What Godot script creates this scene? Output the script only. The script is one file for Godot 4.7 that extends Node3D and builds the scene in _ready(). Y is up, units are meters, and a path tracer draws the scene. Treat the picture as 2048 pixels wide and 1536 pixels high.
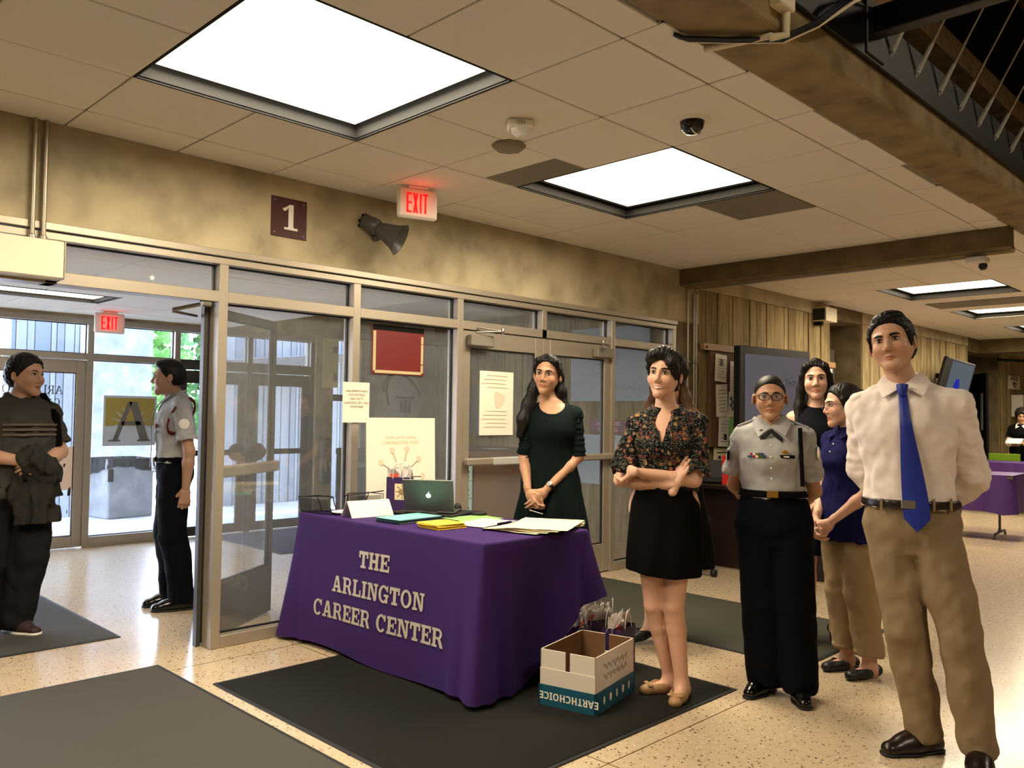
extends Node3D
# A school lobby: glass partition to a vestibule, a purple sign-in table, people standing along the hall.

const CEIL := 2.785
const WALL := -4.58
var M := {}
var TX := {}

func _ready() -> void:
	# camera
	var cam := Camera3D.new()
	cam.name = "camera"
	cam.fov = 49.293
	cam.near = 0.05
	cam.far = 300.0
	cam.position = Vector3(0, 1.35, 0)
	cam.rotation_degrees = Vector3(2.1516, -45.0566, 0.7391)
	add_child(cam)
	cam.current = true
	# sky and exposure
	var sky_mat := ProceduralSkyMaterial.new()
	sky_mat.sky_top_color = Color(0.74, 0.84, 1.0)
	sky_mat.sky_horizon_color = Color(0.93, 0.95, 1.0)
	sky_mat.ground_bottom_color = Color(0.55, 0.54, 0.52)
	sky_mat.ground_horizon_color = Color(0.85, 0.86, 0.88)
	sky_mat.sky_energy_multiplier = 3.0
	sky_mat.ground_energy_multiplier = 1.2
	var sky := Sky.new()
	sky.sky_material = sky_mat
	var env := Environment.new()
	env.background_mode = Environment.BG_SKY
	env.sky = sky
	env.tonemap_mode = Environment.TONE_MAPPER_LINEAR
	env.tonemap_exposure = 1.5
	env.sdfgi_enabled = true
	env.ssao_enabled = true
	env.ssil_enabled = true
	var we := WorldEnvironment.new()
	we.name = "world"
	we.environment = env
	add_child(we)
	# sun over the forecourt
	var sun := DirectionalLight3D.new()
	sun.name = "sun"
	sun.light_color = Color(1.0, 0.97, 0.92)
	sun.light_energy = 4.0
	sun.light_angular_distance = 0.6
	sun.shadow_enabled = true
	sun.rotation_degrees = Vector3(-60, 112, 0)
	add_child(sun)
	build_materials()
	build_shell()
	build_ceilings()
	build_lamps()
	build_partition()
	build_vestibule()
	build_outside()
	build_hall()
	build_atrium()
	build_wall_fittings()
	build_mats()
	build_table()
	build_tabletop()
	build_floor_items()
	build_people()

# ---------------------------------------------------------------- helpers
class MB:
	var v := PackedVector3Array()
	var n := PackedVector3Array()
	var u := PackedVector2Array()
	var c := PackedColorArray()
	var ix := PackedInt32Array()
	var col := Color.WHITE
	var use_col := false

	func add(p: Vector3, nn: Vector3, uv := Vector2.ZERO) -> int:
		v.append(p)
		n.append(nn)
		u.append(uv)
		c.append(col)
		return v.size() - 1

	func tri(a: Vector3, b: Vector3, d: Vector3) -> void:
		var nn := (b - a).cross(d - a).normalized()
		var i := add(a, nn)
		add(b, nn)
		add(d, nn)
		ix.append_array([i, i + 2, i + 1])

	# corners run counterclockwise seen from outside
	func quad(a: Vector3, b: Vector3, d: Vector3, e: Vector3) -> void:
		var nn := (b - a).cross(d - a)
		if nn.length_squared() < 1e-16:
			nn = (d - a).cross(e - a)
		nn = nn.normalized()
		var i := add(a, nn, Vector2(0, 1))
		add(b, nn, Vector2(1, 1))
		add(d, nn, Vector2(1, 0))
		add(e, nn, Vector2(0, 0))
		ix.append_array([i, i + 2, i + 1, i, i + 3, i + 2])

	func box(at: Vector3, size: Vector3, bevel := 0.0, basis := Basis.IDENTITY) -> MB:
		var h := size * 0.5
		var b := minf(bevel, minf(h.x, minf(h.y, h.z)) * 0.9)
		for ax in 3:
			var a1 := (ax + 1) % 3
			var a2 := (ax + 2) % 3
			for s in [-1.0, 1.0]:
				var q := []
				for k in [[-1, -1], [1, -1], [1, 1], [-1, 1]]:
					var p := Vector3.ZERO
					p[ax] = s * h[ax]
					p[a1] = k[0] * (h[a1] - b)
					p[a2] = k[1] * (h[a2] - b)
					q.append(at + basis * p)
				if s > 0:
					quad(q[0], q[1], q[2], q[3])
				else:
					quad(q[3], q[2], q[1], q[0])
		if b > 0.0:
			for ax in 3:
				var a1 := (ax + 1) % 3
				var a2 := (ax + 2) % 3
				for s1 in [-1.0, 1.0]:
					for s2 in [-1.0, 1.0]:
						var q := []
						for k in [[-1, 0], [1, 0], [1, 1], [-1, 1]]:
							var p := Vector3.ZERO
							p[ax] = k[0] * (h[ax] - b)
							p[a1] = s1 * (h[a1] - (b if k[1] == 1 else 0.0))
							p[a2] = s2 * (h[a2] - (0.0 if k[1] == 1 else b))
							q.append(at + basis * p)
						if s1 * s2 > 0:
							quad(q[0], q[3], q[2], q[1])
						else:
							quad(q[0], q[1], q[2], q[3])
						# face it outwards
						var m := n.size() - 4
						var out: Vector3 = basis * (_axis(a1) * float(s1) + _axis(a2) * float(s2))
						if n[m].dot(out) < 0:
							_flip_last_quad()
			for sx in [-1.0, 1.0]:
				for sy in [-1.0, 1.0]:
					for sz in [-1.0, 1.0]:
						var p1 := Vector3(sx * h.x, sy * (h.y - b), sz * (h.z - b))
						var p2 := Vector3(sx * (h.x - b), sy * h.y, sz * (h.z - b))
						var p3 := Vector3(sx * (h.x - b), sy * (h.y - b), sz * h.z)
						if sx * sy * sz > 0:
							tri(at + basis * p1, at + basis * p2, at + basis * p3)
						else:
							tri(at + basis * p1, at + basis * p3, at + basis * p2)
		return self

	func _axis(i: int) -> Vector3:
		return [Vector3.RIGHT, Vector3.UP, Vector3.BACK][i]

	func _flip_last_quad() -> void:
		var m := n.size() - 4
		for k in 4:
			n[m + k] = -n[m + k]
		var e := ix.size() - 6
		for k in [0, 3]:
			var t := ix[e + k + 1]
			ix[e + k + 1] = ix[e + k + 2]
			ix[e + k + 2] = t

	# box from corner to corner
	func bb(a: Vector3, b: Vector3, bevel := 0.0) -> MB:
		return box((a + b) * 0.5, (b - a).abs(), bevel)

	func tube(pts: Array, radius, sides := 10, caps := true, flat := 1.0, flat_n := Vector3.ZERO) -> MB:
		var rows := []
		var up := Vector3.ZERO
		for i in pts.size():
			var t: Vector3 = (pts[mini(i + 1, pts.size() - 1)] - pts[maxi(i - 1, 0)]).normalized()
			if flat_n != Vector3.ZERO:
				up = (flat_n - t * flat_n.dot(t)).normalized()
			elif up == Vector3.ZERO:
				up = t.cross(Vector3.UP if absf(t.y) < 0.9 else Vector3.RIGHT).normalized()
			else:
				up = (up - t * up.dot(t)).normalized()
			var side := t.cross(up)
			var r: float = radius[i] if radius is Array else radius
			var row := []
			for k in sides:
				var a := TAU * k / sides
				var nn := up * cos(a) + side * sin(a)
				row.append(add(pts[i] + up * cos(a) * r * flat + side * sin(a) * r, nn))
			rows.append(row)
		for i in pts.size() - 1:
			for k in sides:
				var k2 := (k + 1) % sides
				ix.append_array([rows[i][k], rows[i][k2], rows[i + 1][k2], rows[i][k], rows[i + 1][k2], rows[i + 1][k]])
		if caps:
			for e in [0, pts.size() - 1]:
				var t: Vector3 = (pts[mini(e + 1, pts.size() - 1)] - pts[maxi(e - 1, 0)]).normalized()
				if e == 0:
					t = -t
				var ci := add(pts[e], t)
				var first := v.size()
				for k in sides:
					add(v[rows[e][k]], t)
				for k in sides:
					var k2 := (k + 1) % sides
					if e == 0:
						ix.append_array([ci, first + k2, first + k])
					else:
						ix.append_array([ci, first + k, first + k2])
		return self

	# profile: Vector2(radius, height) from bottom to top
	func lathe(prof: Array, sides := 24, xf := Transform3D.IDENTITY) -> MB:
		var rows := []
		for i in prof.size():
			var d: Vector2 = prof[mini(i + 1, prof.size() - 1)] - prof[maxi(i - 1, 0)]
			var nr := Vector2(d.y, -d.x).normalized()
			var row := []
			for k in sides + 1:
				var a := TAU * k / sides
				row.append(add(xf * Vector3(prof[i].x * cos(a), prof[i].y, prof[i].x * sin(a)), (xf.basis * Vector3(nr.x * cos(a), nr.y, nr.x * sin(a))).normalized(), Vector2(float(k) / sides, float(i) / prof.size())))
			rows.append(row)
		for i in prof.size() - 1:
			for k in sides:
				ix.append_array([rows[i][k], rows[i][k + 1], rows[i + 1][k + 1], rows[i][k], rows[i + 1][k + 1], rows[i + 1][k]])
		return self

	# polygon in the xy plane (counterclockwise), extruded from z = 0 to z = depth
	func prism(poly: PackedVector2Array, depth: float, xf := Transform3D.IDENTITY) -> MB:
		if Geometry2D.is_polygon_clockwise(poly):
			poly.reverse()
		var t := Geometry2D.triangulate_polygon(poly)
		for k in range(0, t.size(), 3):
			var q := []
			for m in 3:
				q.append(poly[t[k + m]])
			if (q[1] - q[0]).cross(q[2] - q[0]) < 0:
				q.reverse()
			tri(xf * Vector3(q[0].x, q[0].y, depth), xf * Vector3(q[1].x, q[1].y, depth), xf * Vector3(q[2].x, q[2].y, depth))
			tri(xf * Vector3(q[0].x, q[0].y, 0), xf * Vector3(q[2].x, q[2].y, 0), xf * Vector3(q[1].x, q[1].y, 0))
		for k in poly.size():
			var a := poly[k]
			var b := poly[(k + 1) % poly.size()]
			quad(xf * Vector3(a.x, a.y, 0), xf * Vector3(b.x, b.y, 0), xf * Vector3(b.x, b.y, depth), xf * Vector3(a.x, a.y, depth))
		return self

	# smooth surface p(u, v) on a grid; thick > 0 gives it a back side
	func grid(fn: Callable, nu: int, nv: int, thick := 0.0) -> MB:
		var base := v.size()
		for j in nv + 1:
			for i in nu + 1:
				add(fn.call(float(i) / nu, float(j) / nv), Vector3.ZERO, Vector2(float(i) / nu, 1.0 - float(j) / nv))
		var w := nu + 1
		for j in nv + 1:
			for i in nu + 1:
				var du := v[base + j * w + mini(i + 1, nu)] - v[base + j * w + maxi(i - 1, 0)]
				var dv := v[base + mini(j + 1, nv) * w + i] - v[base + maxi(j - 1, 0) * w + i]
				n[base + j * w + i] = du.cross(dv).normalized()
		for j in nv:
			for i in nu:
				var a := base + j * w + i
				ix.append_array([a, a + w + 1, a + 1, a, a + w, a + w + 1])
		if thick > 0.0:
			var b2 := v.size()
			for k in w * (nv + 1):
				add(v[base + k] - n[base + k] * thick, -n[base + k], u[base + k])
			for j in nv:
				for i in nu:
					var a := b2 + j * w + i
					ix.append_array([a, a + 1, a + w + 1, a, a + w + 1, a + w])
			for i in nu:
				_rim(base + i + 1, base + i, b2 + i, b2 + i + 1)
				_rim(base + nv * w + i, base + nv * w + i + 1, b2 + nv * w + i + 1, b2 + nv * w + i)
			for j in nv:
				_rim(base + j * w, base + (j + 1) * w, b2 + (j + 1) * w, b2 + j * w)
				_rim(base + (j + 1) * w + nu, base + j * w + nu, b2 + j * w + nu, b2 + (j + 1) * w + nu)
		return self

	func _rim(a: int, b: int, d: int, e: int) -> void:
		quad(v[a], v[b], v[d], v[e])

	func sphere(at: Vector3, r: Vector3, rings := 8, sides := 12, basis := Basis.IDENTITY) -> MB:
		var rows := []
		for i in rings + 1:
			var th := PI * i / rings
			var row := []
			for k in sides + 1:
				var a := TAU * k / sides
				var d := Vector3(sin(th) * cos(a), cos(th), sin(th) * sin(a))
				row.append(add(at + basis * (d * r), (basis * (d / r)).normalized(), Vector2(float(k) / sides, float(i) / rings)))
			rows.append(row)
		for i in rings:
			for k in sides:
				ix.append_array([rows[i][k], rows[i + 1][k + 1], rows[i + 1][k], rows[i][k], rows[i][k + 1], rows[i + 1][k + 1]])
		return self

	func mesh() -> ArrayMesh:
		for k in range(0, ix.size(), 3):
			var i0 := ix[k]
			var i1 := ix[k + 1]
			var i2 := ix[k + 2]
			if (v[i2] - v[i0]).cross(v[i1] - v[i0]).dot(n[i0] + n[i1] + n[i2]) < 0.0:
				ix[k + 1] = i2
				ix[k + 2] = i1
		var a := []
		a.resize(Mesh.ARRAY_MAX)
		a[Mesh.ARRAY_VERTEX] = v
		a[Mesh.ARRAY_NORMAL] = n
		a[Mesh.ARRAY_TEX_UV] = u
		if use_col:
			a[Mesh.ARRAY_COLOR] = c
		a[Mesh.ARRAY_INDEX] = ix
		var m := ArrayMesh.new()
		m.add_surface_from_arrays(Mesh.PRIMITIVE_TRIANGLES, a)
		return m

var taken := {}
func numbered(called: String) -> String:
	if not taken.has(called):
		taken[called] = 0
		return called
	taken[called] += 1
	return "%s_%03d" % [called, taken[called]]

func tag(o: Node, label: String, category: String, group := "", kind := "") -> Node:
	o.set_meta("label", label)
	if category:
		o.set_meta("category", category)
	if group:
		o.set_meta("group", group)
	if kind:
		o.set_meta("kind", kind)
	return o

# an empty node at a thing's base; its children are the parts
func thing(called: String, label: String, category: String, at := Vector3.ZERO, turn := 0.0, group := "", kind := "") -> Node3D:
	var o := Node3D.new()
	o.name = numbered(called)
	add_child(o)
	o.position = at
	o.rotation_degrees.y = turn
	tag(o, label, category, group, kind)
	return o

func put(parent: Node, called: String, mesh, material: Material, xf := Transform3D.IDENTITY) -> MeshInstance3D:
	var o := MeshInstance3D.new()
	o.name = called
	o.mesh = mesh.mesh() if mesh is MB else mesh
	o.material_override = material
	o.transform = xf
	parent.add_child(o, true)
	return o

# a thing that is one mesh
func one(called: String, label: String, category: String, mesh, material: Material, xf := Transform3D.IDENTITY, group := "", kind := "") -> MeshInstance3D:
	var o := put(self, numbered(called), mesh, material, xf)
	tag(o, label, category, group, kind)
	return o

func at(x: float, y: float, z: float, turn := 0.0) -> Transform3D:
	return Transform3D(Basis(Vector3.UP, deg_to_rad(turn)), Vector3(x, y, z))

func text(parent: Node, s: String, height: float, material: Material, xf: Transform3D, serif := false, depth := 0.001, bold := false, called := "lettering", stretch := 1.0) -> MeshInstance3D:
	var f := SystemFont.new()
	f.font_names = PackedStringArray(["Droid Serif" if serif else "Droid Sans"])
	f.font_weight = 700 if bold else 400
	var t := TextMesh.new()
	t.font = f
	t.text = s
	t.font_size = 48
	t.pixel_size = height / 36.0
	t.depth = depth
	t.curve_step = 2.0
	var o := put(parent, called, t, material, xf)
	if stretch != 1.0:
		o.transform = xf * Transform3D(Basis.from_scale(Vector3(stretch, 1, 1)), Vector3.ZERO)
	return o

func smat(called: String, c: Color, rough := 0.7, metal := 0.0, spec := 0.5) -> StandardMaterial3D:
	var m := StandardMaterial3D.new()
	m.resource_name = called
	m.albedo_color = c
	m.roughness = rough
	m.metallic = metal
	m.metallic_specular = spec
	M[called] = m
	return m

func noise_tex(ramp: Array, freq: float, seed_n: int, octaves := 4, size := 512, kind := FastNoiseLite.TYPE_SIMPLEX_SMOOTH, normal := false) -> NoiseTexture2D:
	var f := FastNoiseLite.new()
	f.noise_type = kind
	f.frequency = freq
	f.seed = seed_n
	f.fractal_octaves = octaves
	var t := NoiseTexture2D.new()
	t.width = size
	t.height = size
	t.seamless = true
	t.noise = f
	t.as_normal_map = normal
	if ramp:
		var g := Gradient.new()
		g.offsets = PackedFloat32Array(ramp.map(func(r): return r[0]))
		g.colors = PackedColorArray(ramp.map(func(r): return r[1]))
		t.color_ramp = g
	return t

func triplanar(m: StandardMaterial3D, tex: Texture2D, metres: float, world := true) -> StandardMaterial3D:
	m.albedo_texture = tex
	m.uv1_triplanar = true
	m.uv1_world_triplanar = world
	m.uv1_scale = Vector3.ONE / metres
	return m

func relief(m: StandardMaterial3D, tex: Texture2D, cm: float) -> void:
	m.heightmap_enabled = true
	m.heightmap_texture = tex
	m.heightmap_scale = cm

# ---------------------------------------------------------------- materials
func terrazzo() -> ImageTexture:
	var r := RandomNumberGenerator.new()
	r.seed = 11
	var n := 1024
	var im := Image.create(n, n, false, Image.FORMAT_RGB8)
	im.fill(Color(0.80, 0.72, 0.60))
	var tones := [Color(0.86, 0.79, 0.68), Color(0.72, 0.63, 0.50), Color(0.84, 0.76, 0.63), Color(0.66, 0.57, 0.45), Color(0.88, 0.83, 0.74)]
	var darks := [Color(0.30, 0.24, 0.18), Color(0.22, 0.18, 0.15), Color(0.42, 0.33, 0.24), Color(0.36, 0.22, 0.15)]
	for pass_n in 2:
		for k in (9000 if pass_n == 0 else 2300):
			var c: Color = tones[r.randi() % 5] if pass_n == 0 else darks[r.randi() % 4]
			var x := r.randi() % n
			var y := r.randi() % n
			var a := r.randf_range(1.2, 4.5) if pass_n == 0 else r.randf_range(0.9, 4.4)
			var b := a * r.randf_range(0.35, 1.0)
			var th := r.randf() * PI
			var e := int(ceil(a))
			for j in range(-e, e + 1):
				for i in range(-e, e + 1):
					var p := Vector2(i, j).rotated(th)
					if absf(p.x) / a + absf(p.y) / b < 1.0:
						im.set_pixel(posmod(x + i, n), posmod(y + j, n), c)
	return ImageTexture.create_from_image(im)

func floral() -> ImageTexture:
	var r := RandomNumberGenerator.new()
	r.seed = 5
	var n := 512
	var im := Image.create(n, n, false, Image.FORMAT_RGB8)
	im.fill(Color(0.055, 0.055, 0.065))
	var leaf := [Color(0.50, 0.50, 0.46), Color(0.62, 0.60, 0.55), Color(0.36, 0.40, 0.36), Color(0.44, 0.44, 0.44)]
	for k in 1500:
		var x := r.randi() % n
		var y := r.randi() % n
		var th := r.randf() * PI
		var l := r.randf_range(4.0, 8.0)
		var c: Color = leaf[r.randi() % 4]
		for s in range(-7, 8):
			for w in range(-2, 3):
				if absf(s) / l + absf(w) / 2.4 < 1.0:
					var p := Vector2(s, w).rotated(th)
					im.set_pixel(posmod(x + int(round(p.x)), n), posmod(y + int(round(p.y)), n), c)
	var petals := [Color(0.72, 0.36, 0.24), Color(0.78, 0.55, 0.28), Color(0.66, 0.28, 0.24), Color(0.82, 0.66, 0.40), Color(0.62, 0.34, 0.22)]
	for k in 85:
		var x := r.randi() % n
		var y := r.randi() % n
		var c: Color = petals[r.randi() % 5]
		var rad := r.randf_range(9.0, 15.0)
		var ph := r.randf() * TAU
		for j in range(-16, 17):
			for i in range(-16, 17):
				var d := Vector2(i, j).length()
				var e := rad * (0.72 + 0.28 * cos(5.0 * (atan2(j, i) + ph)))
				if d < e:
					im.set_pixel(posmod(x + i, n), posmod(y + j, n), c.darkened(0.35) if d < 3.2 else (c.lightened(0.15) if d > e - 2.5 else c))
	return ImageTexture.create_from_image(im)

func build_materials() -> void:
	var m: StandardMaterial3D
	m = smat("floor", Color(0.93, 0.93, 0.93), 0.2)
	triplanar(m, terrazzo(), 1.7)
	# cast concrete: mottled tan and brown
	var con := noise_tex([[0.0, Color(0.50, 0.46, 0.375)], [0.3, Color(0.62, 0.575, 0.47)], [0.55, Color(0.68, 0.63, 0.515)], [1.0, Color(0.74, 0.69, 0.575)]], 0.005, 3, 6, 1024)
	m = smat("concrete", Color(1, 1, 1), 0.8, 0.0, 0.35)
	triplanar(m, con, 2.6)
	m = smat("concrete_dark", Color(0.66, 0.63, 0.58), 0.85, 0.0, 0.3)
	triplanar(m, con, 1.9)
	m = smat("concrete_beam", Color(0.80, 0.76, 0.70), 0.85, 0.0, 0.3)
	triplanar(m, con, 1.5)
	# board-marked concrete, three tones
	for k in 4:
		m = smat("board_%d" % k, [Color(0.90, 0.86, 0.77), Color(0.84, 0.80, 0.71), Color(0.95, 0.91, 0.82), Color(0.78, 0.74, 0.65)][k], 0.85, 0.0, 0.3)
		triplanar(m, con, 1.2)
		m.uv1_scale = Vector3(2.2, 0.35, 2.2)
		m.uv1_offset = Vector3(0.3 * k, 0.17 * k, 0.2 * k)
	m = smat("rib_pale", Color(0.70, 0.74, 0.78), 0.8)
	m = smat("rib_pale2", Color(0.60, 0.65, 0.70), 0.8)
	m = smat("outdoor_concrete", Color(0.56, 0.57, 0.58), 0.85)
	triplanar(m, noise_tex([[0.0, Color(0.75, 0.75, 0.75)], [1.0, Color(1, 1, 1)]], 0.01, 21), 1.5)
	m = smat("paving", Color(0.78, 0.78, 0.78), 0.85)
	triplanar(m, noise_tex([[0.0, Color(0.8, 0.8, 0.8)], [1.0, Color(1, 1, 1)]], 0.01, 22), 3.0)
	# ceiling
	m = smat("tile", Color(1, 1, 1), 0.9, 0.0, 0.2)
	triplanar(m, noise_tex([[0.0, Color(0.80, 0.78, 0.74)], [0.3, Color(0.87, 0.85, 0.81)], [1.0, Color(0.90, 0.88, 0.845)]], 0.25, 31, 2), 0.6)
	smat("tile_grid", Color(0.50, 0.46, 0.40), 0.6)
	smat("plenum", Color(0.12, 0.11, 0.10), 0.9)
	smat("vent", Color(0.46, 0.44, 0.40), 0.7)
	smat("fixture", Color(0.17, 0.17, 0.17), 0.7, 0.0, 0.2)
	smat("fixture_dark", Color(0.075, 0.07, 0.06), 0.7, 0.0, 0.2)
	# aluminium
	m = smat("alu", Color(0.66, 0.62, 0.56), 0.42, 0.55)
	m.roughness_texture = null
	smat("alu_dark", Color(0.30, 0.29, 0.28), 0.45, 0.6)
	smat("gasket", Color(0.02, 0.02, 0.022), 0.6)
	m = smat("glass", Color(0.95, 0.98, 1.0, 0.04), 0.02, 0.0, 0.5)
	m.transparency = BaseMaterial3D.TRANSPARENCY_ALPHA
	smat("steel", Color(0.60, 0.58, 0.55), 0.32, 0.85)
	smat("galvanised", Color(0.62, 0.58, 0.52), 0.38, 0.75)
	smat("black_metal", Color(0.035, 0.034, 0.032), 0.45, 0.4)
	smat("black", Color(0.03, 0.03, 0.03), 0.6)
	smat("black_gloss", Color(0.02, 0.02, 0.022), 0.12)
	smat("dark_grey", Color(0.12, 0.12, 0.12), 0.6)
	smat("grey", Color(0.42, 0.42, 0.41), 0.6)
	smat("horn", Color(0.30, 0.295, 0.28), 0.4)
	smat("cream", Color(0.84, 0.80, 0.70), 0.5)
	smat("white", Color(0.88, 0.86, 0.82), 0.55)
	smat("paper", Color(0.90, 0.87, 0.80), 0.8)
	smat("paper_cream", Color(0.90, 0.84, 0.68), 0.8)
	smat("paper_pink", Color(0.90, 0.80, 0.74), 0.8)
	smat("paper_teal", Color(0.48, 0.80, 0.74), 0.75)
	smat("paper_yellow", Color(0.93, 0.78, 0.22), 0.75)
	smat("paper_green", Color(0.55, 0.80, 0.42), 0.75)
	smat("folder_teal", Color(0.02, 0.16, 0.19), 0.5)
	smat("ink", Color(0.08, 0.08, 0.09), 0.7)
	smat("ink_soft", Color(0.52, 0.48, 0.43), 0.8)
	smat("ink_brown", Color(0.62, 0.50, 0.34), 0.8)
	smat("maroon", Color(0.25, 0.10, 0.09), 0.45)
	smat("sign_red", Color(0.42, 0.075, 0.06), 0.5)
	smat("red", Color(0.70, 0.06, 0.06), 0.5)
	smat("coral", Color(0.95, 0.36, 0.24), 0.6)
	m = smat("exit_red", Color(0.85, 0.10, 0.10), 0.5)
	m.emission_enabled = true
	m.emission = Color(1.0, 0.06, 0.08)
	m.emission_energy_multiplier = 0.7
	smat("tape", Color(0.74, 0.68, 0.52), 0.6)
	m = smat("mat_black", Color(0.13, 0.125, 0.115), 0.95, 0.0, 0.2)
	var mt := noise_tex([[0.0, Color(0.6, 0.6, 0.6)], [1.0, Color(1.3, 1.3, 1.3)]], 0.3, 41, 3)
	triplanar(m, mt, 0.25)
	m = smat("mat_grey", Color(0.30, 0.29, 0.27), 0.95, 0.0, 0.2)
	triplanar(m, mt, 0.22)
	m = smat("mat_green", Color(0.28, 0.275, 0.24), 0.95, 0.0, 0.2)
	triplanar(m, mt, 0.22)
	m = smat("mat_blue", Color(0.26, 0.28, 0.33), 0.95, 0.0, 0.2)
	triplanar(m, mt, 0.22)
	smat("mat_edge", Color(0.03, 0.03, 0.03), 0.7)
	# cloth
	var weave := noise_tex([], 0.35, 51, 2)
	m = smat("purple", Color(0.215, 0.13, 0.35), 0.85, 0.0, 0.25)
	m.rim_enabled = true
	m.rim = 0.35
	m.rim_tint = 0.8
	m.uv1_triplanar = true
	m.uv1_scale = Vector3.ONE * 12.0
	m = smat("purple_plastic", Color(0.26, 0.12, 0.40), 0.45)
	smat("letter_silver", Color(0.72, 0.68, 0.62), 0.5, 0.1)
	smat("brass", Color(0.55, 0.42, 0.20), 0.35, 0.9)
	smat("card_brown", Color(0.42, 0.29, 0.17), 0.85)
	smat("card_white", Color(0.82, 0.78, 0.72), 0.7)
	smat("card_teal", Color(0.02, 0.30, 0.38), 0.6)
	smat("tissue", Color(0.88, 0.86, 0.84), 0.9)
	smat("paper_cord", Color(0.80, 0.77, 0.72), 0.8)
	smat("laptop", Color(0.40, 0.40, 0.39), 0.42, 0.7)
	m = smat("lap_logo", Color(0.9, 0.9, 1.0), 0.5)
	m.emission_enabled = true
	m.emission = Color(0.85, 0.85, 1.0)
	m.emission_energy_multiplier = 0.9
	smat("cork", Color(0.36, 0.24, 0.14), 0.9)
	m = smat("wood_pale", Color(1, 1, 1), 0.6)
	var wood := noise_tex([[0.0, Color(0.50, 0.36, 0.20)], [0.5, Color(0.60, 0.45, 0.26)], [1.0, Color(0.68, 0.52, 0.32)]], 0.02, 61, 4)
	triplanar(m, wood, 0.6)
	m.uv1_scale = Vector3(0.6, 6.0, 6.0)
	m = smat("desk_red", Color(0.085, 0.024, 0.018), 0.35)
	m = smat("wood_brown", Color(0.50, 0.34, 0.26), 0.7)
	triplanar(m, wood, 0.6)
	m.uv1_scale = Vector3(4.0, 4.0, 0.4)
	m = smat("counter", Color(0.62, 0.55, 0.45), 0.5)
	triplanar(m, wood, 0.8)
	m = smat("board_white", Color(0.70, 0.73, 0.75), 0.4)
	m.backlight_enabled = true
	m.backlight = Color(0.5, 0.5, 0.5)
	m = smat("screen_grey", Color(0.10, 0.10, 0.11), 0.2)
	m.emission_enabled = true
	m.emission = Color(0.30, 0.28, 0.30)
	m.emission_energy_multiplier = 0.9
	m = smat("screen_blue", Color(0.10, 0.10, 0.11), 0.2)
	m.emission_enabled = true
	m.emission = Color(0.36, 0.40, 0.44)
	m.emission_energy_multiplier = 0.5
	m = smat("screen_shape", Color(0.05, 0.08, 0.3), 0.3)
	m.emission_enabled = true
	m.emission = Color(0.06, 0.14, 0.6)
	m.emission_energy_multiplier = 0.5
	smat("lime", Color(0.45, 0.62, 0.05), 0.5)
	smat("leaf", Color(0.16, 0.34, 0.06), 0.7)
	smat("leaf2", Color(0.24, 0.44, 0.10), 0.7)
	smat("bark", Color(0.22, 0.17, 0.12), 0.9)
	smat("car_white", Color(0.80, 0.82, 0.85), 0.2)
	smat("car_glass", Color(0.03, 0.04, 0.05), 0.05)
	smat("cable_blue", Color(0.03, 0.07, 0.14), 0.5)
	m = smat("clear", Color(0.9, 0.92, 0.92, 0.35), 0.08)
	m.transparency = BaseMaterial3D.TRANSPARENCY_ALPHA
	m = smat("poster_gold", Color(0.66, 0.60, 0.30), 0.5)
	m.backlight_enabled = true
	m.backlight = Color(0.4, 0.4, 0.4)
	smat("plate_yellow", Color(0.78, 0.76, 0.56), 0.5)
	smat("sticker", Color(0.72, 0.84, 0.84), 0.5)
	smat("ray_beige", Color(0.84, 0.77, 0.68), 0.8)
	smat("plan_board", Color(0.58, 0.60, 0.58), 0.5)
	smat("mesh_dark", Color(0.05, 0.05, 0.05, 0.35), 0.5)
	M.mesh_dark.transparency = BaseMaterial3D.TRANSPARENCY_ALPHA
	smat("pen_blue", Color(0.05, 0.06, 0.30), 0.3)
	smat("pen_dark", Color(0.02, 0.025, 0.12), 0.3)
	smat("bag_purple", Color(0.20, 0.09, 0.32), 0.6)

# ---------------------------------------------------------------- the room
func slab(called: String, label: String, a: Vector3, b: Vector3, m: String, bevel := 0.0) -> MeshInstance3D:
	return one(called, label, "", MB.new().bb(a, b, bevel), M[m], Transform3D.IDENTITY, "", "structure")

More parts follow.
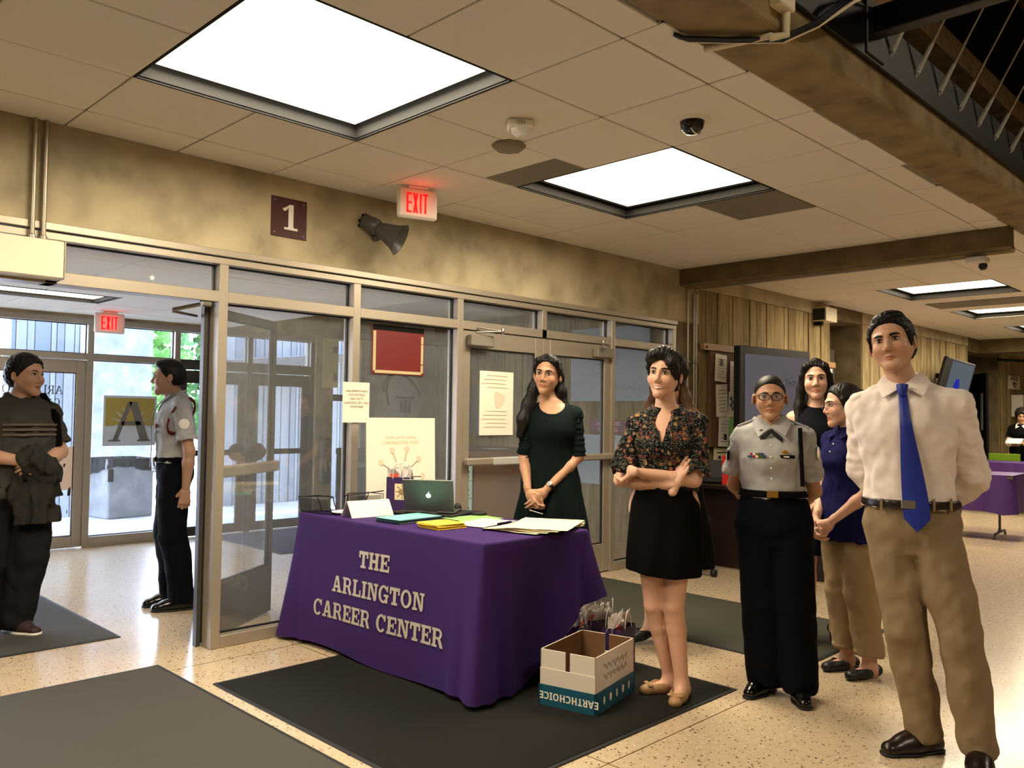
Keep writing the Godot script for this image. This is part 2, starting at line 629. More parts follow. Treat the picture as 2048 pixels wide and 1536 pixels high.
func build_shell() -> void:
	var fl := slab("floor", "polished beige terrazzo floor with dark chips", Vector3(-6, -0.2, -8.9), Vector3(24, 0, 7), "floor")
	# brass divider strips let into the terrazzo
	for z in [-2.06, -4.36, 0.25]:
		put(fl, "divider_strip", MB.new().bb(Vector3(-6, -0.005, z - 0.0025), Vector3(24, 0.0006, z + 0.0025)), M.brass)
	for x in [2.62, 4.95, 7.3, 0.3, 9.6]:
		put(fl, "divider_strip", MB.new().bb(Vector3(x - 0.0025, -0.005, WALL), Vector3(x + 0.0025, 0.0005, 7)), M.brass)
	# concrete lintel above the glazing, and the same wall further left
	slab("wall_front", "stained cast concrete lintel above the glass partition", Vector3(-6, 2.284, WALL - 0.22), Vector3(7.22, 3.05, WALL + 0.005), "concrete")
	slab("wall_front_left", "cast concrete wall left of the glass partition", Vector3(-6, 0, WALL - 0.22), Vector3(-0.52, 2.284, WALL + 0.005), "concrete")
	slab("wall_pier", "concrete pier between the partition and the board-marked wall", Vector3(6.835, 0, WALL - 0.22), Vector3(7.22, 2.284, WALL + 0.005), "concrete_dark")
	slab("wall_left", "concrete wall at the left end of the lobby", Vector3(-6.2, 0, -6.2), Vector3(-6, 5.9, 7), "concrete")
	slab("wall_back", "concrete wall behind the viewer", Vector3(-6.2, 0, 7), Vector3(24.2, 5.9, 7.2), "concrete")
	slab("wall_right", "concrete wall at the far end of the hall", Vector3(24, 0, -6.2), Vector3(24.2, 5.9, 7.2), "concrete")
	# hall wall beyond the pier: vertical board marks, each board its own strip
	var r := RandomNumberGenerator.new()
	r.seed = 77
	var wall := thing("wall_hall", "board-marked concrete wall of the hall", "", Vector3.ZERO, 0, "", "structure")
	for seg in [[7.22, 10.22], [11.22, 15.64], [17.45, 24.0]]:
		put(wall, "core", MB.new().bb(Vector3(seg[0], 0, WALL - 0.25), Vector3(seg[1], 3.05, WALL - 0.02)), M.concrete_dark)
		put(wall, "top_band", MB.new().bb(Vector3(seg[0], 2.64, WALL - 0.03), Vector3(seg[1], 2.95, WALL + 0.004), 0.004), M.concrete)
		var x: float = seg[0]
		var widths := [0.11, 0.16, 0.13, 0.2, 0.09, 0.18, 0.07, 0.14, 0.22]
		while x < seg[1] - 0.03:
			var w: float = minf(widths[r.randi() % 9] * (1.0 if x < 16 else 1.6), seg[1] - x)
			var d := r.randf_range(-0.012, 0.006)
			put(wall, "board", MB.new().bb(Vector3(x + 0.003, 0, WALL - 0.03), Vector3(x + w - 0.003, 2.637, WALL + d), 0.003), M["board_%d" % (r.randi() % 4)])
			x += w
	# recesses with doors in the hall wall
	slab("wall_recess", "concrete back of the door recess in the hall wall", Vector3(10.2, 0, WALL - 0.62), Vector3(11.24, 3.05, WALL - 0.42), "concrete_dark")
	slab("trim_recess_head", "concrete head over the door recess", Vector3(10.22, 2.62, WALL - 0.45), Vector3(11.22, 3.05, WALL), "concrete_dark")
	slab("wall_recess_side", "concrete cheek of the door recess", Vector3(11.22, 0, WALL - 0.62), Vector3(11.3, 3.05, WALL - 0.25), "concrete_dark")
	var d1 := thing("door_1", "grey green steel door in the recess behind the girls", "", Vector3(10.3, 0, WALL - 0.40), 0, "", "structure")
	put(d1, "leaf", MB.new().bb(Vector3(0.1, 0.01, 0), Vector3(0.86, 2.3, 0.045), 0.004), M.vent)
	put(d1, "frame", MB.new().bb(Vector3(0.02, 0, -0.01), Vector3(0.095, 2.4, 0.06), 0.004), M.alu_dark)
	put(d1, "handle", MB.new().bb(Vector3(0.14, 1.0, 0.045), Vector3(0.26, 1.03, 0.09), 0.008), M.steel)
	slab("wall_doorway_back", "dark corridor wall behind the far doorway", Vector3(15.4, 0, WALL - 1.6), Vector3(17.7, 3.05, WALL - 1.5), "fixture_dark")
	slab("trim_doorway_head", "concrete head over the far doorway", Vector3(15.64, 2.55, WALL - 0.25), Vector3(17.45, 3.05, WALL), "concrete_dark")
	slab("wall_doorway_left", "side wall of the far corridor", Vector3(15.5, 0, WALL - 1.6), Vector3(15.64, 3.05, WALL - 0.25), "concrete_dark")
	slab("wall_doorway_right", "other side wall of the far corridor", Vector3(17.45, 0, WALL - 1.6), Vector3(17.6, 3.05, WALL - 0.25), "concrete_dark")
	var d2 := thing("door_2", "open steel door with a narrow lit window in the far doorway", "", Vector3(16.5, 0, WALL - 0.1), 35, "", "structure")
	put(d2, "leaf", MB.new().bb(Vector3(-0.45, 0.01, -0.022), Vector3(0.45, 2.2, 0.022), 0.004), M.fixture_dark)
	put(d2, "vision_panel", MB.new().bb(Vector3(-0.3, 1.2, -0.026), Vector3(-0.2, 1.85, 0.026)), M.board_white)
	put(d2, "edge_strip", MB.new().bb(Vector3(0.36, 0.01, -0.03), Vector3(0.43, 2.2, 0.03), 0.004), M.alu)

# tiles between x0..x1, z0..z1 on a grid line set, skipping the given rectangles
func tile_field(node: Node3D, xs: Array, zs: Array, y: float, skip: Array, ragged := false) -> void:
	var cache := {}
	var r := RandomNumberGenerator.new()
	r.seed = 9
	for i in xs.size() - 1:
		for j in zs.size() - 1:
			var cx: float = (xs[i] + xs[i + 1]) / 2
			var cz: float = (zs[j] + zs[j + 1]) / 2
			var bad := false
			for s in skip:
				if cx > s[0] and cx < s[1] and cz > s[2] and cz < s[3]:
					bad = true
			if bad:
				continue
			var w: float = xs[i + 1] - xs[i] - 0.009
			var d: float = zs[j + 1] - zs[j] - 0.009
			if ragged and j == zs.size() - 2:
				d += [0.0, 0.02, -0.02, 0.0, 0.012][i % 5]
				cz += [0.0, 0.01, -0.01, 0.0, 0.006][i % 5]
			var key := "%.3f_%.3f" % [w, d]
			if not cache.has(key):
				cache[key] = MB.new().box(Vector3(0, 0.009, 0), Vector3(w, 0.018, d), 0.0025).mesh()
			put(node, "ceiling_tile", cache[key], M.tile, at(cx, y + r.randf_range(-0.0012, 0.0012), cz))
	var grid := MB.new()
	for x in xs:
		grid.bb(Vector3(x - 0.012, y + 0.006, zs[0]), Vector3(x + 0.012, y + 0.012, zs[-1]))
	for z in zs:
		grid.bb(Vector3(xs[0], y + 0.006, z - 0.012), Vector3(xs[-1], y + 0.012, z + 0.012))
	# only where no fixture hangs
	var bars := MB.new()
	for i in xs.size():
		for j in zs.size() - 1:
			var cz: float = (zs[j] + zs[j + 1]) / 2
			if _free(xs[i], cz, skip):
				bars.bb(Vector3(xs[i] - 0.012, y + 0.006, zs[j]), Vector3(xs[i] + 0.012, y + 0.012, zs[j + 1]))
	for j in zs.size():
		for i in xs.size() - 1:
			var cx: float = (xs[i] + xs[i + 1]) / 2
			if _free(cx, zs[j], skip):
				bars.bb(Vector3(xs[i], y + 0.006, zs[j] - 0.012), Vector3(xs[i + 1], y + 0.012, zs[j] + 0.012))
	var g := put(node, "tee_grid", bars, M.tile_grid)
	g.set_meta("kind", "stuff")

func _free(x: float, z: float, skip: Array) -> bool:
	for s in skip:
		if x > s[0] + 0.01 and x < s[1] - 0.01 and z > s[2] + 0.01 and z < s[3] - 0.01:
			return false
	return true

const LIGHTS := [[-0.99, 0.15], [1.35, 2.50], [3.70, 4.84], [9.36, 10.44], [11.80, 12.90], [14.2, 15.3]]
func build_ceilings() -> void:
	var skip := []
	for l in LIGHTS:
		skip.append([l[0], l[1], -3.68, -2.51])
	var zs := [WALL + 0.01, -4.265, -3.68, -3.095, -2.51, -1.925, -1.735]
	var xs := [-2.16]
	for x in [-1.575, -0.99, -0.42, 0.15, 0.765, 1.35, 1.925, 2.50, 3.10, 3.70, 4.27, 4.84, 5.42, 6.0, 6.58, 6.86]:
		xs.append(x)
	var c1 := thing("ceiling", "suspended ceiling of pale square tiles over the lobby", "", Vector3.ZERO, 0, "", "structure")
	var s1 := skip.duplicate()
	s1.append([3.415, 3.70, -3.68, -3.095])
	s1.append([4.84, 5.42, -3.095, -2.51])
	tile_field(c1, xs, zs, CEIL, s1, true)
	put(c1, "tile_piece", MB.new().bb(Vector3(3.105, CEIL, -3.675), Vector3(3.41, CEIL + 0.018, -3.1), 0.0025), M.tile)
	put(c1, "slab", MB.new().bb(Vector3(-6, 2.95, WALL), Vector3(6.9, 3.1, -1.5)), M.plenum)
	put(c1, "plain_end", MB.new().bb(Vector3(-6, CEIL, WALL), Vector3(-2.165, CEIL + 0.02, -1.735)), M.tile)
	var vents := [[3.42, 3.70, -3.675, -3.1], [4.85, 5.415, -3.09, -2.515]]
	for k in 2:
		var q: Array = vents[k]
		var o := thing("air_vent", ["grey perforated air vent in the ceiling left of the second light panel", "grey perforated air vent in the ceiling right of the second light panel"][k], "vent", Vector3((q[0] + q[1]) / 2, CEIL, (q[2] + q[3]) / 2), 0, "ceiling vents")
		put(o, "plate", MB.new().box(Vector3(0, 0.006, 0), Vector3(q[1] - q[0] - 0.006, 0.012, q[3] - q[2] - 0.006), 0.003), M.vent)
	var c2 := thing("ceiling_hall", "suspended ceiling of pale square tiles over the hall", "", Vector3.ZERO, 0, "", "structure")
	var xs2 := [7.03]
	var x := 7.605
	while x < 18.2:
		xs2.append(x)
		x += 0.585 if x < 9.3 or x > 12.9 else 0.0
		if x > 9.3 and x < 12.95 and xs2.size() < 12:
			xs2.append_array([9.36, 9.9, 10.44, 11.02, 11.4, 11.80, 12.35, 12.90])
			x = 13.0 + 0.6
	var s2 := skip.duplicate()
	tile_field(c2, xs2, zs, CEIL, s2)
	put(c2, "slab", MB.new().bb(Vector3(6.86, 2.95, WALL), Vector3(24, 3.1, -1.5)), M.plenum)
	put(c2, "plain_end", MB.new().bb(Vector3(xs2[-1], CEIL, WALL), Vector3(24, CEIL + 0.02, -1.735)), M.tile)
	var v3 := thing("air_vent", "grey air vent in the hall ceiling between the two far light panels", "vent", Vector3(11.1, CEIL, -3.1), 0, "ceiling vents")
	put(v3, "plate", MB.new().box(Vector3(0, -0.004, 0), Vector3(0.55, 0.012, 1.1), 0.003), M.vent)
	# beams
	var b1 := thing("beam_long", "rough concrete beam running along the edge of the atrium", "", Vector3.ZERO, 0, "", "structure")
	put(b1, "beam", MB.new().bb(Vector3(-6, CEIL, -1.735), Vector3(24, 3.02, -1.465), 0.012), M.concrete_beam)
	var b2 := thing("beam_cross", "concrete beam crossing the ceiling from the pier", "", Vector3.ZERO, 0, "", "structure")
	put(b2, "beam", MB.new().bb(Vector3(6.87, 2.63, WALL), Vector3(7.02, 3.0, -1.735), 0.01), M.concrete_dark)
	put(b2, "lower_flange", MB.new().bb(Vector3(6.96, 2.615, WALL), Vector3(7.05, 2.66, -1.735), 0.008), M.concrete_beam)
	slab("beam_far", "concrete beam crossing the far end of the hall ceiling", Vector3(16.2, 2.55, WALL), Vector3(16.5, 3.0, -1.735), "concrete_dark")

func area(parent: Node, w: float, d: float, energy: float, c: Color, xf: Transform3D) -> AreaLight3D:
	var a := AreaLight3D.new()
	a.name = "area_light"
	a.area_size = Vector2(w, d)
	a.light_energy = energy
	a.light_color = c
	a.shadow_enabled = true
	a.area_range = 40.0
	a.area_attenuation = 2.0
	a.transform = xf
	parent.add_child(a, true)
	return a

const DOWN := Basis(Vector3(1, 0, 0), Vector3(0, 0, -1), Vector3(0, 1, 0))
const WARM := Color(1.0, 0.93, 0.81)
func build_lamps() -> void:
	var glow := smat("diffuser", Color(0.95, 0.93, 0.88), 0.6)
	glow.emission_enabled = true
	glow.emission = Color(1.0, 0.95, 0.84)
	glow.emission_energy_multiplier = 2.2
	var names := ["square recessed light panel left of the one over the doors", "large square recessed light panel with grey metal sides nearest the viewer", "square recessed light panel with dark sides over the table and girls", "square recessed light panel just past the cross beam", "recessed light panel furthest along the hall", "recessed light panel at the end of the hall"]
	for k in LIGHTS.size():
		var l: Array = LIGHTS[k]
		var w: float = l[1] - l[0]
		var d := 1.17
		var o := thing("ceiling_light", names[k], "light", Vector3((l[0] + l[1]) / 2, CEIL, -3.095), 0, "recessed ceiling light panels")
		var h := 0.075
		var side: Material = M.fixture if k == 1 else M.fixture_dark
		for s in [-1.0, 1.0]:
			put(o, "side_panel", MB.new().bb(Vector3(s * (w / 2 - 0.012), 0.0, -d / 2), Vector3(s * w / 2, h + 0.03, d / 2), 0.002), side)
			put(o, "side_panel", MB.new().bb(Vector3(-w / 2, 0.0, s * (d / 2 - 0.012)), Vector3(w / 2, h + 0.03, s * d / 2), 0.002), side)
		var inset := 0.03 if k == 1 else 0.045
		if k != 1:
			for s in [-1.0, 1.0]:
				put(o, "inner_frame", MB.new().bb(Vector3(s * (w / 2 - 0.05), h - 0.012, -d / 2), Vector3(s * (w / 2 - 0.01), h + 0.01, d / 2)), side)
				put(o, "inner_frame", MB.new().bb(Vector3(-w / 2, h - 0.012, s * (d / 2 - 0.05)), Vector3(w / 2, h + 0.01, s * (d / 2 - 0.01))), side)
		put(o, "diffuser", MB.new().bb(Vector3(-w / 2 + inset, h, -d / 2 + inset), Vector3(w / 2 - inset, h + 0.012, d / 2 - inset), 0.003), glow)
		area(o, w - 2 * inset - 0.02, d - 2 * inset - 0.02, LAMP_ENERGY, WARM, Transform3D(DOWN, Vector3(0, h - 0.014, 0)))
	# two broad luminaires high in the atrium roof, out of the picture
	for k in 2:
		var o := thing("atrium_light", ["wide luminaire under the atrium roof behind the viewer", "wide luminaire under the atrium roof further along the hall"][k], "light", Vector3([1.0, 9.0][k], 5.42, 3.2), 0, "atrium luminaires")
		put(o, "housing", MB.new().bb(Vector3(-0.9, 0.02, -0.5), Vector3(0.9, 0.16, 0.5), 0.01), M.fixture)
		put(o, "diffuser", MB.new().bb(Vector3(-0.85, 0.0, -0.45), Vector3(0.85, 0.02, 0.45), 0.004), glow)
		area(o, 1.7, 0.9, ATRIUM_ENERGY, WARM, Transform3D(DOWN, Vector3(0, -0.01, 0)))

const LAMP_ENERGY := 6.0
const ATRIUM_ENERGY := 11.0

# ---------------------------------------------------------------- the glass partition
const MULL := [-0.49, 0.41, 1.314, 2.225, 3.145, 4.05, 4.953, 5.853, 6.80]

func frame_bar(parent: Node, called: String, a: Vector3, b: Vector3, m := "alu") -> MeshInstance3D:
	return put(parent, called, MB.new().bb(a, b, 0.003), M[m])

# a pane with its black gasket, in the plane z
func pane(parent: Node, x0: float, x1: float, y0: float, y1: float, z: float) -> void:
	var p := put(parent, "pane", MB.new().bb(Vector3(x0, y0, z - 0.003), Vector3(x1, y1, z + 0.003)), M.glass)
	var g := MB.new()
	var t := 0.008
	g.bb(Vector3(x0, y0, z - 0.012), Vector3(x0 + t, y1, z + 0.012))
	g.bb(Vector3(x1 - t, y0, z - 0.012), Vector3(x1, y1, z + 0.012))
	g.bb(Vector3(x0 + t, y0, z - 0.012), Vector3(x1 - t, y0 + t, z + 0.012))
	g.bb(Vector3(x0 + t, y1 - t, z - 0.012), Vector3(x1 - t, y1, z + 0.012))
	put(p, "gasket", g, M.gasket)

func door_leaf(called: String, label: String, w: float, h: float, at_xf: Transform3D, m: String, kick := 0.25, bar := true, st := 0.085) -> Node3D:
	var o := thing(called, label, "door", Vector3.ZERO, 0, "", "")
	o.transform = at_xf
	frame_bar(o, "stile", Vector3(0, 0.01, -0.022), Vector3(st, h, 0.022), m)
	frame_bar(o, "stile", Vector3(w - st, 0.01, -0.022), Vector3(w, h, 0.022), m)
	frame_bar(o, "top_rail", Vector3(st, h - st * 1.5, -0.022), Vector3(w - st, h, 0.022), m)
	frame_bar(o, "bottom_rail", Vector3(st, 0.01, -0.022), Vector3(w - st, kick, 0.022), m)
	pane(o, st, w - st, kick, h - st * 1.5, 0.0)
	if bar:
		put(o, "push_bar", MB.new().box(Vector3(w / 2, 1.005, 0.06), Vector3(w - 0.04, 0.055, 0.05), 0.01), M[m])
	return o

func closer(parent: Node, x: float, y: float, dir: float, z := 0.03) -> void:
	var c := put(parent, "closer_box", MB.new().box(Vector3(x, y, z + 0.03), Vector3(0.23, 0.085, 0.06), 0.008), M.vent)
	put(c, "closer_arm", MB.new().tube([Vector3(x - dir * 0.06, y + 0.06, z + 0.05), Vector3(x + dir * 0.13, y + 0.075, z + 0.13)], 0.007, 8), M.steel)
	put(c, "closer_arm", MB.new().tube([Vector3(x + dir * 0.13, y + 0.078, z + 0.13), Vector3(x - dir * 0.02, y + 0.1, z + 0.02)], 0.007, 8), M.steel)
	put(c, "closer_pivot", MB.new().lathe([Vector2(0, -0.02), Vector2(0.016, -0.02), Vector2(0.016, 0.02), Vector2(0, 0.02)], 12, at(x + dir * 0.13, y + 0.075, z + 0.13)), M.steel)

func build_partition() -> void:
	var o := thing("partition", "champagne aluminium framed glass partition with transom lights", "partition", Vector3.ZERO, 0, "", "structure")
	var zf := WALL + 0.002
	var zb := WALL - 0.112
	var h := 0.0275
	var zg := WALL - 0.07
	# head member in two steps, transom, mullions
	frame_bar(o, "head", Vector3(-0.52, 2.245, zb), Vector3(6.835, 2.284, zf + 0.012))
	frame_bar(o, "head", Vector3(-0.52, 2.2, zb), Vector3(6.835, 2.238, zf))
	for k in MULL.size():
		var only_top: bool = k in [2, 6]
		frame_bar(o, "mullion", Vector3(MULL[k] - h, 2.044 if only_top else 0.0, zb), Vector3(MULL[k] + h, 2.2, zf))
	for k in MULL.size() - 1:
		frame_bar(o, "transom", Vector3(MULL[k] + (h if not k in [2, 6] else -h), 1.98, zb), Vector3(MULL[k + 1] - (h if not k + 1 in [2, 6] else -h), 2.044, zf))
		pane(o, MULL[k] + h, MULL[k + 1] - h, 2.044, 2.2, zg)
	for k in [0, 3, 4, 7]:
		frame_bar(o, "sill_rail", Vector3(MULL[k] + h, 0.0, zb), Vector3(MULL[k + 1] - h, 0.07, zf))
		pane(o, MULL[k] + h, MULL[k + 1] - h, 0.07, 1.98, zg)
	# closed pair of doors behind the girl in the green dress
	var lw := (5.853 - 4.05 - 0.055) / 2 - 0.003
	var l1 := door_leaf("glass_door", "closed aluminium glass door with the white notice, behind the girl in green", lw, 1.975, at(4.05 + h, 0, WALL - 0.035), "alu")
	closer(l1, 0.15, 1.9, 1.0)
	var l2 := door_leaf("glass_door", "closed aluminium glass door right of the girl in green", lw, 1.975, at(4.05 + h + lw + 0.006, 0, WALL - 0.035), "alu")
	closer(l2, lw - 0.14, 1.9, -1.0)
	put(l1, "clear_cover", MB.new().box(Vector3(0.55, 1.005, 0.07), Vector3(0.55, 0.06, 0.05), 0.008), M.clear)
	# open leaf at the left doorway, swung into the vestibule
	var l3 := door_leaf("glass_door", "open aluminium glass door swung into the vestibule beside the post", 0.86, 1.97, Transform3D(Basis(Vector3.UP, deg_to_rad(34)), Vector3(2.19, 0, WALL - 0.15)), "alu_dark", 0.32, false, 0.035)
	put(l3, "push_bar", MB.new().box(Vector3(0.43, 0.99, 0.05), Vector3(0.84, 0.07, 0.04), 0.01), M.alu)
	put(o, "closer_arm", MB.new().tube([Vector3(2.12, 1.965, WALL - 0.03), Vector3(2.0, 1.93, WALL - 0.16)], 0.012, 8), M.steel)
	put(o, "closer_arm", MB.new().tube([Vector3(2.0, 1.92, WALL - 0.16), Vector3(2.16, 1.91, WALL - 0.2)], 0.008, 8), M.steel)
	put(o, "closer_foot", MB.new().box(Vector3(2.13, 1.965, WALL - 0.03), Vector3(0.06, 0.03, 0.05), 0.006), M.steel)
	put(o, "door_jamb", MB.new().bb(Vector3(2.165, 0, WALL - 0.16), Vector3(2.19, 1.98, WALL - 0.112), 0.003), M.alu_dark)
	# small foil star on the transom pane
	var star := PackedVector2Array()
	for k in 10:
		var a := PI / 2 + TAU * k / 10
		star.append(Vector2(cos(a), sin(a)) * (0.018 if k % 2 == 0 else 0.008))
	put(o, "star_sticker", MB.new().prism(star, 0.001, at(1.84, 2.082, zg + 0.004)), M.white)
	# notices on the glass
	var red := thing("red_sign", "red plastic sign back taped to the glass above the table", "sign", Vector3(3.535, 1.787, zg + 0.008))
	put(red, "plate", MB.new().box(Vector3(0, 0, 0), Vector3(0.45, 0.335, 0.006), 0.002), M.sign_red)
	put(red, "dark_band", MB.new().box(Vector3(0, 0.15, 0.004), Vector3(0.44, 0.035, 0.003)), M.fixture_dark)
	for q in [[-0.205, -0.01, 0.022, 0.27], [0.205, 0.085, 0.02, 0.05], [0.205, -0.015, 0.02, 0.14], [0.205, -0.12, 0.02, 0.055], [0.0, -0.15, 0.4, 0.02]]:
		put(red, "tape_strip", MB.new().box(Vector3(q[0], q[1], 0.004), Vector3(q[2], q[3], 0.002)), M.tape)
	var sh := thing("shuttle_notice", "white shuttle notice taped to the mullion left of the red sign", "notice", Vector3(3.146, 1.422, WALL + 0.006), 0)
	put(sh, "sheet", MB.new().grid(func(u, w): return Vector3((u - 0.5) * 0.207, (w - 0.5) * 0.262, 0.006 * sin(u * 3.0)), 8, 2, 0.0015), M.paper)
	text(sh, "TODAY, MONDAY & TUESDAY", 0.0095, M.ink_soft, at(0, 0.075, 0.008), false, 0.0006, true)
	var lines := ["4:30 SHUTTLES", "ONLY GO TO", "WAKEFIELD, W-L, AND", "YORKTOWN"]
	for k in 4:
		text(sh, lines[k], 0.0145, M.ink_soft, at(0, 0.05 - k * 0.026, 0.008), false, 0.0006)
	var nt := thing("white_notice", "large white printed notice on the glass door beside the girl in green", "notice", Vector3(4.447, 1.441, WALL - 0.02))
	put(nt, "sheet", MB.new().grid(func(u, w): return Vector3((u - 0.5) * 0.36, (w - 0.5) * 0.485, 0.004 * sin(u * 4.0)), 8, 2, 0.0015), M.paper)
	for k in 14:
		var y := 0.21 - k * 0.03
		if k in [4, 5, 6, 7, 8]:
			continue
		put(nt, "print_line", MB.new().box(Vector3(-0.02 * (k % 3), y, 0.006), Vector3(0.22 + 0.02 * (k % 3), 0.003, 0.0006)), M.tape)
	var blob := PackedVector2Array()
	for k in 16:
		var a := TAU * k / 16
		blob.append(Vector2(cos(a) * 0.055, sin(a) * 0.06) * (1.0 + 0.18 * sin(3 * a + 1.0)))
	put(nt, "emblem", MB.new().prism(blob, 0.0008, at(0.02, 0.03, 0.0055)), M.ray_beige)
	# automatic door operator with its conduits
	var op := thing("door_operator", "cream steel door operator box above the left doorway", "door operator", Vector3(0.87, 2.085, WALL + 0.06))
	put(op, "cover", MB.new().box(Vector3.ZERO, Vector3(0.94, 0.185, 0.11), 0.006), M.cream)
	put(op, "end_cap", MB.new().box(Vector3(0.472, 0, 0), Vector3(0.006, 0.19, 0.115), 0.002), M.alu)
	for k in 2:
		var c := thing("conduit", ["left one of two steel conduits running down to the door operator box", "right one of two steel conduits running down to the door operator box"][k], "conduit", Vector3(1.215 + 0.05 * k, 0, WALL + 0.03), 0, "conduits above the doorway")
		put(c, "pipe", MB.new().tube([Vector3(0, CEIL, 0), Vector3(0, 2.19, 0)], 0.0115, 12), M.galvanised)
		put(c, "coupling", MB.new().lathe([Vector2(0.012, 2.178), Vector2(0.018, 2.18), Vector2(0.018, 2.205), Vector2(0.012, 2.21)], 12), M.galvanised)

# ---------------------------------------------------------------- the vestibule
const BACK := -8.85
func build_vestibule() -> void:
	slab("wall_vestibule_left", "concrete wall at the left of the vestibule", Vector3(-0.9, 0, BACK), Vector3(-0.7, 3.05, WALL - 0.2), "concrete_dark")
	var side := thing("wall_vestibule_right", "board-marked concrete wall at the right of the vestibule", "", Vector3.ZERO, 0, "", "structure")
	put(side, "core", MB.new().bb(Vector3(7.32, 0, BACK - 0.2), Vector3(7.55, 3.05, WALL - 0.2)), M.concrete_dark)
	var r := RandomNumberGenerator.new()
	r.seed = 4
	var z := WALL - 0.22
	while z > BACK:
		var w: float = [0.14, 0.2, 0.11, 0.24, 0.17][r.randi() % 5]
		put(side, "board", MB.new().bb(Vector3(7.3 + r.randf_range(-0.008, 0.012), 0, z - w + 0.004), Vector3(7.33, 2.48, z), 0.003), M["board_%d" % [1, 3, 3, 1][r.randi() % 4]])
		z -= w
	# back wall: header, piers
	slab("wall_vestibule_header", "stained concrete lintel over the outer doors", Vector3(3.79, 2.26, BACK - 0.2), Vector3(7.4, 3.05, BACK + 0.06), "concrete")
	slab("wall_vestibule_header_left", "lintel over the outer glazing", Vector3(-0.9, 2.26, BACK - 0.2), Vector3(3.79, 3.05, BACK + 0.06), "concrete")
	slab("wall_vestibule_pier", "narrow concrete pier right of the outer doors", Vector3(5.44, 0, BACK - 0.15), Vector3(5.68, 2.26, BACK + 0.1), "concrete")
	slab("wall_vestibule_corner", "concrete corner of the vestibule", Vector3(6.34, 0, BACK - 0.2), Vector3(7.4, 2.3, BACK + 0.05), "concrete_dark")
	# ceilings: a lower tiled part at the left, a higher one at the right
	var c := thing("ceiling_vestibule", "grey tiled ceiling of the vestibule", "", Vector3.ZERO, 0, "", "structure")
	var xs := [-0.7]
	for k in 9:
		xs.append(-0.25 + 0.57 * k)
	var zs := [BACK + 0.06]
	for k in 7:
		zs.append(-8.33 + 0.57 * k)
	zs.append(WALL - 0.22)
	tile_field(c, xs, zs, 2.285, [[0.3, 2.6, -7.8, -7.2]])
	put(c, "step", MB.new().bb(Vector3(4.31, 2.285, BACK), Vector3(4.34, 2.6, WALL - 0.2)), M.tile)
	put(c, "high_part", MB.new().bb(Vector3(4.31, 2.58, BACK), Vector3(7.4, 2.62, WALL - 0.2)), M.tile)
	put(c, "slab", MB.new().bb(Vector3(-0.9, 2.62, BACK), Vector3(7.5, 2.8, WALL - 0.2)), M.plenum)
	var lamp := thing("vestibule_light", "long recessed light panel in the vestibule ceiling", "light", Vector3(1.44, 2.285, -7.48))
	put(lamp, "rim", MB.new().bb(Vector3(-1.17, 0.0, -0.29), Vector3(1.17, 0.05, -0.24)), M.fixture)
	put(lamp, "rim", MB.new().bb(Vector3(-1.17, 0.0, 0.24), Vector3(1.17, 0.05, 0.29)), M.fixture)
	put(lamp, "rim", MB.new().bb(Vector3(1.12, 0.0, -0.24), Vector3(1.17, 0.05, 0.24)), M.fixture)
	put(lamp, "rim", MB.new().bb(Vector3(-1.17, 0.0, -0.24), Vector3(-1.12, 0.05, 0.24)), M.fixture)
	put(lamp, "diffuser", MB.new().bb(Vector3(-1.12, 0.03, -0.24), Vector3(1.12, 0.045, 0.24)), M.diffuser)
	area(lamp, 2.2, 0.46, 1.5, Color(1.0, 0.95, 0.86), Transform3D(DOWN, Vector3(0, 0.02, 0)))
	# outer glazing
	var g := thing("outer_glazing", "grey aluminium framed glazing at the back of the vestibule", "glazing", Vector3.ZERO, 0, "", "structure")
	var zf := BACK + 0.06
	var zb := BACK - 0.05
	for x in [-0.68, 0.9, 1.86, 2.905, 3.775]:
		frame_bar(g, "mullion", Vector3(x - 0.03, 0, zb), Vector3(x + 0.03, 2.2, zf))
	frame_bar(g, "head", Vector3(-0.7, 2.2, zb), Vector3(5.44, 2.26, zf))
	var gx := [-0.68, 0.9, 1.86, 2.905, 3.775]
	for k in 4:
		frame_bar(g, "transom", Vector3(gx[k] + 0.03, 1.845, zb), Vector3(gx[k + 1] - 0.03, 1.905, zf))
		pane(g, gx[k] + 0.03, gx[k + 1] - 0.03, 1.905, 2.2, BACK)
		if k != 2:
			frame_bar(g, "sill_rail", Vector3(gx[k] + 0.03, 0, zb), Vector3(gx[k + 1] - 0.03, 0.1, zf))
			pane(g, gx[k] + 0.03, gx[k + 1] - 0.03, 0.1, 1.845, BACK)
	frame_bar(g, "jamb", Vector3(5.39, 0, zb), Vector3(5.44, 2.2, zf), "alu_dark")
	frame_bar(g, "transom", Vector3(3.805, 1.80, zb), Vector3(5.39, 1.9, zf), "alu_dark")
	frame_bar(g, "centre_post", Vector3(4.58, 0, zb), Vector3(4.64, 2.2, zf), "alu_dark")
	pane(g, 3.805, 4.58, 1.9, 2.2, BACK)
	pane(g, 4.64, 5.39, 1.9, 2.2, BACK)
	frame_bar(g, "narrow_post", Vector3(5.96, 0, zb), Vector3(6.01, 2.26, zf), "alu_dark")
	frame_bar(g, "narrow_rail", Vector3(5.68, 1.5, zb), Vector3(6.34, 1.58, zf), "alu_dark")
	pane(g, 5.68, 5.96, 0.05, 2.26, BACK)
	pane(g, 6.01, 6.34, 0.05, 2.26, BACK)
	var dl := door_leaf("outer_door", "dark grey outer door left of the centre post", 0.77, 1.79, at(3.808, 0, BACK + 0.01), "alu_dark", 0.1, false)
	var dr := door_leaf("outer_door", "dark grey outer door right of the centre post", 0.745, 1.79, at(4.643, 0, BACK + 0.01), "alu_dark", 0.1, false)
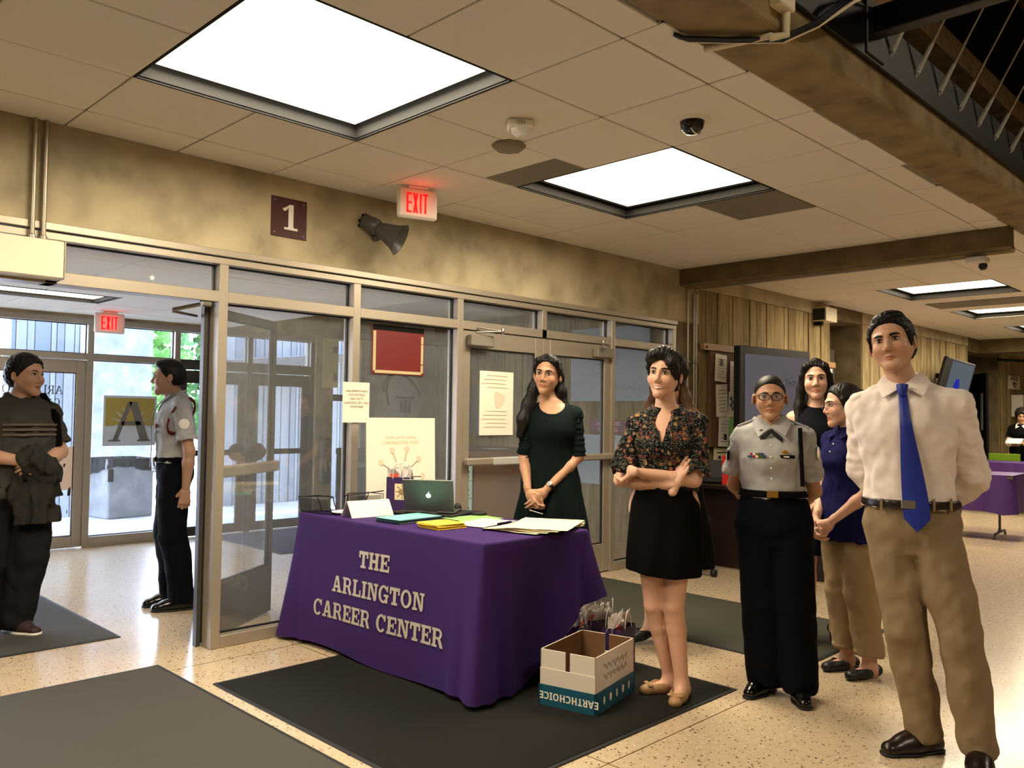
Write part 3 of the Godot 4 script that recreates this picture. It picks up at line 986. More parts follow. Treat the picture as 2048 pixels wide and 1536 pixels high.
	for d in [dl, dr]:
		put(d, "panic_bar", MB.new().box(Vector3(0.38, 0.9, 0.05), Vector3(0.66, 0.06, 0.06), 0.01), M.fixture_dark)
		put(d, "latch_case", MB.new().lathe([Vector2(0, 0), Vector2(0.1, 0.0), Vector2(0.1, 0.03), Vector2(0.08, 0.05), Vector2(0, 0.05)], 16, Transform3D(Basis(Vector3.RIGHT, PI / 2), Vector3(0.66 if d == dl else 0.07, 0.9, 0.04))), M.fixture_dark)
	var da := door_leaf("outer_door", "outer glass door with reversed black lettering behind the boy in a dark shirt", 0.98, 1.84, at(1.893, 0, BACK + 0.01), "alu", 0.12, false)
	var flip := Basis(Vector3.UP, PI)
	text(da, "ARLINGTON", 0.085, M.ink, Transform3D(flip, Vector3(0.48, 1.54, 0.006)), true, 0.001, false, "lettering", 0.9)
	text(da, "CAREER CENTER", 0.075, M.ink, Transform3D(flip, Vector3(0.40, 1.42, 0.006)), true, 0.001, false, "lettering", 0.9)
	put(da, "pink_sheet", MB.new().box(Vector3(0.80, 0.78, 0.008), Vector3(0.2, 0.42, 0.002)), M.paper_pink)
	# poster with a big letter on the outer glass
	var p := thing("letter_poster", "white and gold poster with a big grey letter A on the outer glass", "poster", Vector3(3.32, 1.245, BACK + 0.01))
	put(p, "sheet", MB.new().box(Vector3.ZERO, Vector3(0.53, 0.51, 0.003)), M.board_white)
	put(p, "gold_field", MB.new().box(Vector3(0, 0.09, 0.002), Vector3(0.49, 0.285, 0.002)), M.poster_gold)
	for k in 9:
		var a := deg_to_rad(-8 + 24.5 * k)
		if absf(a - PI / 2) < 0.1:
			continue
		var dir := Vector2(cos(a), sin(a))
		var o2 := dir * 0.07 + Vector2(0, -0.03)
		var s2 := Vector2(-dir.y, dir.x) * 0.013
		var ray := PackedVector2Array([o2 + s2, o2 - s2, dir * 0.215 + Vector2(0, -0.03)])
		put(p, "ray", MB.new().prism(ray, 0.001, at(0, 0, 0.003)), M.board_white)
	var A := MB.new()
	A.prism(PackedVector2Array([Vector2(-0.015, 0.20), Vector2(0.065, 0.20), Vector2(0.19, -0.19), Vector2(0.10, -0.19)]), 0.002)
	A.prism(PackedVector2Array([Vector2(-0.025, 0.20), Vector2(0.02, 0.20), Vector2(-0.12, -0.19), Vector2(-0.17, -0.19)]), 0.002)
	A.prism(PackedVector2Array([Vector2(-0.09, -0.04), Vector2(0.11, -0.04), Vector2(0.10, 0.0), Vector2(-0.08, 0.0)]), 0.002)
	A.prism(PackedVector2Array([Vector2(-0.22, -0.205), Vector2(-0.09, -0.205), Vector2(-0.1, -0.185), Vector2(-0.2, -0.185)]), 0.002)
	A.prism(PackedVector2Array([Vector2(0.07, -0.205), Vector2(0.22, -0.205), Vector2(0.2, -0.185), Vector2(0.08, -0.185)]), 0.002)
	put(p, "letter", A, M.grey, at(0.0, -0.005, 0.004))
	# exit sign over the outer doors
	exit_sign("white exit sign with red letters hanging in the vestibule", Vector3(2.9, 2.285, -8.3), 0, 0.27, 0.19)
	# fittings on the pier
	var pl := thing("access_plate", "pale yellow steel plate on the pier beside the outer doors", "plate", Vector3(5.62, 1.96, BACK + 0.125))
	put(pl, "plate", MB.new().box(Vector3.ZERO, Vector3(0.22, 0.6, 0.012), 0.006), M.plate_yellow)
	put(pl, "slot", MB.new().box(Vector3(0.06, 0.16, 0.008), Vector3(0.07, 0.08, 0.01)), M.grey)
	put(pl, "slot", MB.new().box(Vector3(0.06, -0.18, 0.008), Vector3(0.05, 0.08, 0.006)), M.grey)
	var hs := thing("sanitiser_dispenser", "black wall dispenser on the pier beside the outer doors", "dispenser", Vector3(5.55, 0.78, BACK + 0.16))
	put(hs, "case", MB.new().box(Vector3.ZERO, Vector3(0.13, 0.55, 0.12), 0.02), M.dark_grey)
	put(hs, "spout", MB.new().box(Vector3(0, -0.1, 0.06), Vector3(0.08, 0.1, 0.03), 0.01), M.black)
	var bn := thing("black_cabinet", "slim black waste cabinet beside the outer doors", "bin", Vector3(5.85, 0, -8.55))
	put(bn, "body", MB.new().bb(Vector3(-0.14, 0, -0.15), Vector3(0.14, 0.85, 0.15), 0.01), M.dark_grey)
	put(bn, "lid", MB.new().bb(Vector3(-0.15, 0.85, -0.16), Vector3(0.15, 0.93, 0.16), 0.015), M.black)
	put(bn, "flap", MB.new().bb(Vector3(-0.09, 0.7, 0.15), Vector3(0.09, 0.76, 0.16), 0.004), M.steel)
	# counter with recycling stickers behind the closed doors
	var ct := thing("counter", "tan counter with paper on top behind the closed glass doors", "counter", Vector3(5.50, 0, -5.68), -40)
	put(ct, "top", MB.new().bb(Vector3(-0.47, 0.99, -0.68), Vector3(0.47, 1.03, 0.68), 0.006), M.counter)
	put(ct, "front_panel", MB.new().bb(Vector3(-0.24, 0, 0.58), Vector3(0.44, 0.99, 0.62), 0.004), M.card_brown)
	put(ct, "side_panel", MB.new().bb(Vector3(-0.44, 0, -0.64), Vector3(-0.40, 0.99, 0.62), 0.004), M.counter)
	put(ct, "end_panel", MB.new().bb(Vector3(0.40, 0, -0.64), Vector3(0.44, 0.99, 0.58), 0.004), M.counter)
	for k in 6:
		var stk := put(ct, "recycling_sticker", MB.new().box(Vector3(-0.32, 0.86 - 0.155 * k, 0.622), Vector3(0.13, 0.15, 0.003)), M.sticker)
		for s in 2:
			var y0 := 0.86 - 0.155 * k
			put(stk, "arrow", MB.new().tube([Vector3(-0.36, y0 + 0.03 - 0.07 * s, 0.625), Vector3(-0.335, y0 + 0.055 - 0.09 * s, 0.625), Vector3(-0.28, y0 - 0.005 - 0.04 * s, 0.625)], 0.006, 6), M.ink)
	one("flyer", "bluish flyer lying on the tan counter", "paper", MB.new().box(Vector3.ZERO, Vector3(0.22, 0.002, 0.3)), M.board_white, at(5.55, 1.032, -5.75, -30))
	one("dark_wallet", "small dark wallet lying on the tan counter", "wallet", MB.new().box(Vector3.ZERO, Vector3(0.12, 0.012, 0.2), 0.005), M.wood_brown, at(5.15, 1.037, -5.55, 60))
	# things on the right hand wall
	var wb := thing("floor_plan_board", "pale floor plan board lettered FIRST FLOOR seen through the partition", "board", Vector3(7.285, 0, -5.75), -90)
	put(wb, "panel", MB.new().bb(Vector3(-0.55, 1.52, 0), Vector3(0.55, 2.34, 0.02), 0.003), M.plan_board)
	text(wb, "FIRST FLOOR", 0.045, M.ink_soft, at(0.26, 1.66, 0.021))
	for k in 7:
		put(wb, "plan_line", MB.new().box(Vector3(-0.1 + 0.05 * (k % 3), 1.82 + 0.055 * k, 0.021), Vector3(0.5 - 0.04 * (k % 4), 0.004, 0.001)), M.ink_soft)
	var rs := thing("smoke_free_sign", "small dark red smoke-free building sign on the far wall behind the glass", "sign", Vector3(7.285, 1.245, -5.77), -90)
	put(rs, "plate", MB.new().box(Vector3.ZERO, Vector3(0.5, 0.14, 0.006)), M.sign_red)
	text(rs, "SMOKE-FREE", 0.045, M.paper_pink, at(0, 0.03, 0.004))
	text(rs, "BUILDING", 0.045, M.paper_pink, at(0, -0.035, 0.004))
	var lb := thing("lower_board", "plain pale board below the smoke-free sign", "board", Vector3(7.285, 0, -5.5), -90)
	put(lb, "panel", MB.new().bb(Vector3(-0.72, 0.6, 0), Vector3(0.4, 1.15, 0.015), 0.003), M.plan_board)
	var eb := thing("electrical_box", "grey electrical cover plate on the board-marked wall behind the door", "electrical box", Vector3(7.28, 1.42, -7.85), -90)
	put(eb, "cover", MB.new().box(Vector3.ZERO, Vector3(0.5, 0.62, 0.03), 0.004), M.grey)
	put(eb, "switch", MB.new().box(Vector3(0.12, -0.02, 0.02), Vector3(0.16, 0.16, 0.02), 0.004), M.alu)
	var rb := thing("recycling_bin", "pale recycling bin with arrow stickers behind the glass beside the foam board", "bin", Vector3(4.56, 0, -5.52), -40)
	put(rb, "body", MB.new().bb(Vector3(-0.13, 0, -0.13), Vector3(0.13, 0.8, 0.13), 0.01), M.grey)
	for k in 4:
		var s4 := put(rb, "recycling_sticker", MB.new().box(Vector3(0, 0.68 - 0.17 * k, 0.131), Vector3(0.2, 0.15, 0.003)), M.sticker)
		put(s4, "arrow", MB.new().tube([Vector3(-0.06, 0.68 - 0.17 * k, 0.134), Vector3(-0.02, 0.73 - 0.17 * k, 0.134), Vector3(0.06, 0.65 - 0.17 * k, 0.134), Vector3(-0.02, 0.64 - 0.17 * k, 0.134)], 0.006, 6), M.ink)
	one("traffic_cone", "tall red cone standing behind the glass door", "cone", MB.new().lathe([Vector2(0, 0), Vector2(0.17, 0), Vector2(0.17, 0.03), Vector2(0.12, 0.04), Vector2(0.03, 0.9), Vector2(0, 0.9)], 20), M.red, at(6.25, 0, -5.45))
	# glass screen with a dark ring emblem standing between the panes
	var lg := thing("emblem_door", "inner glass panel with a dark oval and column emblem", "glass panel", Vector3(4.02, 0, -5.2), 0)
	frame_bar(lg, "stile", Vector3(-0.5, 0, -0.02), Vector3(-0.46, 1.95, 0.02), "alu_dark")
	frame_bar(lg, "stile", Vector3(0.46, 0, -0.02), Vector3(0.5, 1.95, 0.02), "alu")
	frame_bar(lg, "top_rail", Vector3(-0.46, 1.91, -0.02), Vector3(0.46, 1.95, 0.02), "alu_dark")
	pane(lg, -0.46, 0.46, 0.02, 1.91, 0.0)
	for k in 2:
		var ring := []
		for i in 15:
			var a := 0.6 + 2.6 * i / 14.0 + 0.5 * k
			ring.append(Vector3(cos(a) * (0.2 - 0.03 * k), 1.45 + sin(a) * 0.2 - 0.2 * cos(a) * 0.4, 0.006))
		put(lg, "emblem_arc", MB.new().tube(ring, 0.007, 6), M.ink)
	for i in 3:
		put(lg, "emblem_column", MB.new().bb(Vector3(-0.04 + 0.04 * i, 1.36, 0.004), Vector3(-0.02 + 0.04 * i, 1.46, 0.008)), M.ink)
	put(lg, "emblem_roof", MB.new().bb(Vector3(-0.08, 1.47, 0.004), Vector3(0.1, 1.485, 0.008)), M.ink)
	# corridor divider behind it
	slab("wall_vestibule_inner", "short board-marked concrete wall inside the vestibule", Vector3(5.95, 0, -8.75), Vector3(6.6, 2.58, -8.55), "concrete_dark")

func exit_sign(label: String, pos: Vector3, turn: float, w: float, h: float) -> void:
	var e := thing("exit_sign", label, "exit sign", pos, turn, "exit signs")
	put(e, "canopy", MB.new().box(Vector3(0, -0.008, 0), Vector3(w * 0.5, 0.016, 0.05), 0.005), M.white)
	put(e, "case", MB.new().box(Vector3(0, -0.016 - h / 2, 0), Vector3(w, h, 0.045), 0.012), M.white)
	var L := MB.new()
	var t := w * 0.045
	var lh := h * 0.66
	var y0 := -0.016 - h / 2 - lh / 2
	var x := -w * 0.30
	var lw := w * 0.13
	L.bb(Vector3(x, y0, 0), Vector3(x + t, y0 + lh, 0.002))
	for q in [0.0, 0.5, 1.0]:
		L.bb(Vector3(x, y0 + (lh - t) * q, 0), Vector3(x + lw, y0 + (lh - t) * q + t, 0.002))
	x += lw + w * 0.035
	L.prism(PackedVector2Array([Vector2(x, y0), Vector2(x + t * 1.1, y0), Vector2(x + lw, y0 + lh), Vector2(x + lw - t * 1.1, y0 + lh)]), 0.002)
	L.prism(PackedVector2Array([Vector2(x + lw - t * 1.1, y0), Vector2(x + lw, y0), Vector2(x + t * 1.1, y0 + lh), Vector2(x, y0 + lh)]), 0.002)
	x += lw + w * 0.045
	L.bb(Vector3(x, y0, 0), Vector3(x + t, y0 + lh, 0.002))
	x += t + w * 0.035
	L.bb(Vector3(x, y0 + lh - t, 0), Vector3(x + lw, y0 + lh, 0.002))
	L.bb(Vector3(x + lw / 2 - t / 2, y0, 0), Vector3(x + lw / 2 + t / 2, y0 + lh, 0.002))
	put(e, "lettering", L, M.exit_red, at(0, 0, 0.0225))
	var gl := OmniLight3D.new()
	gl.name = "sign_glow"
	gl.light_color = Color(1.0, 0.12, 0.1)
	gl.light_energy = 0.006
	gl.omni_range = 6.0
	gl.light_size = 0.05
	gl.shadow_enabled = true
	gl.position = Vector3(0, -0.016 - h / 2, 0.09)
	e.add_child(gl, true)

# ---------------------------------------------------------------- outdoors
func ribs(parent: Node, x0: float, x1: float, z: float, y1: float, seed_n: int) -> void:
	var r := RandomNumberGenerator.new()
	r.seed = seed_n
	put(parent, "core", MB.new().bb(Vector3(x0, -0.1, z - 0.3), Vector3(x1, y1, z - 0.03)), M.rib_pale2)
	var x := x0
	while x < x1 - 0.02:
		var w: float = minf([0.09, 0.15, 0.06, 0.19, 0.12][r.randi() % 5], x1 - x)
		put(parent, "rib", MB.new().bb(Vector3(x + 0.006, -0.1, z - 0.04), Vector3(x + w - 0.006, y1, z + r.randf_range(-0.01, 0.02)), 0.004), M.rib_pale if r.randf() < 0.6 else M.rib_pale2)
		x += w

func build_outside() -> void:
	slab("ground", "pale concrete paving outside the entrance", Vector3(-30, -0.4, -90), Vector3(60, -0.02, -8.9), "paving")
	var w1 := thing("wall_outside_left", "pale ribbed concrete wall outside the left doors", "", Vector3.ZERO, 0, "", "structure")
	ribs(w1, 2.9, 3.72, -11.6, 4.5, 1)
	var w2 := thing("wall_outside_right", "pale ribbed concrete wall outside the outer doors", "", Vector3.ZERO, 0, "", "structure")
	ribs(w2, 5.55, 9.6, -11.6, 4.5, 2)
	put(w2, "sloped_coping", MB.new().box(Vector3(7.0, 2.18, -11.55), Vector3(3.2, 0.14, 0.2), 0.01, Basis(Vector3.BACK, deg_to_rad(6))), M.outdoor_concrete)
	slab("column_outside", "square grey concrete column outside the entrance", Vector3(4.65, -0.1, -14.6), Vector3(5.55, 5.0, -13.9), "outdoor_concrete")
	slab("ceiling_canopy", "concrete canopy over the entrance", Vector3(-4, 3.1, -11.0), Vector3(10, 3.4, -8.7), "outdoor_concrete")
	var t := thing("litter_bin", "square concrete litter bin with a black bag outside the glass", "bin", Vector3(4.15, -0.02, -11.35), 8)
	put(t, "body", MB.new().bb(Vector3(-0.3, 0, -0.3), Vector3(0.3, 0.72, 0.3), 0.015), M.outdoor_concrete)
	put(t, "bag", MB.new().grid(func(u, w): return _bag_point(u, w), 32, 6, 0.004), M.black_gloss)
	put(t, "bag_tail", MB.new().box(Vector3(-0.28, 0.55, 0.31), Vector3(0.07, 0.16, 0.02), 0.006), M.black_gloss)
	# trees and a parked car beyond
	var r := RandomNumberGenerator.new()
	r.seed = 15
	var spots := [[8.6, -24.0, 4.4, "leafy green tree left of the outside column edge"], [12.6, -26.5, 4.8, "leafy green tree behind the cadet in the vestibule"], [18.0, -29.0, 5.0, "pale green tree behind the parked car"], [6.0, -34.0, 5.0, "distant green tree seen past the ribbed wall"]]
	for k in spots.size():
		var s: Array = spots[k]
		var tr := thing("tree", s[3], "tree", Vector3(s[0], -0.02, s[1]), 0, "trees outside")
		put(tr, "trunk", MB.new().tube([Vector3(0, 0, 0), Vector3(0.1, 1.2, 0), Vector3(0, 2.4, 0.1)], [0.16, 0.13, 0.09], 8), M.bark)
		var crown := MB.new()
		for q in 900:
			var d := Vector3(r.randfn(), r.randfn(), r.randfn()).normalized() * pow(r.randf(), 0.4)
			var p := Vector3(d.x * s[2] * 0.45, s[2] * 0.52 + d.y * s[2] * 0.42, d.z * s[2] * 0.4)
			var b := Basis(Vector3(r.randf() - 0.5, r.randf() - 0.5, r.randf() - 0.5).normalized(), r.randf() * TAU)
			var l := r.randf_range(0.16, 0.3)
			crown.quad(p - b.x * l, p - b.y * l * 0.5, p + b.x * l, p + b.y * l * 0.5)
		var cr := put(tr, "foliage", crown, M.leaf if k % 2 else M.leaf2)
		cr.set_meta("kind", "stuff")
	var car := thing("parked_car", "white parked car outside beyond the bin", "car", Vector3(13.6, -0.02, -30.5), 12)
	var side := PackedVector2Array([Vector2(-2.1, 0.3), Vector2(2.1, 0.3), Vector2(2.15, 0.75), Vector2(1.3, 0.9), Vector2(0.7, 1.4), Vector2(-1.1, 1.42), Vector2(-1.8, 0.95), Vector2(-2.15, 0.85)])
	put(car, "body", MB.new().prism(side, 1.7, at(0, 0, -0.85)), M.car_white)
	put(car, "side_window", MB.new().prism(PackedVector2Array([Vector2(-1.5, 0.95), Vector2(1.05, 0.92), Vector2(0.62, 1.34), Vector2(-1.0, 1.36)]), 0.02, at(0, 0, 0.85)), M.car_glass)
	for x in [-1.35, 1.35]:
		var wh := put(car, "wheel", MB.new().lathe([Vector2(0, 0), Vector2(0.32, 0), Vector2(0.34, 0.05), Vector2(0.34, 0.18), Vector2(0.3, 0.22), Vector2(0, 0.2)], 20, Transform3D(Basis(Vector3.RIGHT, PI / 2), Vector3(x, 0.34, 0.68))), M.black)
		put(wh, "hub", MB.new().lathe([Vector2(0, 0.19), Vector2(0.2, 0.2), Vector2(0.2, 0.225), Vector2(0, 0.235)], 16, Transform3D(Basis(Vector3.RIGHT, PI / 2), Vector3(x, 0.34, 0.68))), M.steel)

func _bag_point(u: float, w: float) -> Vector3:
	var a := u * TAU
	var c := Vector2(cos(a), sin(a))
	var sq := 0.318 / maxf(absf(c.x), absf(c.y))
	var p := c * sq * (1.0 - 0.04 * w)
	var drop := 0.13 + 0.05 * sin(a * 2.0 + 0.8) + 0.012 * sin(a * 11.0)
	return Vector3(p.x, 0.735 - drop + drop * w + 0.02 * w, p.y) + Vector3(c.x, 0, c.y) * 0.006 * sin(a * 17.0 + w * 5.0)

# ---------------------------------------------------------------- hall furniture
func paper_on(parent: Node, called: String, w: float, h: float, m: String, xf: Transform3D, rows := 6) -> Node3D:
	var p := put(parent, called, MB.new().grid(func(u, v): return Vector3((u - 0.5) * w, (v - 0.5) * h, 0.006 + 0.006 * sin(u * 3.1) * (1.0 - v)), 5, 5, 0.001), M[m], xf)
	for k in rows:
		put(p, "print_line", MB.new().box(Vector3(-0.03 * w * (k % 3), h * (0.33 - 0.66 * k / maxf(rows - 1, 1)), 0.014), Vector3(w * (0.7 - 0.06 * (k % 3)), h * 0.012, 0.0006)), M.ink_soft)
	return p

func build_hall() -> void:
	# bulletin board on its wooden rails
	var bb := thing("bulletin_board", "cork bulletin board on a pale wooden rail behind the cadet girl", "board", Vector3(7.75, 0, WALL + 0.02))
	put(bb, "rail", MB.new().bb(Vector3(-0.53, 2.03, 0), Vector3(0.42, 2.1, 0.045), 0.004), M.wood_pale)
	put(bb, "cork", MB.new().bb(Vector3(-0.36, 1.06, 0.0), Vector3(0.42, 2.03, 0.03), 0.003), M.cork)
	put(bb, "side_rail", MB.new().bb(Vector3(-0.40, 1.06, 0), Vector3(-0.36, 2.03, 0.04), 0.004), M.cork)
	put(bb, "rail_bolt", MB.new().lathe([Vector2(0, 0), Vector2(0.014, 0), Vector2(0.01, 0.008), Vector2(0, 0.01)], 10, Transform3D(Basis(Vector3.RIGHT, PI / 2), Vector3(-0.48, 2.06, 0.045))), M.black)
	var sheets := [["white flyer pinned top left on the cork board", -0.2, 1.86, 0.22, 0.28, "paper", -3], ["white list pinned left of middle on the cork board", -0.18, 1.53, 0.22, 0.33, "paper", 3], ["white sheet pinned top right on the cork board", 0.08, 1.78, 0.2, 0.32, "paper", -1], ["tall white timetable pinned bottom left on the cork board", -0.14, 1.22, 0.2, 0.32, "paper", -2], ["pale green sheet pinned low on the cork board", 0.1, 1.23, 0.26, 0.3, "paper_green", 0], ["white sheet with a black and white checker print on the cork board", 0.07, 1.49, 0.24, 0.26, "paper", -2]]
	for k in sheets.size():
		var s: Array = sheets[k]
		var t := thing("pinned_sheet", s[0], "paper", Vector3(7.75 + s[1], s[2], WALL + 0.052), 0, "sheets pinned on the cork board")
		t.rotation_degrees.z = s[6]
		var p := paper_on(t, "sheet", s[3], s[4], s[5], Transform3D.IDENTITY, 7 if k < 5 else 1)
		if k == 5:
			for i in 4:
				for j in 6:
					if (i + j) % 2 == 0:
						put(p, "checker_square", MB.new().box(Vector3(-0.085 + 0.034 * j, 0.06 - 0.034 * i, 0.0135), Vector3(0.034, 0.034, 0.0008)), M.ink)
		elif k == 0:
			put(p, "photo", MB.new().box(Vector3(0.0, 0.06, 0.0138), Vector3(0.05, 0.07, 0.0008)), M.dark_grey)
		elif k == 3:
			put(p, "photo", MB.new().box(Vector3(0.02, -0.06, 0.0138), Vector3(0.06, 0.06, 0.0008)), M.ink)
		put(t, "pin", MB.new().sphere(Vector3(0, s[4] * 0.45, 0.016), Vector3.ONE * 0.006, 5, 8), M.steel)
	var yn := thing("yellow_notice", "curled cream notice on the wall below the cork board", "notice", Vector3(7.62, 1.02, WALL + 0.02))
	var yp := paper_on(yn, "sheet", 0.3, 0.24, "paper_cream", Transform3D.IDENTITY, 2)
	put(yp, "bar", MB.new().box(Vector3(0, 0.03, 0.014), Vector3(0.2, 0.008, 0.0008)), M.ink)
	put(yp, "bar", MB.new().box(Vector3(0, -0.02, 0.014), Vector3(0.2, 0.008, 0.0008)), M.ink)
	put(yp, "block", MB.new().box(Vector3(-0.05, -0.07, 0.014), Vector3(0.05, 0.03, 0.0008)), M.ink)
	# second rail and sheet further along
	var r2 := thing("notice_rail", "pale wooden notice rail beyond the display screen", "rail", Vector3(9.85, 2.03, WALL + 0.02))
	put(r2, "rail", MB.new().box(Vector3.ZERO, Vector3(0.9, 0.07, 0.045), 0.004), M.wood_pale)
	put(r2, "backing", MB.new().box(Vector3(0.1, -0.4, -0.005), Vector3(0.6, 0.7, 0.02), 0.003), M.cork)
	put(r2, "sheet", MB.new().box(Vector3(0.25, -0.2, 0.01), Vector3(0.25, 0.3, 0.004)), M.paper)
	# upright display on a stand
	var d := thing("display_screen", "tall black display screen reading Arlington Tech behind the girls", "screen", Vector3(8.09, 0, -4.22), -8)
	put(d, "bezel", MB.new().bb(Vector3(-0.6, 0.62, -0.05), Vector3(0.6, 2.08, 0.03), 0.008), M.black)
	put(d, "screen", MB.new().bb(Vector3(-0.52, 0.7, 0.028), Vector3(0.54, 2.0, 0.033)), M.screen_grey)
	text(d, "Arlington Tech", 0.075, M.ink, at(0.03, 1.73, 0.034), false, 0.001)
	put(d, "stand_post", MB.new().bb(Vector3(-0.06, 0.05, -0.1), Vector3(0.06, 1.4, -0.05), 0.006), M.black_metal)
	put(d, "stand_foot", MB.new().bb(Vector3(-0.45, 0, -0.26), Vector3(0.45, 0.04, 0.22), 0.01), M.black_metal)
	# desk with phone, bottle and red folder
	var k := thing("desk", "dark reddish wooden desk against the pier", "desk", Vector3(7.0, 0, -3.7))
	put(k, "top", MB.new().bb(Vector3(-0.42, 0.715, -0.72), Vector3(0.45, 0.75, 0.76), 0.006), M.desk_red)
	put(k, "modesty_panel", MB.new().bb(Vector3(-0.31, 0.02, -0.68), Vector3(-0.28, 0.715, 0.7), 0.003), M.desk_red)
	put(k, "end_panel", MB.new().bb(Vector3(-0.31, 0.0, 0.68), Vector3(0.42, 0.715, 0.72), 0.003), M.desk_red)
	put(k, "end_panel", MB.new().bb(Vector3(-0.31, 0.0, -0.7), Vector3(0.42, 0.715, -0.68), 0.003), M.desk_red)
	var ph := thing("desk_phone", "black desk phone with a raised screen on the dark desk", "phone", Vector3(6.86, 0.75, -4.17), -65)
	put(ph, "base", MB.new().box(Vector3(0, 0.03, 0), Vector3(0.24, 0.05, 0.18), 0.012), M.black)
	put(ph, "raised_panel", MB.new().box(Vector3(0, 0.12, -0.02), Vector3(0.24, 0.2, 0.03), 0.008, Basis(Vector3.RIGHT, deg_to_rad(-32))), M.black)
	put(ph, "handset", MB.new().tube([Vector3(-0.12, 0.06, 0.09), Vector3(-0.12, 0.1, 0.03), Vector3(-0.12, 0.17, -0.05)], [0.026, 0.016, 0.026], 8), M.black)
	var bt := thing("sanitiser_bottle", "small clear pump bottle on the dark desk", "bottle", Vector3(6.66, 0.75, -4.22))
	put(bt, "bottle", MB.new().lathe([Vector2(0, 0), Vector2(0.035, 0), Vector2(0.038, 0.02), Vector2(0.038, 0.13), Vector2(0.014, 0.16), Vector2(0.014, 0.175), Vector2(0, 0.175)], 16), M.clear)
	put(bt, "pump", MB.new().tube([Vector3(0, 0.17, 0), Vector3(0, 0.215, 0), Vector3(-0.035, 0.215, 0.01)], 0.007, 8), M.white)
	one("red_folder", "bright red folder standing on the dark desk", "folder", MB.new().box(Vector3(0, 0.14, 0), Vector3(0.025, 0.26, 0.2), 0.003), M.red, at(6.66, 0.75, -3.86, 48))
	one("note_stack", "small pale stack of notes on the dark desk", "paper", MB.new().box(Vector3(0, 0.012, 0), Vector3(0.1, 0.024, 0.1), 0.003), M.paper_pink, at(6.78, 0.75, -3.95, 20))
	# desk chair, only its caster base shows
	var ch := thing("office_chair", "black office chair with casters between the skirts and the desk", "chair", Vector3(6.25, 0, -4.12), 20)
	put(ch, "column", MB.new().tube([Vector3(0, 0.08, 0), Vector3(0, 0.4, 0)], 0.03, 10), M.black)
	put(ch, "seat", MB.new().box(Vector3(0, 0.45, 0), Vector3(0.46, 0.09, 0.46), 0.04), M.black)
	put(ch, "backrest", MB.new().box(Vector3(0, 0.75, -0.22), Vector3(0.42, 0.45, 0.06), 0.025), M.black)
	for q in 5:
		var a := TAU * q / 5 + 0.5
		var dr := Vector3(cos(a), 0, sin(a))
		put(ch, "base_arm", MB.new().tube([Vector3(0, 0.1, 0), dr * 0.29 + Vector3(0, 0.075, 0)], [0.03, 0.016], 8), M.black)
		put(ch, "caster", MB.new().lathe([Vector2(0, -0.022), Vector2(0.03, -0.022), Vector2(0.033, 0), Vector2(0.03, 0.022), Vector2(0, 0.022)], 12, Transform3D(Basis(dr.cross(Vector3.UP).cross(dr), 0) * Basis(Vector3(-dr.z, 0, dr.x), PI / 2), dr * 0.29 + Vector3(0, 0.033, 0))), M.black)
	# small speaker box high on the wall
	var sp := thing("wall_speaker", "small cream speaker box high on the hall wall", "speaker", Vector3(9.88, 2.62, WALL + 0.09))
	put(sp, "box", MB.new().box(Vector3(0, 0, 0), Vector3(0.3, 0.17, 0.18), 0.006), M.cream)
	put(sp, "grille", MB.new().box(Vector3(-0.155, 0, 0), Vector3(0.012, 0.14, 0.15), 0.003), M.dark_grey)
	put(sp, "bracket", MB.new().box(Vector3(-0.1, -0.1, -0.03), Vector3(0.06, 0.06, 0.1), 0.01), M.fixture_dark)
	# tilted screen on the wall further along
	var tv := thing("tilted_screen", "tilted wall screen with a blue shape beside the tall boy's head", "screen", Vector3(14.0, 2.02, WALL + 0.3), -14)
	var tb := Basis(Vector3.RIGHT, deg_to_rad(12)) * Basis(Vector3.BACK, deg_to_rad(-7))
	put(tv, "bezel", MB.new().box(Vector3.ZERO, Vector3(0.8, 0.56, 0.08), 0.02, tb), M.black)
	put(tv, "screen", MB.new().box(tb * Vector3(0.05, 0, 0.041), Vector3(0.6, 0.48, 0.004), 0.0, tb), M.screen_blue)
	put(tv, "blue_shape", MB.new().sphere(tb * Vector3(0.0, -0.14, 0.044), Vector3(0.08, 0.14, 0.004), 8, 16, tb), M.screen_shape)
	put(tv, "wall_arm", MB.new().tube([Vector3(0, 0, -0.03), Vector3(0, 0.05, -0.33)], 0.04, 8), M.black)
	var aed := thing("aed_sign", "white AED sign with a red heart on the far wall", "sign", Vector3(18.35, 2.11, WALL + 0.02))
	put(aed, "plate", MB.new().box(Vector3.ZERO, Vector3(0.75, 0.26, 0.012), 0.003), M.paper)
	text(aed, "AED", 0.085, M.ink, at(0, 0.075, 0.008), false, 0.002, true, "lettering", 2.4)
	var hp := PackedVector2Array()
	for i in 24:
		var t := TAU * i / 24
		hp.append(Vector2(16 * pow(sin(t), 3) * 1.7, 13 * cos(t) - 5 * cos(2 * t) - 2 * cos(3 * t) - cos(4 * t)) * 0.0048)
	put(aed, "heart", MB.new().prism(hp, 0.003, at(0, -0.04, 0.006)), M.sign_red)
	put(aed, "bolt", MB.new().prism(PackedVector2Array([Vector2(-0.03, 0.0), Vector2(0.03, 0.045), Vector2(0.015, 0.005), Vector2(0.045, 0.0), Vector2(-0.02, -0.05), Vector2(0.0, -0.008)]), 0.002, at(0, -0.04, 0.0095)), M.paper)
	var cab := thing("aed_cabinet", "white wall cabinet with a small window below the AED sign", "cabinet", Vector3(18.75, 1.66, WALL + 0.1))
	put(cab, "case", MB.new().box(Vector3.ZERO, Vector3(1.1, 0.42, 0.2), 0.01), M.white)
	put(cab, "window", MB.new().box(Vector3(0.1, 0, 0.102), Vector3(0.3, 0.26, 0.006)), M.maroon)
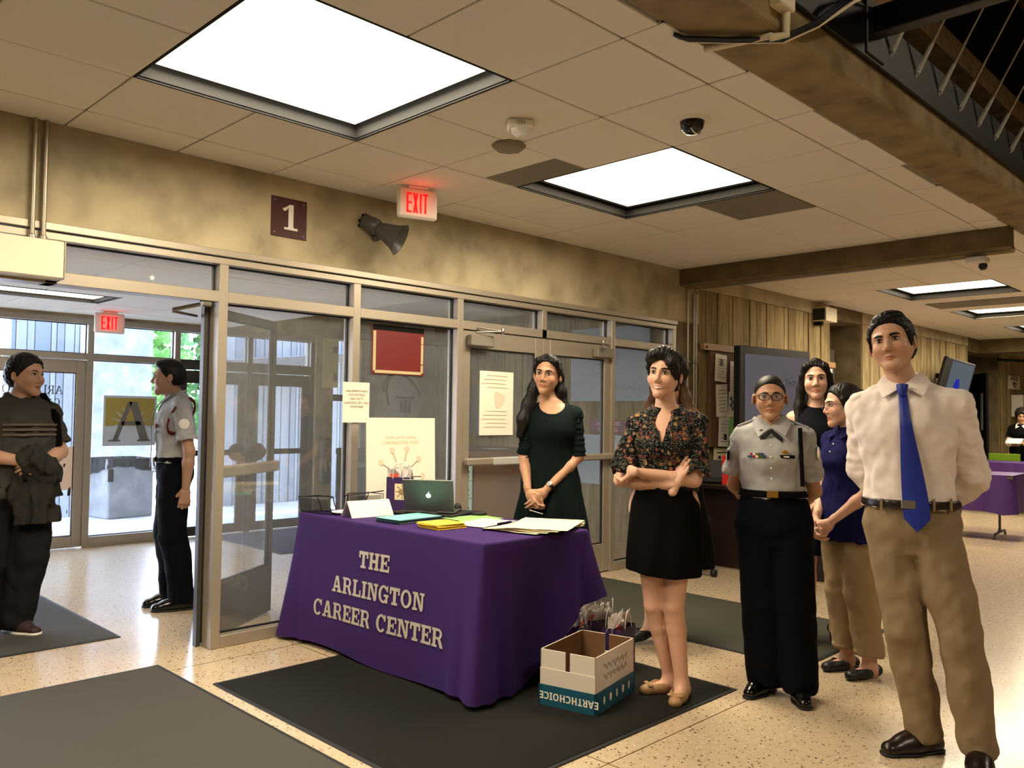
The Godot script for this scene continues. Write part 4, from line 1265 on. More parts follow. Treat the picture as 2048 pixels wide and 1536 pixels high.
	one("door_closer", "black door closer over the far doorway", "door closer", MB.new().tube([Vector3(0, 0, 0), Vector3(0.6, -0.01, 0.35), Vector3(0.95, -0.01, 0.4)], 0.028, 8), M.black, at(17.3, 2.50, WALL + 0.02))
	# folding tables under purple plastic covers
	for q in 2:
		var t := thing("folding_table", ["folding table under a purple cover just behind the tall boy", "folding table under a purple cover furthest right"][q], "table", [Vector3(10.98, 0, -3.45), Vector3(14.3, 0, -3.4)][q], [4, 0][q], "purple covered tables down the hall")
		put(t, "top", MB.new().box(Vector3(0, 0.72, 0), Vector3(0.74, 0.03, 1.5), 0.006), M.grey)
		for s in [-1.0, 1.0]:
			put(t, "leg", MB.new().tube([Vector3(0, 0.7, s * 0.55), Vector3(0, 0.1, s * 0.55), Vector3(0.06, 0.06, s * 0.55), Vector3(0.26, 0.06, s * 0.55), Vector3(0.3, 0.01, s * 0.55)], 0.014, 8), M.horn)
			put(t, "leg", MB.new().tube([Vector3(0, 0.1, s * 0.55), Vector3(-0.06, 0.06, s * 0.55), Vector3(-0.26, 0.06, s * 0.55), Vector3(-0.3, 0.01, s * 0.55)], 0.014, 8), M.horn)
		var hang := 0.42
		var cl := one("table_cover", ["purple plastic cover hanging over the table behind the tall boy", "purple plastic cover hanging over the furthest table"][q], "tablecloth", MB.new().grid(func(u, v): return _cover_point(u, v, hang), 48, 10, 0.003), M.purple_plastic, t.transform, "purple plastic table covers")
		put(cl, "cover_top", MB.new().box(Vector3(0, 0.742, 0), Vector3(0.76, 0.006, 1.52), 0.003), M.purple_plastic)
	for q in 3:
		var c := thing("lime_chair", ["lime green plastic chair left of three behind the far table", "lime green plastic chair in the middle behind the far table", "lime green plastic chair right of three behind the far table"][q], "chair", Vector3(14.98 + 0.05 * q, 0, -3.85 + 0.52 * q), 100 + 8 * q, "lime green chairs at the far table")
		put(c, "seat", MB.new().box(Vector3(0, 0.44, 0), Vector3(0.4, 0.03, 0.4), 0.012), M.lime)
		put(c, "backrest", MB.new().grid(func(u, v): return Vector3((u - 0.5) * 0.42, 0.56 + v * 0.29, -0.2 - 0.06 * v + 0.1 * pow(u - 0.5, 2)), 8, 5, 0.02), M.lime)
		put(c, "grip_hole", MB.new().sphere(Vector3(0, 0.79, -0.235), Vector3(0.08, 0.02, 0.015), 5, 10), M.black)
		for s in [[-1, -1], [1, -1], [-1, 1], [1, 1]]:
			put(c, "leg", MB.new().tube([Vector3(s[0] * 0.17, 0.43, s[1] * 0.17), Vector3(s[0] * 0.2, 0.0, s[1] * 0.21)], 0.011, 8), M.steel)
	# dark low planter behind the far table
	var bk := thing("wheeled_frame", "dark blue lit handlebars of something parked in the far doorway", "bicycle", Vector3(13.6, 0, -4.2), 60)
	put(bk, "post", MB.new().tube([Vector3(0, 0, 0), Vector3(0, 1.0, 0)], 0.02, 8), M.black_metal)
	put(bk, "bar", MB.new().tube([Vector3(-0.25, 1.0, 0.05), Vector3(0, 1.04, 0), Vector3(0.25, 1.0, 0.05)], 0.016, 8), M.cable_blue)
	put(bk, "basket", MB.new().box(Vector3(0, 0.9, 0.16), Vector3(0.3, 0.18, 0.2), 0.02), M.cable_blue)

func _cover_point(u: float, v: float, hang: float) -> Vector3:
	var a := u * TAU
	var c := Vector2(cos(a), sin(a))
	var hx := 0.385
	var hz := 0.765
	var k := minf(hx / maxf(absf(c.x * 1.0), 1e-4), hz / maxf(absf(c.y), 1e-4))
	var p := c * k
	var corner := pow(minf(absf(p.x) / hx, absf(p.y) / hz), 10.0)
	var drop := hang * (1.0 - v)
	var out := Vector2(signf(p.x) * (1.0 if absf(p.x) / hx > 0.98 else 0.0), signf(p.y) * (1.0 if absf(p.y) / hz > 0.98 else 0.0))
	var q := p + out * drop * (0.05 + 0.12 * corner) + out * 0.015 * sin(a * 13.0) * drop * 3.0
	return Vector3(q.x, 0.745 - drop * (1.0 + 0.25 * corner), q.y)

# ---------------------------------------------------------------- the open atrium at the upper right
func build_atrium() -> void:
	slab("ceiling_atrium", "dark timber ceiling high over the atrium", Vector3(-6.2, 5.6, -6), Vector3(24.2, 5.9, 7.2), "wood_brown")
	slab("wall_upper", "upper floor wall behind the railing", Vector3(-6.2, 3.1, -6.2), Vector3(24.2, 5.9, -6.0), "concrete_dark")
	slab("floor_upper", "upper floor slab above the tiled ceiling", Vector3(-6.2, 3.02, -6.0), Vector3(24.2, 3.12, -1.6), "plenum")
	slab("beam_upper", "pale concrete beam under the atrium roof", Vector3(-6, 5.0, -3.05), Vector3(24, 5.6, -2.75), "concrete_beam")
	slab("beam_upper_dark", "dark timber beam under the atrium roof", Vector3(-6, 5.25, -2.75), Vector3(24, 5.6, -2.3), "fixture_dark")
	slab("beam_upper_brown", "brown timber beam under the atrium roof", Vector3(-6, 5.4, -1.7), Vector3(24, 5.6, -1.4), "fixture_dark")
	var ch := slab("trim_channel", "black steel channel along the top of the long beam", Vector3(-6, 2.915, -1.5), Vector3(24, 3.14, -1.44), "black_metal", 0.004)
	ch.set_meta("label", "black steel channel along the top of the long beam")
	var bar := thing("steel_strut", "black horizontal steel strut reaching out over the atrium", "strut", Vector3(3.66, 3.05, -1.46))
	put(bar, "strut", MB.new().bb(Vector3(-0.03, -0.02, 0), Vector3(0.05, 0.1, 3.6), 0.004), M.black_metal)
	put(bar, "bracket", MB.new().bb(Vector3(-0.09, -0.12, 0), Vector3(0.1, 0.13, 0.03), 0.004), M.black_metal)
	# raking steel cables with plastic wrapped ends
	var dir := Vector3(-0.02, 0.87, 0.49).normalized()
	for k in 15:
		var b := Vector3(3.852 + 0.3175 * (k - 0), 3.03, -1.43)
		var where := "cable number %d counted from the black strut" % (k + 1)
		var words := ["nearest the black strut", "second from the black strut", "third from the black strut", "fourth from the black strut", "fifth from the black strut", "sixth from the black strut", "seventh from the black strut", "eighth from the black strut"]
		var t := thing("railing_cable", ("raking steel railing cable " + words[k]) if k < 8 else "raking steel railing cable %s past the right edge" % ["first", "second", "third", "fourth", "fifth", "sixth", "seventh"][k - 8], "cable", b, 0, "raking railing cables")
		put(t, "cable", MB.new().tube([dir * 0.1, dir * 2.4], 0.0055, 8), M.galvanised)
		put(t, "turnbuckle", MB.new().tube([dir * 0.02, dir * 0.06, dir * 0.22, dir * 0.26], [0.006, 0.009, 0.008, 0.006], 8), M.galvanised)
		put(t, "wrapped_end", MB.new().tube([dir * -0.03, dir * 0.0, dir * 0.13], [0.008, 0.014, 0.011], 8), M.clear)
		put(t, "eye_bolt", MB.new().sphere(Vector3(0, -0.01, 0), Vector3.ONE * 0.011, 6, 8), M.steel)
	# pale timber block and bundles of cable on the beam
	one("timber_block", "pale timber block wedged above the steel strut", "block", MB.new().box(Vector3.ZERO, Vector3(0.3, 0.22, 0.2), 0.004, Basis(Vector3.UP, 0.5)), M.wood_pale, at(4.12, 3.37, -1.62))
	var jb := thing("junction_box", "cream junction box on the face of the long beam", "junction box", Vector3(2.82, 2.89, -1.44))
	put(jb, "box", MB.new().box(Vector3(0, 0.02, 0), Vector3(0.11, 0.12, 0.05), 0.004), M.cream)
	put(jb, "elbow", MB.new().tube([Vector3(0.03, -0.04, 0), Vector3(0.03, -0.125, 0), Vector3(0.0, -0.13, -0.05)], 0.016, 8), M.cream)
	put(jb, "raceway", MB.new().tube([Vector3(0.0, -0.125, -0.04), Vector3(-0.06, -0.122, -0.29)], 0.013, 8), M.cream)
	var cb := thing("data_cables", "bundle of dark blue data cables looped under the long beam", "cable", Vector3.ZERO)
	for k in 4:
		var o := 0.012 * k
		put(cb, "cable", MB.new().tube([Vector3(2.58 + o, 2.775, -1.75), Vector3(2.61 + o, 2.762, -1.72), Vector3(2.72 + o, 2.757, -1.6), Vector3(2.86 + o, 2.765, -1.47), Vector3(3.02 + o, 2.86, -1.41), Vector3(3.2 + o, 3.0, -1.38 + o), Vector3(3.45, 3.12, -1.36 + o), Vector3(3.75, 3.2, -1.3)], 0.0075, 6), M.cable_blue if k < 3 else M.cream)

# ---------------------------------------------------------------- fittings on walls and ceiling
func build_wall_fittings() -> void:
	var n := thing("number_sign", "maroon square sign with a white number 1 on the lintel", "sign", Vector3(2.628, 2.54, WALL + 0.008))
	put(n, "plate", MB.new().box(Vector3.ZERO, Vector3(0.243, 0.243, 0.006), 0.001), M.maroon)
	text(n, "1", 0.165, M.white, at(0.005, 0.003, 0.004), true, 0.001, true)
	for s in [[-1, -1], [1, -1], [-1, 1], [1, 1]]:
		put(n, "screw", MB.new().sphere(Vector3(s[0] * 0.098, s[1] * 0.098, 0.003), Vector3(0.006, 0.006, 0.003), 4, 8), M.steel)
	# horn loudspeaker
	var h := thing("horn_speaker", "grey metal horn loudspeaker on the concrete lintel", "speaker", Vector3(3.26, 2.56, WALL + 0.12))
	h.scale = Vector3.ONE * 0.84
	var ax := Vector3(0.52, -0.42, 0.62).normalized()
	var b := Basis(Quaternion(Vector3.UP, ax))
	var xf := Transform3D(b, Vector3(-0.08, 0.03, -0.05))
	put(h, "horn", MB.new().lathe([Vector2(0.045, 0.05), Vector2(0.05, 0.06), Vector2(0.07, 0.12), Vector2(0.095, 0.20), Vector2(0.125, 0.255), Vector2(0.13, 0.258), Vector2(0.12, 0.25), Vector2(0.085, 0.19), Vector2(0.05, 0.12), Vector2(0.0, 0.11)], 28, xf), M.horn)
	put(h, "driver", MB.new().lathe([Vector2(0, -0.09), Vector2(0.045, -0.09), Vector2(0.06, -0.07), Vector2(0.06, 0.0), Vector2(0.064, 0.0), Vector2(0.064, 0.05), Vector2(0.045, 0.055), Vector2(0.0, 0.055)], 24, xf), M.horn)
	for q in 6:
		var a := TAU * q / 6
		put(h, "cap_nut", MB.new().sphere(xf * Vector3(cos(a) * 0.05, -0.085, sin(a) * 0.05), Vector3.ONE * 0.012, 5, 8), M.fixture_dark)
	put(h, "bracket", MB.new().box(Vector3(0.0, -0.02, -0.1), Vector3(0.06, 0.1, 0.05), 0.006), M.horn)
	exit_sign("white exit sign with red letters under the lobby ceiling", Vector3(3.27, CEIL, -4.13), -18, 0.26, 0.19)
	# ceiling devices
	var st := thing("strobe_alarm", "white fire strobe with a clear lens on the ceiling tile", "alarm", Vector3(2.87, CEIL, -2.83), -40)
	put(st, "body", MB.new().box(Vector3(0, -0.022, 0), Vector3(0.13, 0.044, 0.1), 0.01), M.white)
	put(st, "lens", MB.new().sphere(Vector3(0, -0.045, 0.01), Vector3(0.05, 0.04, 0.04), 8, 14), M.clear)
	text(st, "FIRE", 0.018, M.ink_soft, at(0, -0.022, 0.051))
	var dp := thing("round_detector", "flat grey octagonal detector at a tile corner", "detector", Vector3(3.08, CEIL, -3.12))
	put(dp, "disc", MB.new().lathe([Vector2(0, -0.03), Vector2(0.075, -0.03), Vector2(0.09, -0.015), Vector2(0.09, 0.0)], 8), M.tile_grid)
	var cm := thing("dome_camera", "dark dome security camera with a pale ceiling ring", "camera", Vector3(3.42, CEIL, -2.21))
	put(cm, "ring", MB.new().lathe([Vector2(0.06, -0.012), Vector2(0.085, -0.008), Vector2(0.088, 0.0)], 28), M.white)
	put(cm, "dome", MB.new().lathe([Vector2(0, -0.075), Vector2(0.03, -0.068), Vector2(0.052, -0.045), Vector2(0.06, -0.012), Vector2(0.06, 0.0)], 24), M.black_gloss)
	put(cm, "lens_rim", MB.new().tube([Vector3(-0.045, -0.055, 0.02), Vector3(-0.02, -0.073, 0.025), Vector3(0.02, -0.073, 0.025), Vector3(0.045, -0.055, 0.02)], 0.0035, 8), M.white)
	var d2 := thing("smoke_detector", "small white smoke detector on the hall ceiling by the cross beam", "detector", Vector3(7.72, CEIL, -2.62))
	put(d2, "base", MB.new().lathe([Vector2(0, -0.04), Vector2(0.05, -0.04), Vector2(0.07, -0.01), Vector2(0.07, 0)], 18), M.white)
	var c2 := thing("ceiling_camera", "small white camera on the underside of the cross beam", "camera", Vector3(7.0, 2.6, -1.98))
	put(c2, "mount", MB.new().box(Vector3(0, -0.02, 0), Vector3(0.12, 0.05, 0.14), 0.01), M.white)
	put(c2, "lens", MB.new().sphere(Vector3(0.03, -0.065, 0.03), Vector3.ONE * 0.032, 8, 12), M.black_gloss)
	# junction box and conduits beside the pier
	var jb := thing("junction_box", "grey junction box at the top of the pier", "junction box", Vector3(6.98, 2.725, WALL + 0.03))
	put(jb, "box", MB.new().box(Vector3.ZERO, Vector3(0.13, 0.11, 0.05), 0.004), M.vent)
	for k in 3:
		var x: float = [6.99, 7.1, 7.14][k]
		var c := thing("conduit", ["single steel conduit dropping from the grey junction box", "left of the close pair of conduits beside the cork board", "right of the close pair of conduits beside the cork board"][k], "conduit", Vector3(x, 0, WALL + 0.025), 0, "conduits on the pier")
		var pts := [Vector3(0, 0.8, 0), Vector3(0, 2.68, 0)]
		if k > 0:
			pts = [Vector3(0, 0.8, 0), Vector3(0, 2.57, 0), Vector3(0.0, 2.6, 0.02), Vector3(-0.05 - 0.03 * k, 2.61, 0.06), Vector3(-0.06 - 0.03 * k, 2.61, 2.6)]
		put(c, "pipe", MB.new().tube(pts, 0.011, 10), M.galvanised)
		put(c, "strap", MB.new().box(Vector3(0, 1.9, 0.002), Vector3(0.05, 0.02, 0.03), 0.004), M.galvanised)

# ---------------------------------------------------------------- mats
func mat_rect(called: String, label: String, x0: float, x1: float, z0: float, z1: float, m: String) -> void:
	var o := thing(called, label, "mat", Vector3((x0 + x1) / 2, 0, (z0 + z1) / 2), 0, "entrance mats")
	var w := x1 - x0
	var d := z1 - z0
	put(o, "pile", MB.new().bb(Vector3(-w / 2 + 0.02, 0.0, -d / 2 + 0.02), Vector3(w / 2 - 0.02, 0.008, d / 2 - 0.02), 0.003), M[m])
	put(o, "border", MB.new().bb(Vector3(-w / 2, 0.0, -d / 2), Vector3(w / 2, 0.0055, d / 2), 0.003), M.mat_edge)

func build_mats() -> void:
	mat_rect("floor_mat", "black ribbed mat under the purple table", 1.935, 3.79, -4.0, -2.17, "mat_black")
	mat_rect("floor_mat", "large grey mat in the left foreground", -0.9, 1.87, -4.49, -0.6, "mat_grey")
	mat_rect("floor_mat", "grey mat just inside the vestibule doorway", 0.4, 1.935, -6.95, -5.19, "mat_grey")
	mat_rect("floor_mat", "olive grey mat behind the standing girls", 4.38, 5.56, -4.46, -2.11, "mat_green")
	mat_rect("floor_mat", "blue grey mat in front of the outer doors", 4.13, 5.4, -8.7, -7.2, "mat_blue")

# ---------------------------------------------------------------- the purple table
const TX0 := 2.70
const TX1 := 3.47
const TZ0 := -4.50
const TZ1 := -2.87
const TOP := 0.748

# perimeter of the table top, walked from the far left corner along the front (x = TX0) towards the viewer
func _perim(s: float) -> Array:
	var r := 0.03
	var lx := TX1 - TX0
	var lz := TZ1 - TZ0
	var total := 2 * (lx + lz)
	var d := fposmod(s, 1.0) * total
	var p: Vector2
	var n: Vector2
	var side := 0
	if d < lz:
		p = Vector2(TX0, TZ0 + d)
		n = Vector2(-1, 0)
	elif d < lz + lx:
		p = Vector2(TX0 + d - lz, TZ1)
		n = Vector2(0, 1)
		side = 1
	elif d < 2 * lz + lx:
		p = Vector2(TX1, TZ1 - (d - lz - lx))
		n = Vector2(1, 0)
		side = 2
	else:
		p = Vector2(TX1 - (d - 2 * lz - lx), TZ0)
		n = Vector2(0, -1)
		side = 3
	# distance to the nearest corner along the walk
	var cs := [0.0, lz, lz + lx, 2 * lz + lx, total]
	var near := 9.0
	for c in cs:
		near = minf(near, absf(d - c))
	var k := clampf(1.0 - near / 0.09, 0.0, 1.0)
	if k > 0.0:
		var cx := TX0 if p.x < (TX0 + TX1) / 2 else TX1
		var cz := TZ0 if p.y < (TZ0 + TZ1) / 2 else TZ1
		var dg := Vector2(signf(cx - 3.0), signf(cz + 3.6)).normalized()
		n = n.lerp(dg, k * 0.9).normalized()
		var inner := Vector2(cx, cz) - dg * r * 0.6
		p = p.lerp(inner, k * k * 0.5)
	return [p, n, near, side, d]

func _drape(s: float, t: float) -> Vector3:   # t: 0 hem .. 1 table edge
	var q := _perim(s)
	var p: Vector2 = q[0]
	var n: Vector2 = q[1]
	var near: float = q[2]
	var d: float = q[4]
	var down := 1.0 - t
	var corner := exp(-pow(near / 0.13, 2.0))
	var off := 0.004 + down * (0.042 + 0.05 * corner)
	off += down * sqrt(down) * (0.006 * sin(d * 9.0 + 0.6) + 0.035 * corner * sin(near * 46.0 + 0.4))
	if q[3] == 3:
		off *= 0.25
	if q[3] == 1:
		off += down * 0.02 * sin(d * 15.0) - down * 0.03
	var hem := 0.012 + 0.02 * (0.5 + 0.5 * sin(d * 5.0))
	if q[3] == 1 or q[3] == 2:
		hem += 0.38 * smoothstep(1.85, 2.42, d) * (1.0 - smoothstep(2.5, 3.4, d))
	return Vector3(p.x + n.x * off, hem + (TOP - hem) * t, p.y + n.y * off)

func _cloth(u: float, v: float) -> Vector3:
	var j := int(round(v * 26))
	if j <= 18:
		return _drape(u, j / 18.0 * 0.985)
	if j == 19:
		var e := _drape(u, 1.0)
		return Vector3(lerpf(e.x, 3.085, 0.006), TOP, lerpf(e.z, -3.7, 0.006))
	var k: float = [0.03, 0.12, 0.3, 0.5, 0.7, 0.88, 1.0][j - 20]
	var e2 := _drape(u, 1.0)
	return Vector3(lerpf(e2.x, 3.085, k), TOP + 0.0006, lerpf(e2.z, lerpf(e2.z, -3.7, 0.45), k))

# slab letters: strokes in a unit-high box; [x0, y0, x1, y1] bars, or quads of four points, or arcs [cx, cy, rx, ry, thick, from, to]
const GLYPH := {
	"T": [0.94, [[0, 0.80, 0.94, 1], [0, 0.6, 0.16, 0.82], [0.78, 0.6, 0.94, 0.82], [0.34, 0.1, 0.6, 0.85], [0.2, 0, 0.74, 0.15]]],
	"H": [1.02, [[0.1, 0.1, 0.36, 0.9], [0.66, 0.1, 0.92, 0.9], [0.3, 0.41, 0.72, 0.59], [0, 0, 0.45, 0.14], [0.57, 0, 1.02, 0.14], [0, 0.86, 0.45, 1], [0.57, 0.86, 1.02, 1]]],
	"E": [0.9, [[0.1, 0.1, 0.36, 0.9], [0, 0.85, 0.88, 1], [0, 0, 0.9, 0.15], [0.3, 0.43, 0.6, 0.57], [0.74, 0.66, 0.88, 0.9], [0.76, 0.1, 0.9, 0.36], [0.55, 0.34, 0.65, 0.66]]],
	"A": [1.08, [[[0.38, 1.0], [0.12, 0.08], [0.30, 0.08], [0.56, 1.0]], [[0.44, 1.0], [0.70, 0.08], [0.97, 0.08], [0.68, 1.0]], [0.26, 0.26, 0.8, 0.42], [0, 0, 0.42, 0.14], [0.58, 0, 1.08, 0.14]]],
	"R": [1.04, [[0.1, 0.1, 0.36, 0.9], [0, 0, 0.48, 0.14], [0, 0.86, 0.6, 1], [0.3, 0.42, 0.6, 0.55], [0.56, 0.71, 0.34, 0.29, 0.2, -90, 90], [[0.52, 0.46], [0.76, 0.0], [1.04, 0.0], [0.78, 0.48]]]],
	"L": [0.88, [[0.1, 0.1, 0.36, 0.9], [0, 0.86, 0.5, 1], [0, 0, 0.88, 0.15], [0.74, 0.1, 0.88, 0.42]]],
	"I": [0.5, [[0.12, 0.1, 0.38, 0.9], [0, 0.86, 0.5, 1], [0, 0, 0.5, 0.14]]],
	"N": [1.06, [[0.12, 0.1, 0.3, 0.9], [0.78, 0.1, 0.96, 1.0], [0, 0, 0.44, 0.14], [0, 0.86, 0.4, 1], [0.64, 0.86, 1.06, 1], [[0.18, 1.0], [0.44, 1.0], [0.94, 0.0], [0.72, 0.0]]]],
	"G": [0.98, [[0.48, 0.5, 0.48, 0.52, 0.24, 42, 318], [0.52, 0.36, 0.98, 0.5], [0.7, 0.0, 0.9, 0.45], [0.76, 0.66, 0.9, 1.0]]],
	"O": [1.0, [[0.5, 0.5, 0.5, 0.52, 0.24, 0, 360]]],
	"C": [0.94, [[0.48, 0.5, 0.48, 0.52, 0.24, 40, 320], [0.76, 0.64, 0.9, 1.0]]],
}

func _on_cloth(z: float, y: float) -> Vector3:
	var lz := TZ1 - TZ0
	var lx := TX1 - TX0
	var s := (z - TZ0) / (2 * (lx + lz))
	var t := clampf((y - 0.02) / (TOP - 0.02), 0.0, 1.0)
	var p := _drape(s, t)
	return Vector3(p.x - 0.0035, y + 0.027 * (z + 4.1), z)

func _stroke(mb: MB, a: Vector2, b: Vector2, c: Vector2, d: Vector2, org: Vector2, sc: Vector2) -> void:
	var q := 3
	for i in q:
		for j in q:
			var pts := []
			for k in [[0, 0], [1, 0], [1, 1], [0, 1]]:
				var u := float(i + k[0]) / q
				var v := float(j + k[1]) / q
				var p := a.lerp(b, u).lerp(d.lerp(c, u), v)
				pts.append(_on_cloth(org.x + p.x * sc.x, org.y + p.y * sc.y))
			mb.quad(pts[0], pts[1], pts[2], pts[3])

func word_on_cloth(parent: Node, word: String, z0: float, z1: float, y: float, h: float) -> void:
	var total := 0.0
	var gap := 0.09
	for ch in word:
		total += (0.45 if ch == " " else GLYPH[ch][0]) + gap
	total -= gap
	var sx := (z1 - z0) / total
	var x := z0
	for ch in word:
		if ch == " ":
			x += (0.45 + gap) * sx
			continue
		var mb := MB.new()
		for st in GLYPH[ch][1]:
			var org := Vector2(x, y)
			var sc := Vector2(sx, h)
			if st.size() == 7:
				var steps := 16
				for k in steps:
					var a0 := deg_to_rad(st[5] + (st[6] - st[5]) * float(k) / steps)
					var a1 := deg_to_rad(st[5] + (st[6] - st[5]) * float(k + 1) / steps)
					var c := Vector2(st[0], st[1])
					var o0 := c + Vector2(cos(a0) * st[2], sin(a0) * st[3])
					var o1 := c + Vector2(cos(a1) * st[2], sin(a1) * st[3])
					var ii: float = st[4] * 0.6
					var i0 := c + Vector2(cos(a0) * (st[2] - st[4]), sin(a0) * (st[3] - ii))
					var i1 := c + Vector2(cos(a1) * (st[2] - st[4]), sin(a1) * (st[3] - ii))
					var p := [i0, o0, o1, i1]
					var w := []
					for e in p:
						w.append(_on_cloth(org.x + e.x * sc.x, org.y + e.y * sc.y))
					mb.quad(w[0], w[1], w[2], w[3])
			elif st[0] is Array:
				_stroke(mb, Vector2(st[1][0], st[1][1]), Vector2(st[2][0], st[2][1]), Vector2(st[3][0], st[3][1]), Vector2(st[0][0], st[0][1]), org, sc)
			else:
				_stroke(mb, Vector2(st[0], st[1]), Vector2(st[2], st[1]), Vector2(st[2], st[3]), Vector2(st[0], st[3]), org, sc)
		put(parent, "letter", mb, M.letter_silver)
		x += (GLYPH[ch][0] + gap) * sx

func build_table() -> void:
	var t := thing("folding_table", "folding table hidden under the purple lettered cloth", "table", Vector3.ZERO)
	put(t, "top", MB.new().bb(Vector3(TX0 + 0.01, 0.71, TZ0 + 0.01), Vector3(TX1 - 0.01, 0.742, TZ1 - 0.01), 0.005), M.grey)
	for x in [TX0 + 0.1, TX1 - 0.1]:
		for z in [TZ0 + 0.2, TZ1 - 0.2]:
			put(t, "leg", MB.new().tube([Vector3(x, 0, z), Vector3(x, 0.71, z)], 0.014, 8), M.horn)
	var c := thing("purple_tablecloth", "purple tablecloth lettered THE ARLINGTON CAREER CENTER hanging to the floor", "tablecloth", Vector3.ZERO)
	put(c, "cloth", MB.new().grid(_cloth, 240, 26), M.purple)
	word_on_cloth(c, "THE", -3.84, -3.565, 0.503, 0.09)
	word_on_cloth(c, "ARLINGTON", -4.085, -3.265, 0.345, 0.09)
	word_on_cloth(c, "CAREER CENTER", -4.255, -3.10, 0.195, 0.09)

func sheet(w: float, d: float, lift: float, seed_n: int) -> MB:
	var f := FastNoiseLite.new()
	f.seed = seed_n
	f.frequency = 2.2
	return MB.new().grid(func(u, v): return Vector3((u - 0.5) * w, 0.002 + lift * (0.5 + 0.5 * f.get_noise_2d(u * w * 3.0, v * d * 3.0)), (0.5 - v) * d), 10, 10, 0.0008)

func build_tabletop() -> void:
	var y := TOP + 0.001
	# white foam board leaning at the back of the table
	var e := thing("foam_board", "tall white foam board with a faded sun print standing on the table", "board", Vector3(3.444, y, -4.46), 0)
	e.rotation_degrees.x = -2.0
	put(e, "panel", MB.new().bb(Vector3(-0.285, 0, 0), Vector3(0.285, 0.575, 0.008), 0.001), M.paper)
	text(e, "Thank you for visiting", 0.02, M.tape, at(-0.01, 0.445, 0.0085), false, 0.0005)
	text(e, "CONFIRMATION TABLE", 0.022, M.tape, at(-0.01, 0.41, 0.0085), false, 0.0005)
	for k in 5:
		var a := deg_to_rad(150 - 38 * k)
		var c := Vector3(-0.01, 0.19, 0.009)
		var dv := Vector3(cos(a), sin(a), 0)
		put(e, "ray", MB.new().tube([c + dv * 0.1, c + dv * 0.17], 0.008, 6, true, 0.1, Vector3.BACK), M.ray_beige)
		put(e, "ray_knob", MB.new().sphere(c + dv * 0.185, Vector3(0.021, 0.024, 0.0006), 5, 14), M.ray_beige)
	# purple gift bag
	gift_bag("purple gift bag with a sun sticker standing on the table", Vector3(3.26, y, -4.24), -55, 0.15, 0.09, 0.205, true)
	# wire letter racks
	for k in 2:
		var w := thing("wire_rack", ["black wire letter rack at the left end of the table", "black wire letter rack in front of the foam board"][k], "rack", [Vector3(2.80, y, -4.38), Vector3(3.08, y, -4.43)][k], [-80, -10][k], "black wire racks on the table")
		for s in [-0.13, 0.13]:
			put(w, "side_wire", MB.new().tube([Vector3(s, 0.004, 0.06), Vector3(s, 0.095, 0.09), Vector3(s * 0.55, 0.1, 0.0), Vector3(s * 0.5, 0.055, -0.02), Vector3(s * 0.5, 0.004, -0.04)], 0.0035, 6), M.black_metal)
		put(w, "top_wire", MB.new().tube([Vector3(-0.13, 0.095, 0.09), Vector3(0.13, 0.115, 0.09)], 0.0035, 6), M.black_metal)
		put(w, "back_wire", MB.new().tube([Vector3(-0.07, 0.1, 0.0), Vector3(0.07, 0.1, 0.0)], 0.0035, 6), M.black_metal)
		put(w, "base_wire", MB.new().tube([Vector3(-0.13, 0.004, 0.06), Vector3(-0.065, 0.004, -0.04), Vector3(0.065, 0.004, -0.04), Vector3(0.13, 0.004, 0.06), Vector3(-0.13, 0.004, 0.06)], 0.0035, 6), M.black_metal)
		put(w, "mesh_panel", MB.new().grid(func(u, v): return Vector3((u - 0.5) * 0.24, 0.005 + v * 0.085, 0.06 + 0.03 * v), 2, 2, 0.001), M.mesh_dark)
	one("paper_plate", "white paper plate at the left of the table", "plate", MB.new().lathe([Vector2(0, 0.002), Vector2(0.06, 0.002), Vector2(0.088, 0.016), Vector2(0.09, 0.017), Vector2(0.086, 0.018), Vector2(0.058, 0.005), Vector2(0, 0.005)], 28), M.white, at(2.86, y, -4.24))
	# tent card
	var tc := thing("tent_card", "folded white tent card near the left end of the table", "card", Vector3(2.91, y, -4.09), -5)
	put(tc, "front_flap", MB.new().box(Vector3(0, 0.046, 0.035), Vector3(0.28, 0.108, 0.002), 0.0, Basis(Vector3.RIGHT, deg_to_rad(-33))), M.paper)
	put(tc, "back_flap", MB.new().box(Vector3(0, 0.046, -0.035), Vector3(0.28, 0.108, 0.002), 0.0, Basis(Vector3.RIGHT, deg_to_rad(33))), M.paper)
	text(tc, "::", 0.02, M.ink_soft, Transform3D(Basis(Vector3.RIGHT, deg_to_rad(-33)), Vector3(0.0, 0.045, 0.0375)))
	# laptop on a black lap tray
	var tray := thing("lap_tray", "black padded tray under the laptop", "tray", Vector3(3.28, y, -3.93), -70)
	put(tray, "board", MB.new().box(Vector3(0, 0.009, 0), Vector3(0.42, 0.016, 0.3), 0.006), M.black)
	put(tray, "wrist_pad", MB.new().sphere(Vector3(0.06, 0.02, 0.13), Vector3(0.05, 0.014, 0.022), 6, 12), M.dark_grey)
	var lp := thing("laptop", "open silver laptop with a glowing logo seen from behind", "laptop", Vector3(3.19, y + 0.018, -3.86), -54)
	put(lp, "base", MB.new().box(Vector3(0, 0.006, -0.1), Vector3(0.305, 0.012, 0.21), 0.005), M.laptop)
	var lb := Basis(Vector3.RIGHT, deg_to_rad(18))
	var lid := put(lp, "lid", MB.new().box(Vector3(0, 0.1, 0), Vector3(0.305, 0.2, 0.007), 0.003), M.laptop, Transform3D(lb, Vector3(0, 0.01, 0.0)))
	put(lid, "screen", MB.new().box(Vector3(0, 0.1, -0.004), Vector3(0.28, 0.175, 0.001)), M.black_gloss)
